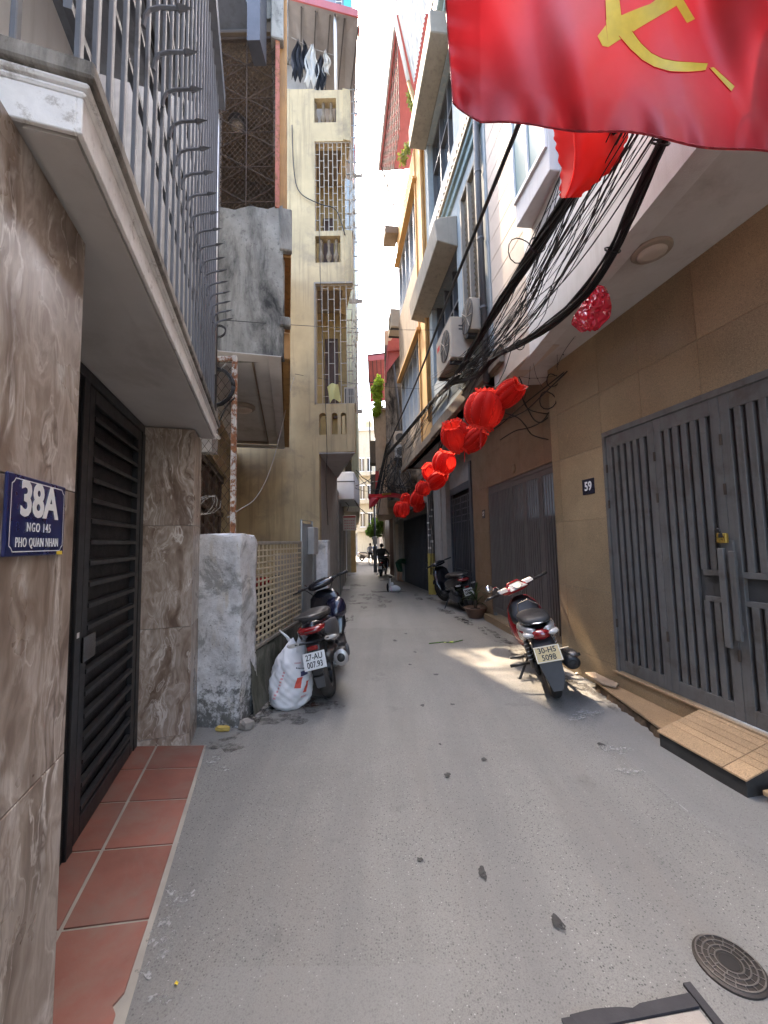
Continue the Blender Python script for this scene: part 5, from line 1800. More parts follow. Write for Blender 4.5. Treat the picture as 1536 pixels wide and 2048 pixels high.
mb = MB()
for i in range(5):
    x = q[0].x + (q[1].x - q[0].x) * i / 4
    mb.tube([(x, Yr + .1, q[0].z - .1), (x, Yr + 3.4, q[0].z - 1.1)], .025, 4)
mb.tube([(q[0].x, Yr + 1.7, q[0].z - .6), (q[1].x, Yr + 1.7, q[0].z - .6)], .025, 4)
obj('frame', mb, MAT['rod'], rh)
obj('post', MB().tube([(q[0].x, Yr + .1, q[0].z - .1), (q[0].x - .05, Yr + 3.0, 3.2)], .03, 6), MAT['rod'], rh)

# column under the orange house, yellow foot
cb = G(868, 1189)
col = thing('concrete_column', 'round concrete column with yellow painted foot on the right', 'column', (cb.x, cb.y + .12, cb.z))
cx_, cy_ = cb.x, cb.y + .12
zy = P(868, 1107, cb.y).z
obj('shaft', MB().lathe([(.13, zy), (.125, 2.4), (.122, 3.76)], (cx_, cy_, 0), 20), MAT['poleconc'], col, smooth=40)
obj('yellow_foot', MB().lathe([(.145, cb.z - .05), (.138, zy - .004), (.131, zy + .004)], (cx_, cy_, 0), 20), MAT['poleyellow'], col, smooth=40)
rr = random.Random(11)
mb = MB()
for k in range(6):
    a = -2.2 + k * .35
    pts = []
    for j in range(14):
        z = 3.7 - j * .25
        pts.append((cx_ + .14 * math.cos(a + .1 * math.sin(j * 1.3 + k)) + rr.uniform(-.01, .01), cy_ + .15 * math.sin(a + .1 * math.sin(j + k)), z))
    mb.tube(pts, .011, 5)
obj('clinging_cable', mb, MAT['cable'], col, kind='stuff')
mb = MB()
for k in range(7):
    z = 1.2 + k * .19
    a = -1.9 + rr.uniform(-.6, .6)
    x, y = cx_ + .1315 * math.cos(a), cy_ + .1315 * math.sin(a)
    t = Vector((-math.sin(a), math.cos(a), 0)) * rr.uniform(.04, .07)
    p = Vector((x, y, z))
    n_ = Vector((math.cos(a), math.sin(a), 0)) * .004
    h = rr.uniform(.03, .07)
    mb.quad(tuple(p - t + n_), tuple(p + t + n_), tuple(p + t + n_ + Vector((0, 0, h))), tuple(p - t + n_ + Vector((0, 0, h))))
obj('pasted_notice', mb, MAT['paper'], col, kind='stuff')


# ================================================================== CABLES
def catenary(a, b, sag, n=14, wob=0.0, rr=None):
    a, b = Vector(a), Vector(b)
    out = []
    for i in range(n + 1):
        t = i / n
        p = a.lerp(b, t)
        p.z -= sag * 4 * t * (1 - t)
        if wob and rr and 0 < i < n:
            p += Vector((rr.uniform(-wob, wob), rr.uniform(-wob, wob), rr.uniform(-wob, wob)))
        out.append(tuple(p))
    return out


def smoothpath(pts, k=5):
    pts = [Vector(p) for p in pts]
    out = []
    for i in range(len(pts) - 1):
        p0, p1, p2, p3 = pts[max(i - 1, 0)], pts[i], pts[i + 1], pts[min(i + 2, len(pts) - 1)]
        for j in range(k):
            t = j / k
            out.append(tuple(.5 * ((2 * p1) + (p2 - p0) * t + (2 * p0 - 5 * p1 + 4 * p2 - p3) * t * t + (3 * p1 - p0 - 3 * p2 + p3) * t ** 3)))
    out.append(tuple(pts[-1]))
    return out


def cable(label, pts, r, mat='cable', group=None, name='overhead_cable', n=6):
    return tag(obj(name, MB().tube(pts, r, n), MAT[mat], at=pts[0], smooth=True), label, 'cable', group)


rr = random.Random(21)
# depth along the right facade for a bearing: cables run a little out from the walls
def CP(px, py, off):
    """point on a vertical sheet off metres out from the right upper facades"""
    F_ = BF if px < 1000 else PC
    u, z = F_.uz(px, py, off)
    return F_.w(u, off, z)


def PX(px, py, X):
    """point on a bearing at a given distance X to the right"""
    d = ray(px, py)
    return CAM + d * (X / d.x)

# the thick single cable on the left
cable('single thick black cable rising steeply past the blue house', smoothpath([P(772, 900, 12.6), P(830, 770, 9.0), PX(895, 600, .98), PX(960, 440, 1.05), PX(1032, 262, 1.10), PX(1120, 40, 1.16), PX(1190, -140, 1.2)], 5), .021)
# the main black bundle: several strands lying together
bund = thing('cable_bundle', 'heavy bundle of black cables sagging along the right hand houses', 'cable bundle', tuple(P(900, 770, 6)))
base = [P(770, 915, 12.5), P(815, 862, 10.0), P(862, 806, 7.9), PX(905, 762, 1.10), PX(950, 690, 1.16), PX(1010, 590, 1.22), PX(1075, 490, 1.27), PX(1130, 405, 1.31), PX(1205, 285, 1.35), PX(1300, 130, 1.38), PX(1400, -60, 1.4)]


def strands(parent, base, n, spread, radii):
    for k in range(n):
        a = rr.uniform(0, 6.28)
        rad = spread * rr.random() ** .5
        pts = []
        for i, p in enumerate(base):
            b_ = a + i * .55 + rr.uniform(-.5, .5)
            q = rad * rr.uniform(.6, 1.15) * (1.0 if i > 2 else .9)
            pts.append(Vector(p) + Vector((q * math.cos(b_), rr.uniform(-.02, .02), q * math.sin(b_))))
        obj('strand', MB().tube(smoothpath(pts, 4), rr.choice(radii), 5), MAT['cable'], parent, smooth=True)


strands(bund, base, 26, .048, (.006, .008, .010, .012))
# second bundle closer to the stucco, swinging in to the soffit corner
b2 = thing('cable_bundle', 'smaller cable bundle curving in below the white stucco wall', 'cable bundle', tuple(P(1100, 650, 3.3)))
base2 = [PX(905, 768, 1.12), PX(955, 752, 1.22), PX(990, 715, 1.30), PX(1040, 690, 1.38), PX(1100, 650, 1.42), PX(1170, 585, 1.44), PX(1225, 500, 1.45), PX(1268, 400, 1.46), PX(1320, 285, 1.47), PX(1400, 110, 1.48), PX(1480, -80, 1.48)]
strands(b2, base2, 16, .040, (.005, .007, .009))
for q in (3, 6, 8):
    for bb, r_ in ((base, .066), (base2, .046)):
        p = Vector(bb[q])
        d = (Vector(bb[q + 1]) - p).normalized()
        a = d.cross(Vector((0, 0, 1))).normalized()
        b_ = a.cross(d)
        obj('cable_tie', MB().tube([tuple(p + (a * math.cos(t * .5236) + b_ * math.sin(t * .5236)) * r_) for t in range(13)], .006, 4), MAT['cable'], bund if bb is base else b2)
# loose service wires fanning between the two bundles
WL = ('leftmost', 'middle', 'rightmost')
for k in range(34):
    t0 = k / 33
    x1 = 1150 + 165 * t0 + rr.uniform(-25, 25)
    a = P(880 + rr.uniform(-25, 70), 785 + rr.uniform(-30, 15), 6.0 + rr.uniform(-.5, .8))
    b = PX(x1, 275 + rr.uniform(-30, 20), 1.30 + rr.uniform(0, .16))
    m_ = PX(985 + 50 * t0 + rr.uniform(-15, 25), 640 + 35 * t0 + rr.uniform(-25, 25), 1.24 + rr.uniform(0, .14))
    m2 = PX(1075 + 70 * t0 + rr.uniform(-12, 20), 470 + 60 * t0 + rr.uniform(-20, 25), 1.28 + rr.uniform(0, .15))
    e = PX(x1 + 75, 130 + rr.uniform(-20, 20), 1.48)
    cable('thin black service wire fanning out between the cable bundles', smoothpath([a, m_, m2, b, e], 5), rr.choice((.0026, .0035, .0045, .006)), 'cable', 'thin service wires between the bundles', 'service_wire', 5)
# wires from the mouldy wall up to the bundle
for k in range(14):
    a = P(785 + rr.uniform(-14, 22), 890 + rr.uniform(-20, 60), 12.8)
    t = rr.random()
    b = Vector(base[1]).lerp(Vector(base[3]), t) + Vector((0, 0, rr.uniform(-.05, .05)))
    cable('thin wire drooping from the bundle to the mouldy wall', catenary(a, b, rr.uniform(.1, .7), 12, .02, rr), rr.choice((.005, .007)), 'cable', 'drooping wires at the mouldy wall', 'service_wire', 4)
# cable running down to the column
for k in range(5):
    j = Vector((rr.uniform(-.03, .03), rr.uniform(-.05, .05), 0))
    cable('black cable dropping from the bundle toward the concrete column', smoothpath([P(903, 775, 6.8) + j, P(890, 860, 7.6) + j, P(870, 920, 9.2) + j, P(838, 965, 11) + j, P(800, 975, 12.3) + j], 5), .012, 'cable', 'cables dropping toward the column', 'drop_cable', 5)
# vertical cluster on the pole-like cable trunk by the mouldy wall
for k in range(9):
    j = Vector((rr.uniform(-.08, .08), rr.uniform(-.1, .1), 0))
    cable('black cable hanging down in the dark cluster at the lane centre', smoothpath([P(778, 885, 12.7) + j, P(768, 930, 12.9) + j, P(757, 985, 13.2) + j * 1.5, P(752, 1010 + rr.uniform(-10, 20), 13.2) + j], 5), .014, 'cable', 'hanging cluster of cables', 'drop_cable', 5)
tr = thing('cable_tangle', 'dark tangled cable trunk on the mouldy wall above the far flag', 'cable bundle', tuple(P(788, 960, 12.8)))
for k in range(22):
    a = P(780 + rr.uniform(-6, 30), 925 + rr.uniform(-15, 20), 12.8)
    b = P(786 + rr.uniform(-18, 34), 985 + rr.uniform(-15, 12), 12.7)
    c = P(792 + rr.uniform(-35, 35), 955 + rr.uniform(-10, 25), 12.6)
    obj('strand', MB().tube(smoothpath([a, c, b], 5), rr.choice((.010, .014, .018)), 4), MAT['cable'], tr)
# wires crossing to the left hand side
for k, (a, b, s) in enumerate((((712, 940, 12.0), (745, 968, 13.0), .05), ((708, 972, 11.5), (735, 962, 13.0), .02), ((735, 962, 13.0), (782, 962, 12.9), .03), ((709, 1000, 11.5), (745, 1030, 14.0), .12),
                               ((712, 945, 12.0), (770, 985, 13), .2), ((735, 962, 13), (765, 930, 13), .05), ((709, 975, 11.4), (770, 970, 13), .15))):
    cable('cable crossing the lane from the white boxed balcony', catenary(P(*a), P(*b), s, 10, .02, rr), .014 if k < 4 else .008, 'cable', 'cables crossing at the far lane', 'crossing_cable', 5)
cable('thin grey wire stretched across the lane at half height', catenary(P(445, 640, 3.35), P(880, 660, 6.3), .03, 12), .0035, 'cable', None, 'crossing_wire', 5)
cable('thin wire slanting across the strip of sky', catenary(P(713, 180, 9.5), P(752, 690, 16), .2, 12), .008, 'cablegrey', None, 'crossing_wire', 4)
cable('thin wire crossing below the red awnings', catenary(P(590, 748, 7.5), P(850, 778, 9.5), .06, 12), .005, 'cable', None, 'crossing_wire', 4)
# wires on the left hand houses
cable('loose pale wire hanging from the ochre moulding to the garden wall', smoothpath([P(588, 755, 6.5), P(575, 800, 5.6), P(565, 850, 5.0), P(540, 940, 4.4), P(512, 995, 4.0), P(478, 1020, 3.6), P(455, 1035, 3.45)], 5), .0045, 'cablegrey', None, 'service_wire', 5)
cable('dark wire draped down the yellow pilaster to the first floor grille', smoothpath([P(584, 250, YF - .03), P(588, 340, YF - .03), P(600, 385, YF - .04), P(640, 408, YF - .05), P(672, 420, YF - .05), P(690, 470, YF - .04)], 5), .010, 'cable', None, 'service_wire', 5)
cable('thin wire hanging straight down the yellow bay', smoothpath([P(638, 430, YF - .05), P(642, 600, YF - .06), P(650, 780, YF - .06), P(654, 900, YF - .06), P(652, 960, YF - .04), P(656, 1050, YF - .03)], 5), .006, 'cable', None, 'service_wire', 5)
cable('black cable lying along the spike row of the balcony cage', smoothpath([P(288, -20, 1.3), P(310, 90, 1.45), P(340, 230, 1.75), P(372, 390, 2.25), P(405, 520, 2.75), P(436, 640, 3.3)], 6), .008, 'cable')
cable('second black cable twisting along the balcony spikes', smoothpath([P(270, 0, 1.27), P(300, 80, 1.42), P(330, 200, 1.70), P(366, 370, 2.2), P(400, 510, 2.7), P(432, 640, 3.25)], 6), .005, 'cable')
# coil of cable at the end of the balcony
cc = P(430, 775, 3.30)
coil = thing('cable_coil', 'coil of black cable hung on the rusty post', 'cable coil', tuple(cc))
for k in range(7):
    pts = []
    r0 = .155 + rr.uniform(-.012, .012)
    for j in range(26):
        a = 2 * math.pi * j / 25
        pts.append((cc.x + .02 + r0 * math.cos(a) * .95 + rr.uniform(-.004, .004), cc.y - .03 + .012 * k * .4 + .01 * math.sin(a * 2 + k), cc.z + (r0 * 1.05) * math.sin(a)))
    obj('loop', MB().tube(pts, .0055, 5), MAT['cable'], coil, smooth=True)
obj('tie', MB().tube([tuple(P(442, 738, 3.26)), tuple(P(452, 727, 3.26))], .004, 5), MAT['cablegrey'], coil)
obj('tail', MB().tube(smoothpath([P(470, 795, 3.28), P(452, 815, 3.28), P(436, 850, 3.25)], 5), .006, 5), MAT['cable'], coil)
c2 = P(440, 660, 3.3)
cable('small loop of cable dangling at the end of the spike row', [(c2.x + .05 * math.cos(a * .5), c2.y + .01 * math.sin(a), c2.z + .05 * math.sin(a * .5) - .001 * a) for a in range(26)], .005, 'cable', None, 'cable_loop', 5)
# loops at the tan wall corner
for k, (px, py, Y, r) in enumerate(((1095, 800, 4.35, .095), (1040, 500, 3.9, .13), (1105, 760, 4.3, .07))):
    c = P(px, py, Y)
    cable(('loop of black cable at the tan wall corner', 'ring of spare cable hung on the upper bundle', 'smaller cable loop near the tan wall corner')[k],
          [(c.x + r * math.cos(a * .5 + .3), c.y + .02 * math.sin(a), c.z + r * 1.1 * math.sin(a * .5 + .3)) for a in range(14 + k)], .006, 'cable', None, 'cable_loop', 5)
wall_paths = [
    [(1140, 735, 4.1), (1090, 775, 4.4), (1040, 815, 4.9), (1000, 850, 5.3), (965, 870, 5.8)],
    [(1135, 742, 4.1), (1085, 790, 4.4), (1045, 825, 4.9), (990, 845, 5.4)],
    [(1010, 826, 5.2), (1035, 835, 5.0), (1050, 850, 5.0), (1065, 870, 5.0), (1100, 880, 4.75)],
    [(1030, 738, 4.6), (1045, 770, 4.6), (1046, 800, 4.7), (1060, 820, 4.7), (1095, 828, 4.7)],
    [(1000, 880, 5.6), (1030, 862, 5.3), (1060, 855, 5.1), (1085, 842, 4.8), (1097, 825, 4.7)],
    [(1047, 800, 4.7), (1065, 835, 4.8), (1080, 845, 4.8), (1096, 835, 4.75)]]
for p_ in wall_paths:
    cable('dark wire tangled at the corner of the tan pier', smoothpath([P(*q) for q in p_], 5), .0075, 'cable', 'wires tangled at the tan pier', 'service_wire', 5)
# string of little bulbs under the overhang
wp = [[(1380, 320, 2.4), (1345, 420, 2.6), (1290, 500, 2.8), (1240, 535, 3.0), (1180, 545, 3.3)], [(1240, 480, 3.0), (1228, 540, 3.1), (1205, 580, 3.3)],
      [(1160, 660, 3.6), (1130, 700, 3.9), (1112, 735, 4.2)], [(1063, 692, 4.2), (1058, 760, 4.4), (1048, 800, 4.6)], [(1112, 500, 3.4), (1105, 560, 3.6), (1112, 640, 3.8), (1115, 740, 4.2)],
      [(1010, 740, 4.8), (1050, 755, 4.5), (1090, 755, 4.3), (1115, 750, 4.2)], [(1065, 715, 4.2), (1072, 750, 4.3), (1085, 775, 4.35)]]
for k, p_ in enumerate(wp):
    pts = smoothpath([P(*q) for q in p_], 5)
    s_ = thing('fairy_light_string', 'thin string of unlit fairy lights below the overhang', 'fairy lights', tuple(pts[0]), 'fairy light strings')
    obj('wire', MB().tube(pts, .0024, 4), MAT['cable'] if k % 3 else MAT['rod'], s_)
    for j in range(2, len(pts) - 1, 4):
        q = Vector(pts[j])
        obj('bulb', MB().tube([tuple(q), tuple(q + Vector((.012, 0, -.012)))], [.006, .003], 6), MAT['clearlens'] if j % 8 == 2 else MAT['cable'], s_)

# ================================================================== RED LANTERNS
def lantern(label, c, R, tilt=(0, 0, 0), squash=.8, dent=0.0, seed=0, tassel=True):
    """cloth lantern: puffed gores with frilled seams, collars and tassel"""
    rr = random.Random(seed)
    c = Vector(c)
    o = thing('red_lantern', label, 'lantern', tuple(c), 'red lanterns strung along the lane')
    M_ = Matrix.Rotation(tilt[2], 3, 'Z') @ Matrix.Rotation(tilt[1], 3, 'Y') @ Matrix.Rotation(tilt[0], 3, 'X')
    NG = 10
    nu, nv = NG * 6, 16
    amp = [rr.uniform(.8, 1.1) for _ in range(NG)]

    def f(u, v):
        a = 2 * math.pi * u
        t = math.pi * (.13 + .74 * v)
        g = (u * NG) % 1.0
        am = amp[int(u * NG) % NG]
        puff = .90 + .14 * am * math.sin(math.pi * g) ** .7
        r = R * math.sin(t) ** .62 * puff
        z = R * squash * math.cos(t) * (1.02 + .05 * math.sin(a * 3 + seed))
        if dent:
            k = max(0.0, math.cos(a - 1.0 - seed)) ** 2
            r *= 1 - dent * k
            z += .25 * dent * R * math.sin(a * 2 + seed)
        return c + M_ @ Vector((r * math.cos(a), r * math.sin(a), z))
    obj('globe', MB().grid(f, nu, nv), MAT['lantern'], o, smooth=True)
    # frilled fins standing on the seams
    for i in range(NG):
        u = i / NG
        vs, fs = [], []
        n = 26
        for j in range(n + 1):
            p = f(u + 1e-4, j / n)
            d = (p - c).normalized()
            s_ = (f(u + .01, j / n) - p).normalized()
            vs.append(tuple(p - d * R * .01))
            vs.append(tuple(p + d * R * (.035 + .055 * (j % 2) + rr.uniform(-.01, .02)) + s_ * R * rr.uniform(-.03, .03)))
        fs = [(2 * j, 2 * j + 2, 2 * j + 3, 2 * j + 1) for j in range(n)]
        obj('seam_frill', MB().add(vs, fs), MAT['lanternrib'], o)
    # scalloped collars at both ends
    for sg in (1, -1):
        vs, fs = [], []
        n = 40
        v_ = 0.0 if sg > 0 else 1.0
        for i in range(n + 1):
            p = f(i / n % 1.0, v_)
            ax_ = M_ @ Vector((0, 0, sg))
            q = p + ax_ * R * (.10 + .10 * (i % 2) + rr.uniform(-.02, .02)) + (p - c - ax_ * (p - c).dot(ax_)).normalized() * R * (.10 + rr.uniform(-.04, .06))
            vs += [tuple(p), tuple(q)]
        fs = [(2 * i, 2 * i + 2, 2 * i + 3, 2 * i + 1) for i in range(n)]
        obj('collar', MB().add(vs, fs), MAT['lanternrib'], o)
    top = c + M_ @ Vector((0, 0, R * squash))
    obj('hook', MB().tube([tuple(top - M_ @ Vector((0, 0, R * .1))), tuple(top + M_ @ Vector((0, 0, R * .25)))], R * .02, 5), MAT['cable'], o)
    if tassel:
        bot = c - M_ @ Vector((0, 0, R * squash * .96))
        obj('tassel', MB().tube([tuple(bot), tuple(bot - Vector((0, 0, R * .35))), tuple(bot - Vector((.01, 0, R * 1.2)))], [R * .02, R * .05, R * .035], 6), MAT['tasselm'], o)
    return o


LANT = [  # bearing, depth, radius in px, tilt, squash, dent
    ('biggest red lantern, nearest of the string over the right side', 968, 820, 4.9, 41, (.25, .2, 0), .88, 0, True),
    ('crumpled red lantern half hidden behind the biggest one', 1016, 788, 4.75, 27, (.9, .9, 0), 1.15, .55, False),
    ('round red lantern left of the tight pair', 910, 872, 5.9, 32, (.7, -.5, 0), .85, .1, False),
    ('red lantern right of the tight pair, tassel hanging', 946, 878, 5.8, 26, (.5, .8, 0), 1.0, .15, True),
    ('single bright red lantern below the tight pair', 888, 925, 7.2, 25, (.2, .3, 0), .85, 0, False),
    ('red lantern behind the folded one', 862, 945, 7.9, 18, (.3, -.6, 0), 1.0, .2, False),
    ('folded flat red lantern like a slice', 876, 960, 7.7, 19, (1.1, .7, .4), 1.1, .6, False),
    ('small red lantern above the far cluster', 846, 977, 9.0, 16, (.2, .2, 0), .85, 0, False),
    ('red lantern at the top of the far cluster', 832, 996, 9.8, 15, (.5, .3, 0), .95, .3, False),
    ('torn red lantern with pale hem in the far cluster', 836, 1010, 9.9, 14, (.9, .4, 0), 1.0, .5, False),
    ('dull red lantern left in the far cluster', 812, 1000, 10.4, 12, (.4, 0, 0), .95, .2, False),
    ('lowest round red lantern over the canopy', 803, 1019, 10.2, 17, (.15, .1, 0), .85, 0, False),
]
for i, (lab, px, py, Y, rp, tl, sq, de, ts) in enumerate(LANT):
    Y *= .84 if i < 7 else .95
    lantern(lab, P(px, py, Y), rp * Y / F_PX / 1.03, tl, sq, de, i, ts)
# the lantern behind the big flag hangs folded to a wedge; another peeps out at the right
wl_ = [(1095, 215), (1108, 272), (1113, 300), (1122, 340), (1120, 380), (1120, 396)]
wr_ = [(1262, 215), (1252, 285), (1245, 318), (1215, 348), (1185, 372), (1158, 395)]


def wedge(u, v, side):
    k = v * 5
    i = min(4, int(k))
    t = k - i
    l = (wl_[i][0] * (1 - t) + wl_[i + 1][0] * t, wl_[i][1] * (1 - t) + wl_[i + 1][1] * t)
    r = (wr_[i][0] * (1 - t) + wr_[i + 1][0] * t, wr_[i][1] * (1 - t) + wr_[i + 1][1] * t)
    sc_ = 3.5 * math.sin(v * 46) if u in (0.0, 1.0) else 0
    x = l[0] * (1 - u) + r[0] * u + (sc_ if u > .5 else sc_ * .6)
    y = l[1] * (1 - u) + r[1] * u
    dep = .13 * math.sin(math.pi * u) * (1 - .35 * v) + .004 * math.sin(u * 17 + v * 5)
    return P(x, y, 2.12 - side * dep)


wd_ = thing('red_lantern', 'dark red folded lantern wedge hanging below the big flag', 'lantern', tuple(P(1178, 300, 2.12)), 'red lanterns strung along the lane')
obj('globe', MB().grid(lambda u, v: wedge(u, v, 1), 30, 40).grid(lambda u, v: wedge(u, v, -.8), 30, 40), MAT['lantern'], wd_, smooth=True)
obj('seam_frill', MB().tube([tuple(wedge(.28, j / 24, 1.06)) for j in range(25)], .004, 4), MAT['lanternrib'], wd_)
obj('hook', MB().tube([tuple(P(1178, 215, 2.12)), tuple(P(1180, 150, 2.12))], .004, 5), MAT['cable'], wd_)
lantern('red lantern edge showing below the right end of the flag', P(1462, 262, 2.0), 52 * 2.0 / F_PX, (.2, 0, 0), .85, 0, 33, False)
cable('string carrying the red lanterns along the right side', smoothpath([P(1500, 180, 2.3), P(1178, 225, 2.55), P(1010, 740, 4.0), P(965, 775, 4.15), P(925, 840, 4.9), P(888, 895, 6.05), P(846, 958, 8.5), P(803, 1000, 9.7)], 5), .004, 'cable', None, 'lantern_string', 5)
ck = P(1187, 612, 2.75)
LEFT = [(1183, 565), (1172, 580), (1168, 604), (1152, 625), (1145, 643), (1165, 660)]
RIGHT = [(1186, 566), (1211, 573), (1219, 590), (1224, 612), (1221, 634), (1200, 656)]
rr2 = random.Random(6)
NX, NY = 13, 16
gridp = []
for j in range(NY + 1):
    v = j / NY * 5
    i = min(4, int(v))
    t = v - i
    l = (LEFT[i][0] * (1 - t) + LEFT[i + 1][0] * t, LEFT[i][1] * (1 - t) + LEFT[i + 1][1] * t)
    r = (RIGHT[i][0] * (1 - t) + RIGHT[i + 1][0] * t, RIGHT[i][1] * (1 - t) + RIGHT[i + 1][1] * t)
    for k in range(NX + 1):
        u = k / NX
        jx = rr2.uniform(-1.6, 1.6) if 0 < k < NX else 0
        gridp.append(P(l[0] * (1 - u) + r[0] * u + jx, l[1] * (1 - u) + r[1] * u + jx, 2.75 - .05 * math.sin(math.pi * u) + rr2.uniform(-.014, .014)))
mb = MB()
mb.v = list(gridp) + [p + Vector((0, .03, 0)) for p in gridp]
for j in range(NY):
    for k in range(NX):
        a = j * (NX + 1) + k
        q = (a, a + 1, a + NX + 2, a + NX + 1)
        mb.f += [(q[0], q[1], q[2]), (q[0], q[2], q[3])] if (j + k) % 2 else [(q[0], q[1], q[3]), (q[1], q[2], q[3])]
        o_ = len(gridp)
        mb.f += [tuple(x + o_ for x in reversed(q))]
tag(obj('crushed_lantern', mb, MAT['crinkle'], at=tuple(ck)), 'crushed shiny red plastic lantern dangling below the overhang', 'lantern')

# ================================================================== BIG RED FLAG
# corners seen: left edge at 875..905, lower edge sagging to the right; the cloth hangs near the camera
fl = thing('red_flag', 'big red satin flag with yellow emblem hanging close overhead', 'flag', tuple(P(1200, 100, 1.55)))
FY0, FY1 = 1.62, 1.36


def flag_pt(s, t):
    """s 0..1 left to right, t 0..1 bottom hem upward (in the photographed bearings, then set in depth)"""
    if s < .12:
        k = s / .12
        bx = 905 + (960 - 905) * k
        by = 205 + (246 - 205) * k ** .7
    else:
        k = (s - .12) / .88
        bx = 960 + (1640 - 960) * k
        by = 246 + 62 * k ** .75 - 10 * math.sin(k * 5) - 5 * math.sin(k * 17)
    tx = 872 + (1600 - 872) * s
    ty = -330
    px = bx + (tx - bx) * (1 - (1 - t) ** 1.25)
    py = by + (ty - by) * t
    Y = FY0 + (FY1 - FY0) * s
    Y += -.20 * t                                            # leans toward the camera higher up
    Y += .036 * math.sin(s * 7.5 + t * 5.5 + .4) * (1 - .3 * t) + .020 * math.sin(s * 15 - t * 8 + 1.0) + .010 * math.sin(s * 26 + t * 3) + .007 * math.sin(s * 41 + t * 9) * (1 - t) + .005 * math.sin(t * 60 - s * 15) * max(0, 1 - s * 7)
    Y += .012 * math.sin(s * 60) * max(0, 1 - t * 9)
    return P(px, py, Y)


fm = obj('cloth', MB().grid(flag_pt, 150, 90), MAT['flag'], fl, smooth=True)
mb = MB()
mb.tube([tuple(flag_pt(.002, j / 60) + Vector((0, -.003, 0))) for j in range(61)], .0035, 5)
obj('side_hem', mb, MAT['flag'], fl)
mb = MB()
mb.tube([tuple(flag_pt(j / 140, .004) + Vector((0, -.003, .0))) for j in range(141)], [.0035 + .0015 * math.sin(j * 1.7) for j in range(141)], 5)
obj('bottom_hem', mb, MAT['flag'], fl)


def find_st(px, py):
    """flag parameters for a bearing"""
    s, t = (px - 880) / 740, (260 - py) / 600
    for _ in range(40):
        p = flag_pt(s, t)
        v = p - CAM
        x = CX + F_PX * v.dot(cR) / v.dot(cF)
        y = CY - F_PX * v.dot(cU) / v.dot(cF)
        s += (px - x) / 800
        t += (y - py) / 620
    return s, t


def emblem(name, quads, parent, sew=()):
    mb = MB()
    for q in quads:
        st_ = [find_st(*p) for p in q]
        n = 8
        for i in range(n):
            for j in range(n):
                vs = []
                for (a, b) in ((i, j), (i + 1, j), (i + 1, j + 1), (i, j + 1)):
                    u, v = a / n, b / n
                    s = (st_[0][0] * (1 - u) + st_[1][0] * u) * (1 - v) + (st_[3][0] * (1 - u) + st_[2][0] * u) * v
                    t = (st_[0][1] * (1 - u) + st_[1][1] * u) * (1 - v) + (st_[3][1] * (1 - u) + st_[2][1] * u) * v
                    vs.append(tuple(flag_pt(s, t) + (CAM - flag_pt(s, t)).normalized() * .0035))
                mb.quad(*vs)
    o = obj(name, mb, MAT['flagy'], parent, smooth=True)
    mb = MB()
    for qi, q in enumerate(quads):
        if qi not in sew:
            continue
        st_ = [find_st(*p) for p in q]
        for i in range(4):
            a, b = st_[i], st_[(i + 1) % 4]
            pts = [tuple(flag_pt(a[0] + (b[0] - a[0]) * j / 8, a[1] + (b[1] - a[1]) * j / 8) + (CAM - flag_pt(a[0], a[1])).normalized() * .0032) for j in range(9)]
            if i in (1, 3):
                mb.tube(pts, .0014, 4)
    obj('stitching', mb, MAT['tasselm'], o)
    return o


# hammer
emblem('hammer', [[(1208, -60), (1232, -60), (1243, 30), (1212, 40)], [(1212, 40), (1243, 30), (1262, 66), (1217, 94)], [(1195, 72), (1212, 50), (1217, 94), (1205, 92)]], fl, (0,))
# sickle blade and handle
emblem('sickle', [[(1217, 60), (1240, 32), (1300, 8), (1262, 66)], [(1300, 8), (1262, 66), (1352, 12), (1352, -30)], [(1352, -25), (1352, 10), (1374, 46), (1390, 38)],
                  [(1238, 72), (1264, 62), (1282, 86), (1260, 98)], [(1260, 98), (1282, 86), (1303, 106), (1284, 120)], [(1284, 120), (1303, 106), (1326, 117), (1308, 134)], [(1308, 134), (1326, 117), (1352, 122), (1340, 143)], [(1340, 143), (1352, 122), (1382, 124), (1376, 144)], [(1376, 144), (1382, 124), (1416, 126), (1411, 141)],
                  [(1419, 136), (1428, 134), (1470, 172), (1462, 183)]], fl, (3, 4, 5, 6, 7, 8, 9))
pa_, pb_ = flag_pt(.0, 1.0), flag_pt(1.0, 1.0)
obj('pole', MB().tube([tuple(pb_ + Vector((1.2, .3, .12))), tuple(pa_ + Vector((0, 0, .02)))], .012, 8), MAT['steelgrey'], fl, smooth=True)

# far flag with its yellow device
f2 = thing('red_flag', 'small red flag with yellow emblem lying over the far canopy', 'flag', tuple(P(775, 1000, 11.3)))


def f2p(u, v):
    px = 737 + 82 * u
    py = 987 + 1.5 * math.sin(u * 9) + (9 + 8 * max(0, .4 - u)) * v
    return P(px, py, 11.6 + .5 * v + .06 * math.sin(u * 14 + v * 4))


obj('cloth', MB().grid(f2p, 40, 10), MAT['flag'], f2, smooth=True)
obj('emblem', MB().grid(lambda u, v: f2p(.33 + .22 * u, .05 + .4 * v) + Vector((0, -.03, 0)), 8, 4), MAT['flagy'], f2, smooth=True)
obj('hanging_corner', MB().grid(lambda u, v: P(738 + 22 * u - 6 * v * u, 995 + 24 * v * (1 - .5 * u), 11.55 + .05 * math.sin(u * 6 + v * 5)), 8, 8), MAT['flag'], f2, smooth=True)


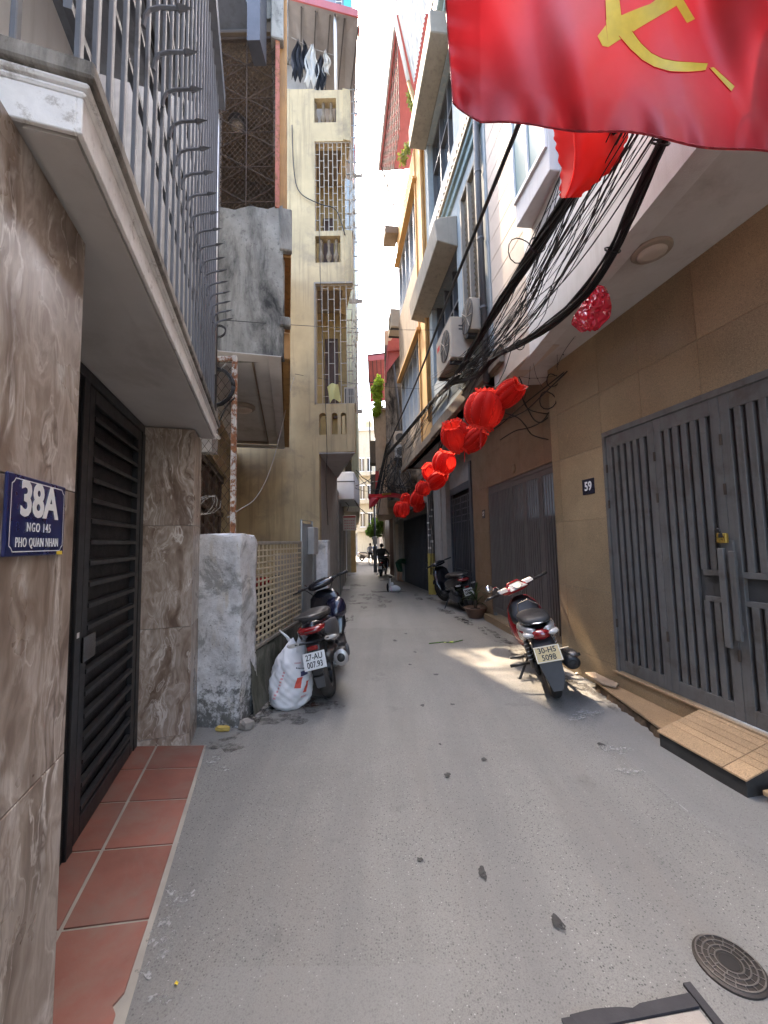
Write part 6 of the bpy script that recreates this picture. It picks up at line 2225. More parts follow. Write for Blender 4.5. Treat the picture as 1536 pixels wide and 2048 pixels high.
# ================================================================== MOTORBIKES
def loft(secs, n=18, p=2.6, T=None, cap=True):
    """body skin through superellipse sections (y, x, z, half width, half height)"""
    mb = MB(T)
    vs, fs = [], []
    for (y, x, z, w_, h_) in secs:
        for k in range(n):
            a = 2 * math.pi * k / n
            c, s = math.cos(a), math.sin(a)
            vs.append((x + w_ * math.copysign(abs(c) ** (2 / p), c), y, z + h_ * math.copysign(abs(s) ** (2 / p), s)))
    m = len(secs)
    for i in range(m - 1):
        for k in range(n):
            k2 = (k + 1) % n
            fs.append((i * n + k, i * n + k2, (i + 1) * n + k2, (i + 1) * n + k))
    if cap:
        fs.append(tuple(range(n)))
        fs.append(tuple(range((m - 1) * n, m * n))[::-1])
    return mb.add(vs, fs)


def wheel(root, cy, R, wd, tyrem, rimm, T, tread=True, spokes=5, name='wheel'):
    """tyre and rim as parts of the wheel"""
    # hub in the middle carries tyre and rim
    hub = obj(name, MB(T).lathe([(.045, -wd * .55), (.05, -wd * .3), (.05, wd * .3), (.045, wd * .55)], (0, cy, R), 16, axis=(1, 0, 0)), rimm, root, smooth=40)
    mb = MB(T)
    prof = []
    r_in = R * .66
    for k in range(13):
        a = -math.pi * .62 + math.pi * 1.24 * k / 12
        prof.append((R - wd * .48 + wd * .48 * math.cos(a) * (1.0 if abs(a) > .9 else 1.0), wd * .5 * math.sin(a) / math.sin(math.pi * .5)))
    prof = [(r_in, -wd * .30)] + prof + [(r_in, wd * .30)]
    n = 56
    vs, fs = [], []
    for i in range(n):
        a = 2 * math.pi * i / n
        for j, (r, x) in enumerate(prof):
            rr_ = r
            if tread and 3 < j < 11 and (i + (abs(j - 7))) % 3 == 0:
                rr_ -= .004
            vs.append((x, cy + rr_ * math.cos(a), R + rr_ * math.sin(a)))
    m = len(prof)
    for i in range(n):
        for j in range(m - 1):
            i2 = (i + 1) % n
            fs.append((i * m + j, i * m + j + 1, i2 * m + j + 1, i2 * m + j))
    obj('tyre', mb.add(vs, fs), tyrem, hub, smooth=50)
    mb = MB(T)
    mb.lathe([(r_in - .022, -wd * .34), (r_in + .01, -wd * .36), (r_in - .012, -wd * .1), (r_in - .012, wd * .1), (r_in + .01, wd * .36), (r_in - .022, wd * .34), (r_in - .03, 0)], (0, cy, R), 36, axis=(1, 0, 0))
    mb.f = mb.f[:-2]
    for k in range(spokes):
        a = 2 * math.pi * k / spokes + .3
        mb.tube([(0, cy + .04 * math.cos(a), R + .04 * math.sin(a)), (0, cy + (r_in - .02) * math.cos(a + .12), R + (r_in - .02) * math.sin(a + .12))], [.020, .014], 6)
    obj('rim', mb, rimm, hub, smooth=40)
    return hub


def bike_frame(loc, heading, lean, scale=1.0):
    """rear contact point, heading from +Y (positive to the right), lean (positive to the left)"""
    m = Matrix.Translation(loc) @ Matrix.Rotation(-heading, 4, 'Z') @ Matrix.Rotation(-lean, 4, 'Y') @ Matrix.Diagonal((*((scale,) * 3 if isinstance(scale, float) else scale), 1))
    return lambda x, y, z: m @ Vector((x, y, z))


def plate(root, T, y, z, tilt, lines, mat, txt=True, size=.068):
    """licence plate 190 x 140 mm, face to the rear"""
    ct, st_ = math.cos(tilt), math.sin(tilt)

    def TP(x, d, zz):       # d out of the face
        return T(x, y - d * ct - zz * st_ * -1 * -1, z + zz * ct - d * st_ * -1) if False else T(x, y - d * ct + zz * st_, z + zz * ct + d * st_)
    pl = obj('number_plate', MB(TP).box(-.095, .095, 0, .004, -.07, .07), mat, root, bevel=.006)
    rim_ = MAT['platewhite']
    mb = MB(TP)
    for (a, b, c, d) in ((-.091, .091, .062, .066), (-.091, .091, -.066, -.062), (-.091, -.087, -.062, .062), (.087, .091, -.062, .062)):
        mb.box(a, b, .0042, .005, c, d)
    obj('plate_border', mb, rim_, pl)
    if txt:
        for s, zz in zip(lines, (.031, -.031)):
            obj('plate_lettering', text_mb(s, size, .80 if len(s) < 6 else .74, .0012, lambda x, d, q, zz=zz: TP(x, .0055 - d, q + zz), .0006), MAT['plateblack'], pl)
    else:
        mb = MB(TP)
        for r_, zz in enumerate((.012, -.05)):
            for k in range(5):
                mb.box(-.075 + k * .031, -.053 + k * .031, .0045, .005, zz, zz + .04)
        obj('plate_mark', mb, MAT['plateblack'], pl, kind='stuff')
    return pl


def scooter(label, loc, heading, lean, pal, lines, txt=True, steer=.35, bag=True):
    """step-through automatic scooter"""
    T = bike_frame(loc, heading, lean)
    o = thing('motor_scooter', label, 'motorbike', loc)
    wheel(o, 0, .275, .115, pal['tyre'], pal['rim'], T, True, 5, 'rear_wheel')
    # front assembly turns with the bars
    ax = Vector((0, 1.20, .62))
    tl = Vector((0, -.42, .9)).normalized()
    Rm = Matrix.Rotation(steer, 3, tl)

    def TFw(x, y, z):
        return T(*(ax + Rm @ (Vector((x, y, z)) - ax)))
    wheel(o, 1.30, .27, .09, pal['tyre'], pal['rim'], TFw, True, 5, 'front_wheel')
    obj('front_fender', loft([(1.02, 0, .50, .03, .02), (1.12, 0, .56, .06, .03), (1.30, 0, .585, .065, .035), (1.46, 0, .53, .06, .03), (1.56, 0, .44, .03, .015)], T=TFw), pal['paint'], o, smooth=True)
    obj('fork', MB(TFw).tube([(-.07, 1.30, .27), (-.07, 1.20, .62)], .022, 8).tube([(.07, 1.30, .27), (.07, 1.20, .62)], .022, 8), MAT['greyplastic'], o, smooth=True)
    # bodywork
    obj('rear_body', loft([(-.34, 0, .735, .045, .035), (-.28, 0, .70, .105, .075), (-.15, 0, .665, .135, .105), (.05, 0, .62, .155, .14), (.25, 0, .57, .165, .165), (.45, 0, .52, .16, .165), (.58, 0, .46, .14, .14), (.66, 0, .40, .12, .08)], T=T), pal['paint'], o, smooth=True)
    for s in (-1, 1):
        obj('side_panel', loft([(-.24, s * .11, .68, .018, .05), (.0, s * .150, .63, .016, .08), (.25, s * .166, .58, .014, .09), (.45, s * .155, .55, .012, .05)], 12, T=T), pal['panel'], o, smooth=True)
    obj('seat', loft([(-.26, 0, .775, .07, .02), (-.18, 0, .79, .115, .04), (.0, 0, .785, .135, .05), (.2, 0, .765, .14, .052), (.4, 0, .73, .125, .055), (.56, 0, .70, .09, .045), (.63, 0, .67, .05, .02)], T=T), MAT['seat'], o, smooth=True)
    obj('grab_rail', MB(T).tube(smoothpath([(-.13, .05, .79), (-.145, -.10, .80), (-.12, -.27, .815), (0, -.345, .82), (.12, -.27, .815), (.145, -.10, .80), (.13, .05, .79)], 4), .013, 8), pal['trim'], o, smooth=True)
    tl_ = obj('tail_lamp', loft([(-.375, 0, .70, .05, .012), (-.355, 0, .70, .095, .03), (-.30, 0, .705, .125, .036), (-.24, 0, .71, .128, .03)], T=T), MAT['redlens'], o, smooth=True)
    obj('lamp_bar', MB(T).box(-.045, .045, -.379, -.374, .697, .703), MAT['greyplastic'], tl_)
    # hugger, plate and indicators
    obj('rear_fender', loft([(-.30, 0, .60, .07, .05), (-.36, 0, .52, .065, .03), (-.40, 0, .42, .055, .02), (-.405, 0, .33, .045, .012)], 12, T=T), MAT['blackplastic'], o, smooth=True)
    obj('fender_flap', MB(T).prism([(-.055, -.40, .46), (.055, -.40, .46), (.035, -.385, .22), (-.035, -.385, .22)], (0, .012, 0)), MAT['greyplastic'], o)
    obj('reflector', MB(T).box(-.045, .045, -.416, -.404, .548, .583), MAT['redlens'], o, bevel=.004)
    for s in (-1, 1):
        obj('indicator', loft([(-.37, s * .13, .615, .014, .016), (-.375, s * .16, .615, .05, .018), (-.355, s * .19, .615, .03, .014)], 10, T=T), MAT['clearlens'], o, smooth=True)
        obj('indicator_stalk', MB(T).tube([(0, -.34, .60), (s * .15, -.365, .615)], .010, 6), MAT['blackplastic'], o)
    plate(o, T, -.43, .465, .25, lines, pal['plate'], txt)
    # engine, swing arm, exhaust
    obj('engine_cover', loft([(-.08, -.105, .29, .045, .07), (.08, -.12, .29, .05, .085), (.35, -.115, .30, .045, .08), (.45, -.09, .31, .03, .05)], 14, T=T), MAT['greyplastic'], o, smooth=True)
    obj('swing_arm', MB(T).tube([(.10, 0, .27), (.11, .20, .30), (.08, .45, .33)], [.024, .03, .03], 8), MAT['silver'], o, smooth=True)
    mf = obj('muffler', loft([(-.30, .205, .40, .028, .03), (-.28, .205, .40, .058, .064), (-.22, .20, .39, .068, .075), (-.02, .185, .36, .068, .072), (.18, .16, .31, .05, .05), (.30, .12, .26, .022, .022)], 16, T=T), MAT['blackplastic'], o, smooth=True)
    obj('muffler_cap', MB(T).lathe([(.062, 0), (.066, .012), (.05, .022), (.036, .024), (.034, .012), (.028, .006)], (.205, -.277, .40), 20, axis=(0, -1, 0), sy=1.1), MAT['silver'], mf, smooth=40)
    obj('muffler_bore', MB(T).lathe([(.027, 0), (.027, .010)], (.205, -.281, .40), 14, axis=(0, -1, 0)), MAT['dark'], mf)
    obj('heat_shield', loft([(-.20, .262, .42, .012, .05), (-.05, .258, .40, .014, .055), (.12, .225, .36, .012, .04)], 10, T=T), MAT['greyplastic'], mf, smooth=True)
    obj('shock', MB(T).tube([(-.13, -.02, .33), (-.14, .06, .60)], .026, 8), MAT['exhaust'], o, smooth=True)
    obj('side_stand', MB(T).tube([(-.10, .50, .28), (-.30, .44, .02), (-.33, .42, .015)], .012, 6), MAT['blackplastic'], o)
    # floorboard, shield, steering
    obj('floorboard', loft([(.55, 0, .30, .15, .05), (.70, 0, .27, .17, .05), (.90, 0, .27, .165, .05), (1.02, 0, .34, .15, .07)], T=T), MAT['blackplastic'], o, smooth=True)
    obj('leg_shield', loft([(.93, 0, .33, .13, .05), (.99, 0, .46, .20, .10), (1.03, 0, .62, .205, .14), (1.08, 0, .76, .185, .10), (1.13, 0, .84, .13, .05)], T=T), pal['shield'], o, smooth=True)
    obj('front_cowl', loft([(1.06, 0, .60, .15, .12), (1.18, 0, .66, .15, .16), (1.30, 0, .68, .10, .12), (1.37, 0, .66, .05, .06)], T=T), pal['paint'], o, smooth=True)
    obj('headlamp', loft([(1.28, 0, .73, .09, .04), (1.36, 0, .71, .07, .04), (1.40, 0, .69, .03, .02)], T=TFw), MAT['clearlens'], o, smooth=True)
    hb_ = obj('handlebar', MB(TFw).tube([(-.33, 1.02, .985), (-.18, 1.06, .985), (0, 1.08, .95), (.18, 1.06, .985), (.33, 1.02, .985)], .013, 8), MAT['blackplastic'], o, smooth=True)
    obj('handlebar_cover', loft([(.99, 0, .955, .14, .035), (1.05, 0, .965, .17, .055), (1.13, 0, .96, .16, .055), (1.19, 0, .93, .09, .03)], T=TFw), pal['paint'], hb_, smooth=True)
    obj('dashboard', MB(TFw).prism([(-.10, .985, .965), (.10, .985, .965), (.085, 1.08, 1.02), (-.085, 1.08, 1.02)], (0, .006, .006)), MAT['greyplastic'], hb_, bevel=.004)
    for s in (-1, 1):
        obj('grip', MB(TFw).tube([(s * .22, 1.045, .986), (s * .36, 1.01, .986)], .0185, 10), MAT['blackplastic'], hb_, smooth=True)
        obj('brake_lever', MB(TFw).tube([(s * .20, 1.07, .98), (s * .27, 1.10, .975), (s * .36, 1.07, .975)], .007, 6), MAT['silver'], hb_)
    for s in (-1, 1):
        obj('control_cable', MB(TFw).tube(smoothpath([(s * .22, 1.06, .975), (s * .17, 1.16, .93), (s * .10, 1.19, .82), (s * .06, 1.16, .68)], 4), .006, 5), MAT['blackplastic'], hb_)
        obj('mirror_stub', MB(TFw).tube([(s * .17, 1.06, 1.0), (s * .19, 1.06, 1.03)], .008, 6), MAT['chrome'], hb_)
    obj('brake_disc', MB(TFw).lathe([(.105, 0), (.105, .004), (.06, .005)], (.048, 1.30, .27), 24, axis=(1, 0, 0)), MAT['chrome'], o)
    obj('engine_fin_case', loft([(.12, .02, .33, .09, .07), (.30, .02, .35, .10, .08), (.44, .02, .36, .07, .06)], 12, T=T), MAT['exhaust'], o, smooth=True)
    obj('air_box', loft([(-.10, -.12, .40, .035, .05), (.06, -.13, .41, .045, .06), (.22, -.12, .40, .035, .05)], 12, T=T), MAT['blackplastic'], o, smooth=True)
    if bag:
        obj('rain_cover', loft([(.80, .10, .60, .03, .02), (.84, .12, .64, .10, .09), (.90, .13, .66, .12, .13), (.96, .12, .64, .10, .10)], 12, T=T), MAT['navygloss'], o, smooth=True)
    return o


def underbone(label, loc, heading, lean, lines, steer=.45):
    """red step-through motorbike with a silver tail"""
    T = bike_frame(loc, heading, lean, (1.12, .97, .94))
    o = thing('motorbike', label, 'motorbike', loc)
    wheel(o, 0, .285, .085, MAT['tyre'], MAT['exhaust'], T, True, 12, 'rear_wheel')
    ax = Vector((0, 1.08, .62))
    tl = Vector((0, -.40, .92)).normalized()
    Rm = Matrix.Rotation(steer, 3, tl)

    def TFw(x, y, z):
        return T(*(ax + Rm @ (Vector((x, y, z)) - ax)))
    wheel(o, 1.24, .285, .07, MAT['tyre'], MAT['exhaust'], TFw, True, 12, 'front_wheel')
    obj('front_fender', loft([(1.0, 0, .50, .03, .02), (1.10, 0, .575, .05, .025), (1.25, 0, .60, .052, .028), (1.42, 0, .53, .045, .025), (1.50, 0, .44, .02, .012)], T=TFw), MAT['redgloss'], o, smooth=True)
    obj('fork', MB(TFw).tube([(-.06, 1.24, .285), (-.06, 1.12, .62)], .02, 8).tube([(.06, 1.24, .285), (.06, 1.12, .62)], .02, 8), MAT['silver'], o, smooth=True)
    # tail: silver flanks, red lamp between, black inner mudguard
    for s in (-1, 1):
        obj('tail_cowl', loft([(-.26, s * .055, .70, .03, .025), (-.20, s * .09, .69, .035, .05), (.0, s * .115, .655, .035, .085), (.22, s * .115, .61, .035, .10), (.42, s * .09, .56, .03, .08)], 12, T=T), MAT['silver'], o, smooth=True)
        obj('side_stripe', loft([(-.20, s * .122, .695, .006, .014), (.05, s * .148, .66, .006, .018), (.25, s * .148, .62, .006, .016)], 8, T=T), MAT['redgloss'], o, smooth=True)
    obj('under_seat', loft([(-.20, 0, .66, .08, .06), (.1, 0, .62, .10, .10), (.42, 0, .55, .09, .10)], T=T), MAT['blackplastic'], o, smooth=True)
    obj('tail_lamp', loft([(-.30, 0, .665, .03, .02), (-.275, 0, .665, .065, .045), (-.22, 0, .675, .075, .045)], T=T), MAT['redlens'], o, smooth=True)
    for s in (-1, 1):
        obj('indicator', loft([(-.285, s * .085, .672, .03, .016), (-.25, s * .105, .675, .035, .022), (-.20, s * .115, .68, .02, .018)], 10, T=T), MAT['clearlens'], o, smooth=True)
    obj('seat', loft([(-.25, 0, .775, .06, .018), (-.20, 0, .79, .11, .035), (-.02, 0, .79, .125, .042), (.2, 0, .77, .125, .045), (.42, 0, .735, .10, .045), (.52, 0, .71, .06, .03)], T=T), MAT['seat'], o, smooth=True)
    obj('seat_edge', MB(T).tube(smoothpath([(-.10, .25, .735), (-.118, .05, .758), (-.10, -.18, .768), (0, -.255, .768), (.10, -.18, .768), (.118, .05, .758), (.10, .25, .735)], 4), .008, 6), MAT['chrome'], o, smooth=True)
    obj('rear_mudguard', loft([(-.10, 0, .60, .085, .06), (-.25, 0, .585, .085, .04), (-.30, 0, .50, .085, .025), (-.335, 0, .40, .075, .02)], 12, T=T), MAT['blackplastic'], o, smooth=True)
    obj('mud_flap', MB(T).prism([(-.085, -.345, .45), (.085, -.345, .45), (.075, -.365, .30), (.035, -.375, .19), (-.035, -.375, .19), (-.06, -.365, .30)], (0, .012, 0)), MAT['greyplastic'], o, bevel=.003)
    plate(o, T, -.375, .520, .42, lines, MAT['plategold'], True, .066)
    # hugger over the chain, shocks, swing arm
    obj('chain_case', loft([(-.10, -.085, .30, .018, .05), (.15, -.09, .31, .02, .055), (.42, -.085, .33, .02, .055)], 10, T=T), MAT['blackplastic'], o, smooth=True)
    for s in (-1, 1):
        obj('shock', MB(T).tube([(s * .105, .0, .30), (s * .11, .07, .60)], .022, 8), MAT['chrome'] if s > 0 else MAT['exhaust'], o, smooth=True)
        sp_ = [(s * .105 + .026 * math.cos(a * .9), .0 + .06 * a / 40 + .026 * math.sin(a * .9), .36 + .2 * a / 40) for a in range(41)]
        obj('spring', MB(T).tube(sp_, .005, 4), MAT['alu'], o)
        obj('swing_arm', MB(T).tube([(s * .075, 0, .285), (s * .075, .45, .33)], .016, 6), MAT['blackplastic'], o)
    mf = obj('muffler', loft([(-.20, .175, .345, .03, .032), (-.19, .175, .345, .058, .060), (-.05, .172, .335, .062, .064), (.16, .165, .315, .06, .062), (.24, .16, .30, .03, .03)], 18, p=2.0, T=T), MAT['blackplastic'], o, smooth=True)
    obj('muffler_bore', MB(T).lathe([(.034, 0), (.034, .012), (.02, .014), (.018, -.01)], (.175, -.195, .345), 16, axis=(0, -1, 0)), MAT['dark'], mf, smooth=40)
    obj('heat_shield', loft([(-.16, .205, .395, .035, .02), (.0, .203, .39, .04, .022), (.14, .195, .37, .03, .018)], 10, T=T), MAT['exhaust'], mf, smooth=True)
    obj('exhaust_pipe', MB(T).tube(smoothpath([(.16, .22, .30), (.13, .45, .22), (.05, .70, .22), (.0, .82, .34)], 4), .018, 8), MAT['exhaust'], o, smooth=True)
    obj('engine', loft([(.42, 0, .33, .09, .07), (.55, 0, .31, .115, .10), (.72, 0, .31, .11, .09), (.85, 0, .34, .06, .05)], 14, T=T), MAT['exhaust'], o, smooth=True)
    obj('kick_lever', MB(T).tube([(.12, .50, .30), (.17, .46, .46), (.21, .44, .47)], .010, 6), MAT['chrome'], o)
    for s in (-1, 1):
        obj('footpeg', MB(T).tube([(s * .10, .16, .30), (s * .20, .12, .31), (s * .29, .12, .31)], .016, 8), MAT['blackplastic'], o, smooth=True)
        obj('front_peg', MB(T).tube([(s * .10, .55, .25), (s * .27, .55, .26)], .014, 8), MAT['blackplastic'], o)
    obj('side_stand', MB(T).tube([(-.10, .48, .27), (-.26, .40, .03), (-.29, .38, .012)], .012, 6), MAT['blackplastic'], o)
    obj('gear_pedal', MB(T).tube([(-.12, .48, .27), (-.16, .66, .24), (-.16, .38, .24)], .009, 6), MAT['exhaust'], o)
    # leg shield and bars
    obj('leg_shield', loft([(.72, 0, .40, .07, .05), (.86, 0, .42, .16, .16), (.95, 0, .52, .19, .20), (1.02, 0, .66, .165, .14), (1.08, 0, .78, .10, .06)], T=T), MAT['redgloss'], o, smooth=True)
    obj('inner_shield', loft([(.74, 0, .52, .05, .03), (.84, 0, .60, .15, .08), (.92, 0, .70, .155, .09), (.99, 0, .80, .09, .05)], T=T), MAT['blackplastic'], o, smooth=True)
    obj('backbone', loft([(.42, 0, .50, .06, .05), (.6, 0, .44, .055, .05), (.85, 0, .50, .06, .06)], 12, T=T), MAT['redgloss'], o, smooth=True)
    obj('basket_wire', MB(T).tube([(-.09, .44, .74), (-.07, .52, .84), (.03, .54, .86), (.11, .50, .80)], .005, 5), MAT['chrome'], o)
    hb_ = obj('handlebar', MB(TFw).tube([(-.33, .92, .98), (-.18, .97, .965), (0, 1.0, .93), (.18, .97, .965), (.33, .92, .98)], .012, 8), MAT['chrome'], o, smooth=True)
    obj('handlebar_cowl', loft([(.92, 0, .945, .10, .03), (.97, 0, .955, .17, .05), (1.05, 0, .95, .15, .055), (1.12, 0, .92, .08, .04)], T=TFw), MAT['redgloss'], hb_, smooth=True)
    for s in (-1, 1):
        obj('switch_housing', MB(TFw).prism([(s * .10, .93, .955), (s * .21, .925, .965), (s * .21, .96, 1.005), (s * .10, .97, 1.005)], (0, .03, .006)), MAT['silver'], hb_, bevel=.006)
    obj('instrument_panel', MB(TFw).prism([(-.105, .90, .945), (.105, .90, .945), (.06, .965, 1.015), (-.06, .965, 1.015)], (0, .004, .008)), MAT['silver'], hb_, bevel=.005)
    obj('speedometer', MB(TFw).lathe([(.045, 0), (.042, .008), (.01, .010)], (0, .925, .985), 18, axis=(0, -.72, .69)), MAT['clearlens'], hb_, smooth=40)
    obj('hood_visor', MB(TFw).tube([(-.10, .96, .985), (-.06, .99, 1.035), (.06, .99, 1.035), (.10, .96, .985)], .010, 6), MAT['redgloss'], hb_, smooth=True)
    for s in (-1, 1):
        obj('grip', MB(TFw).tube([(s * .22, .955, .968), (s * .37, .905, .985)], .0175, 10), MAT['blackplastic'], hb_, smooth=True)
        obj('brake_lever', MB(TFw).tube([(s * .20, .99, .96), (s * .28, 1.0, .96), (s * .38, .96, .965)], .008, 6), MAT['chrome'], hb_)
    mr = obj('mirror', MB(TFw).lathe([(.0, -.02), (.035, -.015), (.048, 0), (.046, .006), (.01, .007)], (-.27, .97, 1.075), 18, axis=(.1, -1, .1)), MAT['chrome'], hb_, smooth=True)
    obj('mirror_stalk', MB(TFw).tube([(-.17, .97, .985), (-.19, .98, 1.06), (-.25, .985, 1.075)], .006, 6), MAT['chrome'], hb_)
    obj('headlamp', loft([(1.10, 0, .92, .07, .04), (1.15, 0, .90, .05, .04), (1.18, 0, .89, .02, .02)], T=TFw), MAT['clearlens'], o, smooth=True)
    return o


PB = dict(tyre=MAT['tyredusty'], rim=MAT['blackplastic'], paint=MAT['blackgloss'], panel=MAT['greyplastic'], trim=MAT['exhaust'], shield=MAT['blackgloss'], plate=MAT['platewhite'])
b1 = G(662, 1391)
scooter('black scooter with white number plate 27-AU 007.93 parked by the lattice wall', (b1.x, b1.y + .0, 0), R_(-3), R_(12), PB, ('27-AU', '007.93'))
b2_ = G(1112, 1392)
underbone('red and silver motorbike with yellowed number plate 30-H5 5098 in the sun patch', (b2_.x, b2_.y, 0), R_(13), R_(13), ('30-H5', '5098'))
PD = dict(PB, tyre=MAT['tyre'], panel=MAT['blackplastic'])
b3 = G(930, 1222)
scooter('black scooter parked in deep shade before the lattice gate', (b3.x, b3.y, b3.z), R_(-11), R_(11), PD, ('', ''), False, .3, False)
b6 = G(893, 1199)
scooter('second dark scooter standing beyond the shaded one near the column', (b6.x + .22, b6.y + .6, b6.z), R_(-6), R_(8), PD, ('', ''), False, .3, False)
PR = dict(PB, paint=MAT['redgloss'], panel=MAT['redgloss'])
scooter('dark red scooter standing in the yard behind the lattice panel', (-1.62, 3.95, 0), R_(4), R_(6), PR, ('', ''), False, .2, False)
b4 = G(762, 1153)
PS = dict(PB, tyre=MAT['tyre'])
rider_bike = scooter('dark scooter ridden away down the lane', (b4.x, b4.y, b4.z), R_(10), R_(-4), PS, ('', ''), False, .05, False)
b5 = G(724, 1122)
PW = dict(PB, tyre=MAT['tyre'], paint=MAT['silver'], panel=MAT['white'])
scooter('pale scooter parked at the far left beside the standing people', (b5.x, b5.y, b5.z), R_(60), R_(6), PW, ('', ''), False, .2, False)

# ================================================================== PEOPLE
def body(name, label, cat, base, joints, edges, zones, default, heading=0.0, hair=None, extra=None, scale=1.0):
    """one continuous skinned figure; zones: (test, material) pick the clothing by position"""
    me = bpy.data.meshes.new('skin')
    names = list(joints)
    me.from_pydata([joints[n][0] for n in names], [], []) if False else me.from_pydata([joints[n][0] for n in names], [(names.index(a), names.index(b)) for a, b in edges], [])
    tmp = bpy.data.objects.new('skin', me)
    COL.objects.link(tmp)
    tmp.modifiers.new('skin', 'SKIN')
    for i, n in enumerate(names):
        r = joints[n][1]
        me.skin_vertices[0].data[i].radius = r if isinstance(r, tuple) else (r, r)
        me.skin_vertices[0].data[i].use_root = (n == 'pelvis')
    sm_ = tmp.modifiers.new('sub', 'SUBSURF')
    sm_.levels = 2
    sm_.render_levels = 2
    dg = bpy.context.evaluated_depsgraph_get()
    m2 = bpy.data.meshes.new_from_object(tmp.evaluated_get(dg))
    bpy.data.objects.remove(tmp)
    m2.name = 'body'
    mats = [default]
    for z_ in zones:
        if z_[1] not in mats:
            mats.append(z_[1])
    m2.materials.clear()
    for m_ in mats:
        m2.materials.append(m_)
    for p in m2.polygons:
        c = p.center
        p.use_smooth = True
        p.material_index = 0
        for test, m_ in zones:
            if test(c):
                p.material_index = mats.index(m_)
                break
    root = thing(name, label, cat, base)
    o = bpy.data.objects.new('body', m2)
    COL.objects.link(o)
    o.parent = root
    ORG[o.name] = Vector(base)
    root.rotation_euler = (0, 0, -heading)
    root.scale = (scale,) * 3
    if hair:
        c, r, sc_ = hair
        h = mesh_of('hair', MB().ball(c, r, 14, 9, sc_), MAT['hair'], True)
        ho = bpy.data.objects.new('hair', h)
        COL.objects.link(ho)
        ho.parent = root
    if extra:
        for nm, mb_, m_ in extra:
            e = bpy.data.objects.new(nm, mesh_of(nm, mb_, m_, True))
            COL.objects.link(e)
            e.parent = root
    return root


E_BODY = [('pelvis', 'waist'), ('waist', 'chest'), ('chest', 'neck'), ('neck', 'head0'), ('head0', 'head1'), ('head1', 'head2'),
          ('chest', 'shl'), ('shl', 'ell'), ('ell', 'wrl'), ('wrl', 'hal'), ('chest', 'shr'), ('shr', 'elr'), ('elr', 'wrr'), ('wrr', 'har'),
          ('pelvis', 'hpl'), ('hpl', 'knl'), ('knl', 'anl'), ('anl', 'tol'), ('pelvis', 'hpr'), ('hpr', 'knr'), ('knr', 'anr'), ('anr', 'tor')]


def stand(shift=0.0, arms=0.0):
    return dict(pelvis=((0, 0, .92), (.15, .11)), waist=((0, 0, 1.08), (.14, .10)), chest=((0, 0, 1.30), (.17, .115)), neck=((0, .01, 1.44), .055), head0=((0, .02, 1.49), .06),
                head1=((0, .03, 1.57), (.075, .09)), head2=((0, .02, 1.66), (.06, .07)),
                shl=((-.19, 0, 1.37), .055), ell=((-.25, .0 + arms, 1.12), .042), wrl=((-.24, .10 + arms, .90), .030), hal=((-.235, .13 + arms, .81), .028),
                shr=((.19, 0, 1.37), .055), elr=((.26, .0, 1.12), .042), wrr=((.26, .06, .89), .030), har=((.26, .09, .80), .028),
                hpl=((-.095, 0, .86), .09), knl=((-.10 - shift, .03, .48), .06), anl=((-.11 - shift, 0, .09), .042), tol=((-.12 - shift, .14, .04), .036),
                hpr=((.095, 0, .86), .09), knr=((.11 + shift, .02, .48), .06), anr=((.13 + shift, -.01, .09), .042), tor=((.15 + shift, .13, .04), .036))


def dress(shirt, trousers):
    return [(lambda c: c.z < .10, MAT['blackplastic']), (lambda c: c.z < .95 and abs(c.x) < .22, trousers), (lambda c: c.z > 1.47, MAT['skin']),
            (lambda c: c.z < 1.08 and abs(c.x) > .20, MAT['skin']), (lambda c: True, shirt)]


def face_bits(z=1.57):
    mb = MB().ball((0, .125, z - .01), .016, 6, 5, (.7, 1, 1.2))
    return [('nose', mb, MAT['skin'])]


b = G(741, 1128)
body('person', 'person in pale blue shirt and black trousers standing in the far lane', 'person', (b.x, b.y, b.z), stand(.03), E_BODY, dress(MAT['shirtpale'], MAT['trousers']), MAT['shirtpale'], R_(20), ((0, .0, 1.61), .115, (.78, .92, .95)), face_bits(), .95)
b = G(750, 1121)
body('person', 'person in blue shirt partly hidden behind the standing one', 'person', (b.x, b.y + 1.0, b.z), stand(.02, .1), E_BODY, dress(MAT['shirtblue'], MAT['greyplastic']), MAT['shirtblue'], R_(200), ((0, .0, 1.61), .115, (.78, .92, .95)), face_bits(), .93)
# rider, seated on the scooter
J = dict(pelvis=((0, .15, .86), (.15, .13)), waist=((0, .17, 1.02), (.15, .12)), chest=((0, .24, 1.24), (.18, .13)), neck=((0, .27, 1.37), .055), head0=((0, .29, 1.42), .06), head1=((0, .31, 1.49), (.08, .09)), head2=((0, .30, 1.57), (.06, .07)),
         shl=((-.20, .25, 1.31), .06), ell=((-.31, .47, 1.12), .048), wrl=((-.30, .78, 1.04), .034), hal=((-.32, .90, 1.01), .030),
         shr=((.20, .25, 1.31), .06), elr=((.31, .47, 1.12), .048), wrr=((.30, .78, 1.04), .034), har=((.32, .90, 1.01), .030),
         hpl=((-.11, .20, .84), .095), knl=((-.18, .62, .72), .066), anl=((-.15, .72, .36), .045), tol=((-.15, .86, .31), .038),
         hpr=((.11, .20, .84), .095), knr=((.18, .62, .72), .066), anr=((.15, .72, .36), .045), tor=((.15, .86, .31), .038))
Zr = [(lambda c: c.z > 1.40, MAT['skin']), (lambda c: c.y > .80 and c.z > .9, MAT['skin']), (lambda c: c.z < .93, MAT['trousers']), (lambda c: True, MAT['jacket'])]
body('person', 'rider in charcoal jacket seated on the moving scooter', 'person', (b4.x, b4.y, b4.z + .0), J, E_BODY, Zr, MAT['jacket'], R_(10), ((0, .29, 1.52), .12, (.8, .95, .95)))
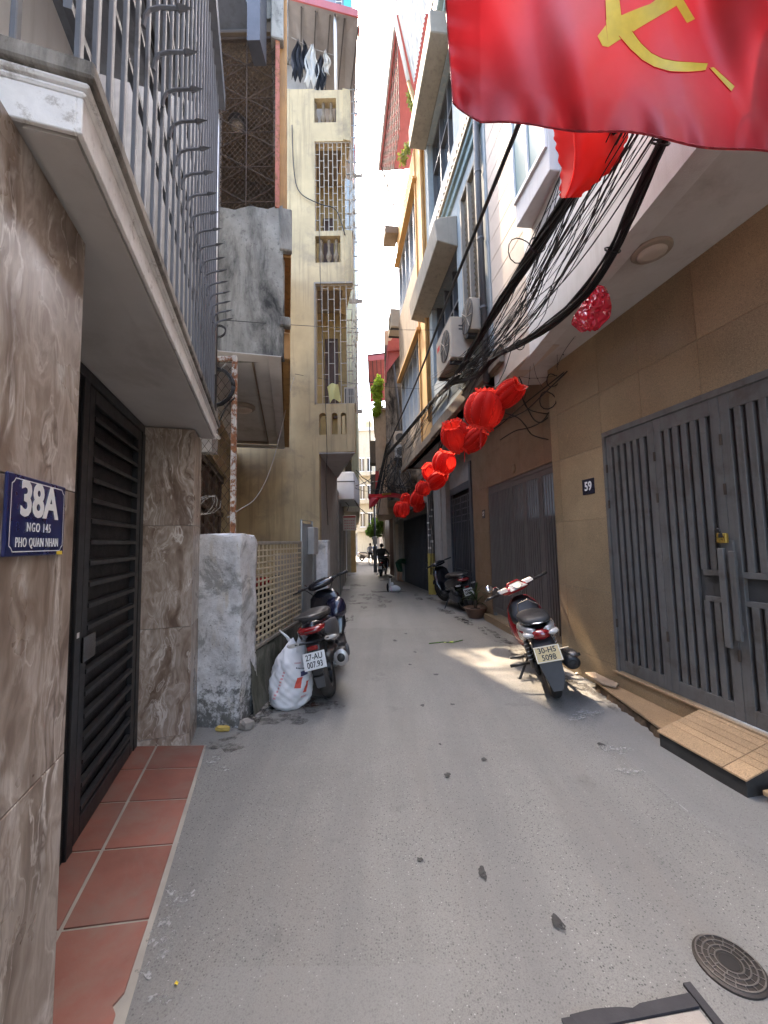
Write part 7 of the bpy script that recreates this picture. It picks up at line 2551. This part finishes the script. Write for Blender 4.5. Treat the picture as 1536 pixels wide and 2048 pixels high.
# bending figure in green
b = Vector((.60, 16.3, zg(16.3)))
J = dict(pelvis=((0, -.05, .86), (.16, .15)), waist=((0, .14, .92), (.15, .14)), chest=((0, .40, .86), (.18, .15)), neck=((0, .56, .74), .06), head0=((0, .61, .68), .06), head1=((0, .66, .60), (.08, .09)), head2=((0, .70, .52), (.06, .07)),
         shl=((-.19, .42, .80), .06), ell=((-.22, .48, .54), .045), wrl=((-.18, .56, .33), .032), hal=((-.17, .60, .25), .03),
         shr=((.19, .42, .80), .06), elr=((.22, .48, .54), .045), wrr=((.18, .56, .33), .032), har=((.17, .60, .25), .03),
         hpl=((-.10, -.05, .80), .10), knl=((-.11, .03, .46), .065), anl=((-.11, -.02, .09), .042), tol=((-.12, .12, .04), .036),
         hpr=((.10, -.05, .80), .10), knr=((.11, .03, .46), .065), anr=((.12, -.02, .09), .042), tor=((.13, .12, .04), .036))
Zg = [(lambda c: c.z < .55 and c.y > .44, MAT['skin']), (lambda c: c.z < .42, MAT['skin']), (lambda c: True, MAT['greencloth'])]
body('person', 'person in dark green bending down by the dark shutter', 'person', (b.x, b.y, b.z), J, E_BODY, Zg, MAT['greencloth'], R_(65), ((0, .665, .585), .115, (.8, .95, .95)))


# ================================================================== SMALL THINGS
# white sack of rubbish leaning on the base wall
sb = G(575, 1424)
sk = thing('white_sack', 'bulging white woven sack with red print leaning on the mossy wall', 'sack', tuple(sb))


def sackp(u, v, e=0.0):
    a = 2 * math.pi * u
    zz = v
    prof = [(.0, .62), (.08, .92), (.25, 1.0), (.5, .97), (.72, .84), (.86, .58), (.94, .36), (1.0, .16)]
    for i in range(len(prof) - 1):
        if zz <= prof[i + 1][0]:
            t = (zz - prof[i][0]) / (prof[i + 1][0] - prof[i][0])
            r = prof[i][1] * (1 - t) + prof[i + 1][1] * t
            break
    r *= 1 + .05 * math.sin(a * 3 + zz * 9) + .035 * math.sin(a * 7 - zz * 14) + .026 * math.sin(zz * 21 + a * 4 + 2 * math.sin(a * 3)) + .02 * math.sin(zz * 33 - a * 9) + .014 * math.sin(zz * 61 + a * 13)
    x = .19 * r * math.cos(a) + (-.02 + .05 * zz) + e * math.cos(a)
    y = .15 * r * math.sin(a) + .10 * zz + e * math.sin(a)
    z = .56 * zz + .025 * math.sin(a * 2 + 1) * zz + (.10 * max(0, math.cos(a - .2)) * max(0, zz - .75) * 3)
    return Vector((sb.x + x, sb.y + .12 + y, sb.z - .005 + z))


obj('bag', MB().grid(sackp, 72, 64), MAT['sack'], sk, smooth=True)


def sackprint(name, mat, u0, u1, v0, v1, nu=6, nv=6, skew=0.0):
    obj(name, MB().grid(lambda a, b: sackp(u0 + (u1 - u0) * a + skew * b, v0 + (v1 - v0) * b, .0035), nu, nv), mat, sk, smooth=True)


sackprint('red_print', MAT['sackred'], .80, .845, .36, .52, 8, 8, .01)
sackprint('red_print', MAT['sackred'], .865, .895, .28, .44, 8, 8, .02)
sackprint('navy_print', MAT['sackblue'], .835, .90, .53, .60, 8, 4, .0)
for k in range(9):
    sackprint('faded_print', MAT['sackpink'], .655 + .004 * k, .675 + .004 * k, .20 + .045 * k, .225 + .045 * k, 2, 2)
for k in range(7):
    sackprint('black_print', MAT['plateblack'], .795 + .012 * k, .803 + .012 * k, .655 - .006 * k, .675 - .006 * k, 1, 2)
for k in range(6):
    sackprint('faded_print', MAT['sackpink'], .78 + .010 * k, .786 + .010 * k, .72, .74, 1, 1)
for k in range(4):
    sackprint('faded_print', MAT['sackpink'], .86 + .012 * k, .868 + .012 * k, .20, .23, 1, 1)
obj('tied_ear', MB().tube([tuple(sackp(.45, .95)), tuple(sackp(.45, .97) + Vector((-.05, .0, .04))), tuple(sackp(.45, .97) + Vector((-.12, .02, .09)))], [.02, .012, .006], 6), MAT['sack'], sk, smooth=True)


def rockm(name, label, cat, c, r, mat, seed, sc_=(1, 1, 1), group=None):
    rr = random.Random(seed)
    mb = MB().ball((0, 0, 0), r, 9, 6, sc_)
    mb.v = [v * (1 + rr.uniform(-.22, .22)) for v in mb.v]
    zmin = min(v.z for v in mb.v)
    mb.v = [Vector((c.x + v.x, c.y + v.y, c.z + max(v.z - zmin * .7, -.002))) for v in mb.v]
    return tag(obj(name, mb, mat, at=tuple(c)), label, cat, group)


rockm('rubble_stone', 'angular grey rubble stone beside the old white pier', 'stone', G(492, 1458), .052, MAT['rock'], 3, (1.2, .8, .9))
rockm('brick_fragment', 'broken yellow brick piece at the foot of the pier', 'brick', G(447, 1462), .034, MAT['brickbit'], 4, (1.7, .8, .75))
c = G(612, 1412)
obj_ = MB()
rr = random.Random(8)
for k in range(26):
    q = Vector((c.x + rr.uniform(-.12, .10), c.y + rr.uniform(-.05, .14), c.z + .006))
    blob(obj_, q, rr.uniform(.008, .03), rr.uniform(.006, .02), q.z + rr.uniform(0, .012), 7, .5, k)
tag(obj('leaf_litter', obj_, plain('rotting_litter', (.07, .045, .032), .9, var=.4), at=tuple(c)), 'dark rotting leaf litter between sack and scooter wheel', 'litter', None, 'stuff')

# bits lying on the lane
c = G(890, 1284)
lf = thing('fallen_stalk', 'green leafy vegetable stalk lying on the lane', 'leaf', tuple(c))
obj('stem', MB().tube([tuple(G(858, 1287, .008)), tuple(G(885, 1284, .010)), tuple(G(905, 1285, .012)), tuple(G(925, 1280, .006))], .006, 5), MAT['leafg'], lf)
for k in range(7):
    a = G(872 + k * 5, 1285, .012)
    d = Vector((rr.uniform(-.05, .09), rr.uniform(-.05, .06), rr.uniform(.0, .02)))
    s_ = Vector((-d.y, d.x, 0)) * .35
    obj('leaf', MB().add([tuple(a), tuple(a + d * .5 + s_), tuple(a + d), tuple(a + d * .5 - s_)], [(0, 1, 2, 3)]), MAT['leafbright'] if k % 2 else MAT['leafg'], lf)


def scrap(label, px, py, w_, h_, mat, seed, dz=.004, cat='litter'):
    rr = random.Random(seed)
    c = G(px, py, 0)
    tx = [(rr.uniform(.6, 1) if k % 2 else rr.uniform(.3, .8)) for k in range(11)]
    mb = MB()
    pts = [(c.x + w_ * t * math.cos(2 * math.pi * k / 11), c.y + h_ * t * math.sin(2 * math.pi * k / 11), c.z + dz + rr.uniform(0, .010)) for k, t in enumerate(tx)]
    pts.append((c.x, c.y, c.z + dz + .008))
    mb.add(pts, [(k, (k + 1) % 11, 11) for k in range(11)])
    tag(obj('scrap', mb, mat, at=tuple(c)), label, cat)


scrap('pink torn petal paper on the terracotta tiles', 143, 1793, .024, .016, MAT['pinkpaper'], 2, .045)
scrap('yellow torn scrap on the asphalt near the tiles', 352, 1972, .009, .008, MAT['stickeryellow'], 5)
scrap('white crumpled paper against the tan wall base', 1153, 1349, .05, .035, MAT['paper'], 7, .01)
scrap('brown dry leaf on the sunlit lane', 993, 1296, .045, .012, plain('dry_leaf', (.22, .13, .07), .8), 9, .006)

# manhole cover
c = G(1459, 1931)
mhc = thing('manhole_cover', 'small round cast iron cover with ribbed rings in the lane', 'manhole cover', tuple(c))
Rm_ = .094
obj('disc', MB().lathe([(Rm_ * 1.06, -.01), (Rm_ * 1.06, .006), (Rm_ * .98, .010), (.0005, .010)], c, 48), MAT['iron'], mhc, smooth=30)
mb = MB()
for r_ in (.95, .76, .58, .40):
    n = 48
    for k in range(n):
        a0, a1 = 2 * math.pi * k / n, 2 * math.pi * (k + 1) / n
        w_ = .0022
        mb.add([(c.x + (Rm_ * r_ + s * w_) * math.cos(a), c.y + (Rm_ * r_ + s * w_) * math.sin(a), c.z + z) for z in (.0098, .0135) for a, s in ((a0, -1), (a1, -1), (a1, 1), (a0, 1))],
               [(4, 5, 6, 7), (0, 1, 5, 4), (2, 3, 7, 6)])
rg = obj('ring_rib', mb, MAT['ironrib'], mhc, kind='stuff')
for (r0, r1, n, ph) in ((.76, .95, 18, 0), (.58, .76, 14, .2), (.40, .58, 10, .1)):
    for k in range(n):
        a = 2 * math.pi * k / n + ph
        ra = MB().box(Rm_ * r0, Rm_ * r1, -.0016, .0016, .0098, .0132)
        ra.v = [Vector((c.x + v.x * math.cos(a) - v.y * math.sin(a), c.y + v.x * math.sin(a) + v.y * math.cos(a), c.z + v.z)) for v in ra.v]
        obj('radial_rib', ra, MAT['ironrib'], mhc)
obj('keyhole', MB().lathe([(Rm_ * .30, .0102), (Rm_ * .30, .0112), (.0005, .0112)], c, 16), MAT['dark'], mhc)

# concrete inspection slab with tar strips at the bottom edge
q0, q1 = G(1135, 2046), G(1412, 2046)
t0, t1 = G(1178, 2040), G(1378, 1998)
slabt = tag(thing('inspection_slab', 'sandy concrete inspection slab framed with tar strips', None, tuple((q0 + q1) / 2)), None, None, None, 'structure')
a_, b_ = G(1140, 2035), G(1382, 1992)
d_ = (b_ - a_)
d_.z = 0
e_ = Vector((d_.y, -d_.x, 0)).normalized()
L_ = d_.length
d_.normalize()


def TQ(x, y, z):
    return Vector((a_.x, a_.y, 0)) + d_ * x + e_ * y + Vector((0, 0, z))


obj('slab', MB(TQ).box(.012, L_ - .012, .040, .45, -.01, .005), MAT['slab'], slabt)
mb = MB(TQ)
pts = [(0, .0), (.08, -.004), (.16, .002), (.20, .010), (.23, .002), (L_ - .004, -.002), (L_ - .004, .033), (.012, .037)]
mb.prism([(x, y, .0) for x, y in pts], (0, 0, .0085))
obj('tar_strip', mb, MAT['patch'], slabt)
obj('tar_strip', MB(TQ).box(L_ + .0, L_ + .026, -.028, .45, .0, .0095), MAT['patch'], slabt)
obj('tar_strip', MB(TQ).box(-.03, .008, .004, .45, .0, .0075), MAT['patch'], slabt)

# drain slots between the wheels further along
c = G(781, 1184)
dr_ = thing('marker_stick', 'white stick and bag marking a hole in the lane', 'marker', tuple(c))
mb = MB()
blob(mb, (c.x - .05, c.y + .05), .42, .16, c.z + .006, 26, .4, 3)
obj('hole', mb, MAT['dark'], dr_)
obj('stick', MB().tube([(c.x - .02, c.y, c.z), (c.x, c.y, c.z + .46)], .016, 6), MAT['white'], dr_)
obj('stick_foot', MB().tube([(c.x + .04, c.y, c.z), (c.x + .005, c.y, c.z + .2)], .014, 6), MAT['pinkpaper'], dr_)
mb = MB().ball((0, 0, 0), .12, 14, 9, (1.25, .9, 1.0))
mb.v = [Vector((c.x + .13 + v.x * (1.25 - 1.6 * v.z) + .10 * (.12 - v.z), c.y + .08 + v.y, c.z + .10 + v.z * .95)) for v in mb.v]
obj('bag', mb, MAT['sack'], dr_, smooth=True)
obj('bag_neck', MB().ball((c.x + .06, c.y + .05, c.z + .25), .05, 8, 6, (1, 1, 1.2)), MAT['sack'], dr_, smooth=True)
obj('dark_top', MB().ball((c.x + .01, c.y, c.z + .48), .055, 8, 6, (1.3, 1, .7)), MAT['blackplastic'], dr_, smooth=True)
obj('dark_rag', MB().ball((c.x - .09, c.y + .05, c.z + .15), .06, 8, 6, (.6, .6, 2.2)), MAT['clothblack'], dr_, smooth=True)


def leafy(mb, c, spread, n, size, rr, up=.2, droop=False):
    for k in range(n):
        d = Vector((rr.gauss(0, 1), rr.gauss(0, 1), rr.gauss(0, 1)))
        d.normalize()
        p = Vector(c) + Vector((d.x * spread[0], d.y * spread[1], d.z * spread[2])) * rr.random() ** .45
        t = Vector((rr.uniform(-1, 1), rr.uniform(-1, 1), rr.uniform(-.6, .8) + up)).normalized() * size * rr.uniform(.6, 1.4)
        s_ = t.cross(Vector((rr.uniform(-1, 1), rr.uniform(-1, 1), rr.uniform(-1, 1)))).normalized() * t.length * .32
        m_ = p + t * .5 + Vector((0, 0, t.length * .12))
        mb.add([tuple(p), tuple(m_ + s_), tuple(p + t), tuple(m_ - s_)], [(0, 1, 2, 3)])


# climbing plants on the tan house
c = P(757, 790, 16.6)
pl = thing('climbing_plant', 'bright green climbing plant on the tan house roof edge', 'plant', tuple(c))
mb = MB()
rr = random.Random(17)
for (px, py, sx, sz) in ((757, 768, 8, 14), (755, 790, 9, 14), (756, 812, 8, 14), (750, 780, 7, 8), (752, 826, 5, 8)):
    q = P(px, py, 16.4)
    leafy(mb, q, (sx * 16.4 / 769, .3, sz * 16.4 / 769), 330, .13, rr, .1)
obj('foliage', mb, MAT['leafbright'], pl)
mb = MB()
for k in range(9):
    mb.tube([tuple(P(760, 830, 16.5)), tuple(P(757 + rr.uniform(-10, 8), 795 + rr.uniform(-12, 12), 16.45)), tuple(P(755 + rr.uniform(-16, 10), 765 + rr.uniform(-16, 8), 16.4))], .01, 4)
obj('stem', mb, MAT['bark'], pl)
# tree farther down the lane
c = G(757, 1108)
tr_ = thing('lane_tree', 'small green tree leaning over the far lane', 'tree', (c.x, 30.0, -.27))
bx = P(757, 1050, 30).x + .3
obj('trunk', MB().tube([(bx + .25, 30, -.3), (bx + .2, 30, 1.2), (bx, 30, 2.6), (bx - .2, 30, 3.6)], [.12, .10, .08, .03], 8), MAT['bark'], tr_, smooth=True)
mb = MB()
for k in range(6):
    mb.tube([(bx, 30, 2.2 + .2 * k), (bx + rr.uniform(-.9, .5), 30 + rr.uniform(-.6, .6), 2.6 + .3 * k)], [.04, .012], 5)
obj('limb', mb, MAT['bark'], tr_)
mb = MB()
for (px, py, sx, sz) in ((756, 1046, 12, 12), (764, 1058, 10, 10), (746, 1058, 10, 10), (752, 1070, 12, 7), (768, 1044, 7, 8), (740, 1066, 6, 6)):
    q = P(px, py, 30)
    leafy(mb, q, (sx * 30 / 769, .8, sz * 30 / 769), 300, .22, rr)
obj('crown', mb, m_leaf('mid_leaf', (.06, .14, .02), (.20, .32, .05), .4), tr_)
c = G(750, 1112)
wp_ = thing('lane_post', 'dark thin post with a small box in the far lane', 'post', (P(750, 1060, 22).x, 22, -.27))
x_ = P(749.5, 1060, 22).x
obj('shaft', MB().tube([(x_, 22, -.3), (x_, 22, 4.3)], .06, 8), MAT['rod'], wp_, smooth=True)
obj('box', MB().box(x_ - .13, x_ + .13, 21.85, 21.93, 1.3, 1.75), MAT['cabinet'], wp_, bevel=.01)
obj('foot_sleeve', MB().box(x_ - .1, x_ + .1, 21.9, 22.1, -.3, 1.2), MAT['darkwall'], wp_, bevel=.02)

# roof plants on the blue and orange houses
c = P(826, 200, 8.9)
pl = thing('roof_plant', 'small green plants in the gap above the orange house pipe', 'plant', tuple(c))
mb = MB()
for (px, py) in ((822, 195), (826, 210), (815, 300), (806, 318), (830, 262)):
    leafy(mb, P(px, py, 9.4), (.10, .1, .16), 90, .09, rr)
obj('foliage', mb, m_leaf('olive_leaf', (.14, .16, .03), (.28, .30, .06), .4), pl)
obj('stem', MB().tube([tuple(P(826, 225, 9.4)), tuple(P(822, 195, 9.4))], .012, 4).tube([tuple(P(812, 330, 9.4)), tuple(P(815, 295, 9.4))], .012, 4), MAT['bark'], pl)

# potted plant by the second gate
c = G(955, 1238)
pp = thing('potted_plant', 'low glazed pot with long leafed plant beside the dark gate', 'plant', tuple(c))
pr = .21
obj('pot', MB().lathe([(pr * .62, 0), (pr * .75, .06), (pr * .9, .14), (pr * 1.0, .17), (pr * 1.08, .185), (pr * 1.0, .195), (pr * .9, .18), (.01, .165)], (c.x, c.y + pr * .7, c.z), 24), MAT['clay'], pp, smooth=40)
obj('soil', MB().lathe([(pr * .9, .0), (.01, .012)], (c.x, c.y + pr * .7, c.z + .166), 16), MAT['soil'], pp)
obj('trunk', MB().tube([(c.x, c.y + pr * .7, c.z + .16), (c.x + .02, c.y + pr * .7, c.z + .42)], [.03, .018], 7), MAT['bark'], pp, smooth=True)


def blade(px_, L, az, el, w_=.018):
    pts = []
    for j in range(7):
        t = j / 6
        e = el - 1.3 * t * t
        pts.append((L * t * math.cos(az) * math.cos(el * .7), L * t * math.sin(az) * math.cos(el * .7), L * (math.sin(el) * t - .55 * t * t)))
    b0 = Vector((c.x + .02, c.y + pr * .7, c.z + px_))
    sd = Vector((-math.sin(az), math.cos(az), 0))
    mb = MB()
    vs = []
    for j, p in enumerate(pts):
        ww = w_ * math.sin(math.pi * min(.96, .12 + .86 * j / 6))
        vs += [tuple(b0 + Vector(p) - sd * ww), tuple(b0 + Vector(p) + sd * ww)]
    mb.add(vs, [(2 * j, 2 * j + 1, 2 * j + 3, 2 * j + 2) for j in range(6)])
    return mb


rr = random.Random(4)
for k in range(26):
    obj('leaf', blade(.22 + rr.random() * .26, rr.uniform(.30, .55), rr.uniform(0, 6.28), rr.uniform(.4, 1.4)), MAT['leafdark'], pp)
c2_ = G(1003, 1222)
pp2 = thing('shaded_shrub', 'dark shrub in the shade beside the dark gate step', 'plant', (c2_.x + .1, c2_.y + .5, c2_.z))
mb = MB()
leafy(mb, (c2_.x + .08, c2_.y + .5, c2_.z + .55), (.22, .18, .38), 420, .09, rr)
obj('foliage', mb, MAT['leafdark'], pp2)
obj('pot', MB().lathe([(.12, 0), (.16, .2), (.17, .22), (.01, .2)], (c2_.x + .08, c2_.y + .5, c2_.z), 18), MAT['clay'], pp2, smooth=40)
# flower pots past the column
c = G(850, 1168)
pf = thing('flower_pot', 'clay pot of pale pink flowers at the foot of the dark shutter', 'plant', tuple(c))
obj('pot', MB().lathe([(.14, 0), (.2, .14), (.22, .17), (.01, .15)], (c.x, c.y, c.z), 18), MAT['clay'], pf, smooth=40)
mb = MB()
leafy(mb, (c.x, c.y, c.z + .34), (.2, .18, .2), 160, .08, rr)
obj('foliage', mb, MAT['leafdark'], pf)
mb = MB()
leafy(mb, (c.x, c.y - .05, c.z + .42), (.17, .15, .2), 120, .055, rr)
obj('flower', mb, MAT['flowers'], pf, kind='stuff')

# far tower seen over the awning
th_ = thing('turquoise_shutter_tower', 'pale tower block with turquoise shutter peeping over the awning', 'building', (-3.0, 24, -.3))
a_, b_ = P(640, -60, 24), P(703, 22, 24)
obj('wall', MB().box(a_.x, -2.75, 24.1, 27, -.4, 16.0), MAT['blue'], th_)
obj('upper_wall', MB().box(a_.x, b_.x, 24, 27, 16.0, b_.z + 3.5), MAT['blue'], th_)
obj('shutter', frontbox(MB(), 687, 701, -60, 20, 23.9, .08), MAT['turquoise'], th_)
wv = obj('louvre_window', frontbox(MB(), 671, 684, -60, 18, 23.92, .06), MAT['white'], th_)
for k in range(6):
    obj('slat', frontbox(MB(), 672, 683, -28 + k * 8, -24 + k * 8, 23.88, .02), MAT['greyplastic'], wv)
# stones and wood by the stone step, bundle behind chain link
rockm('rubble_stone', 'small broken stone at the end of the worn granite step', 'stone', G(1203, 1372), .045, MAT['rock'], 13, (1.0, 1.2, .7))
c = P(405, 1010, 3.6)
cable('tangle of pale wire behind the chain link', [tuple(c + Vector((.10 * math.cos(a * .7) + .003 * a, .03 * math.sin(a * 1.3), .09 * math.sin(a * .7 + .4)))) for a in range(28)], .003, 'cablegrey', None, 'wire_tangle', 4)
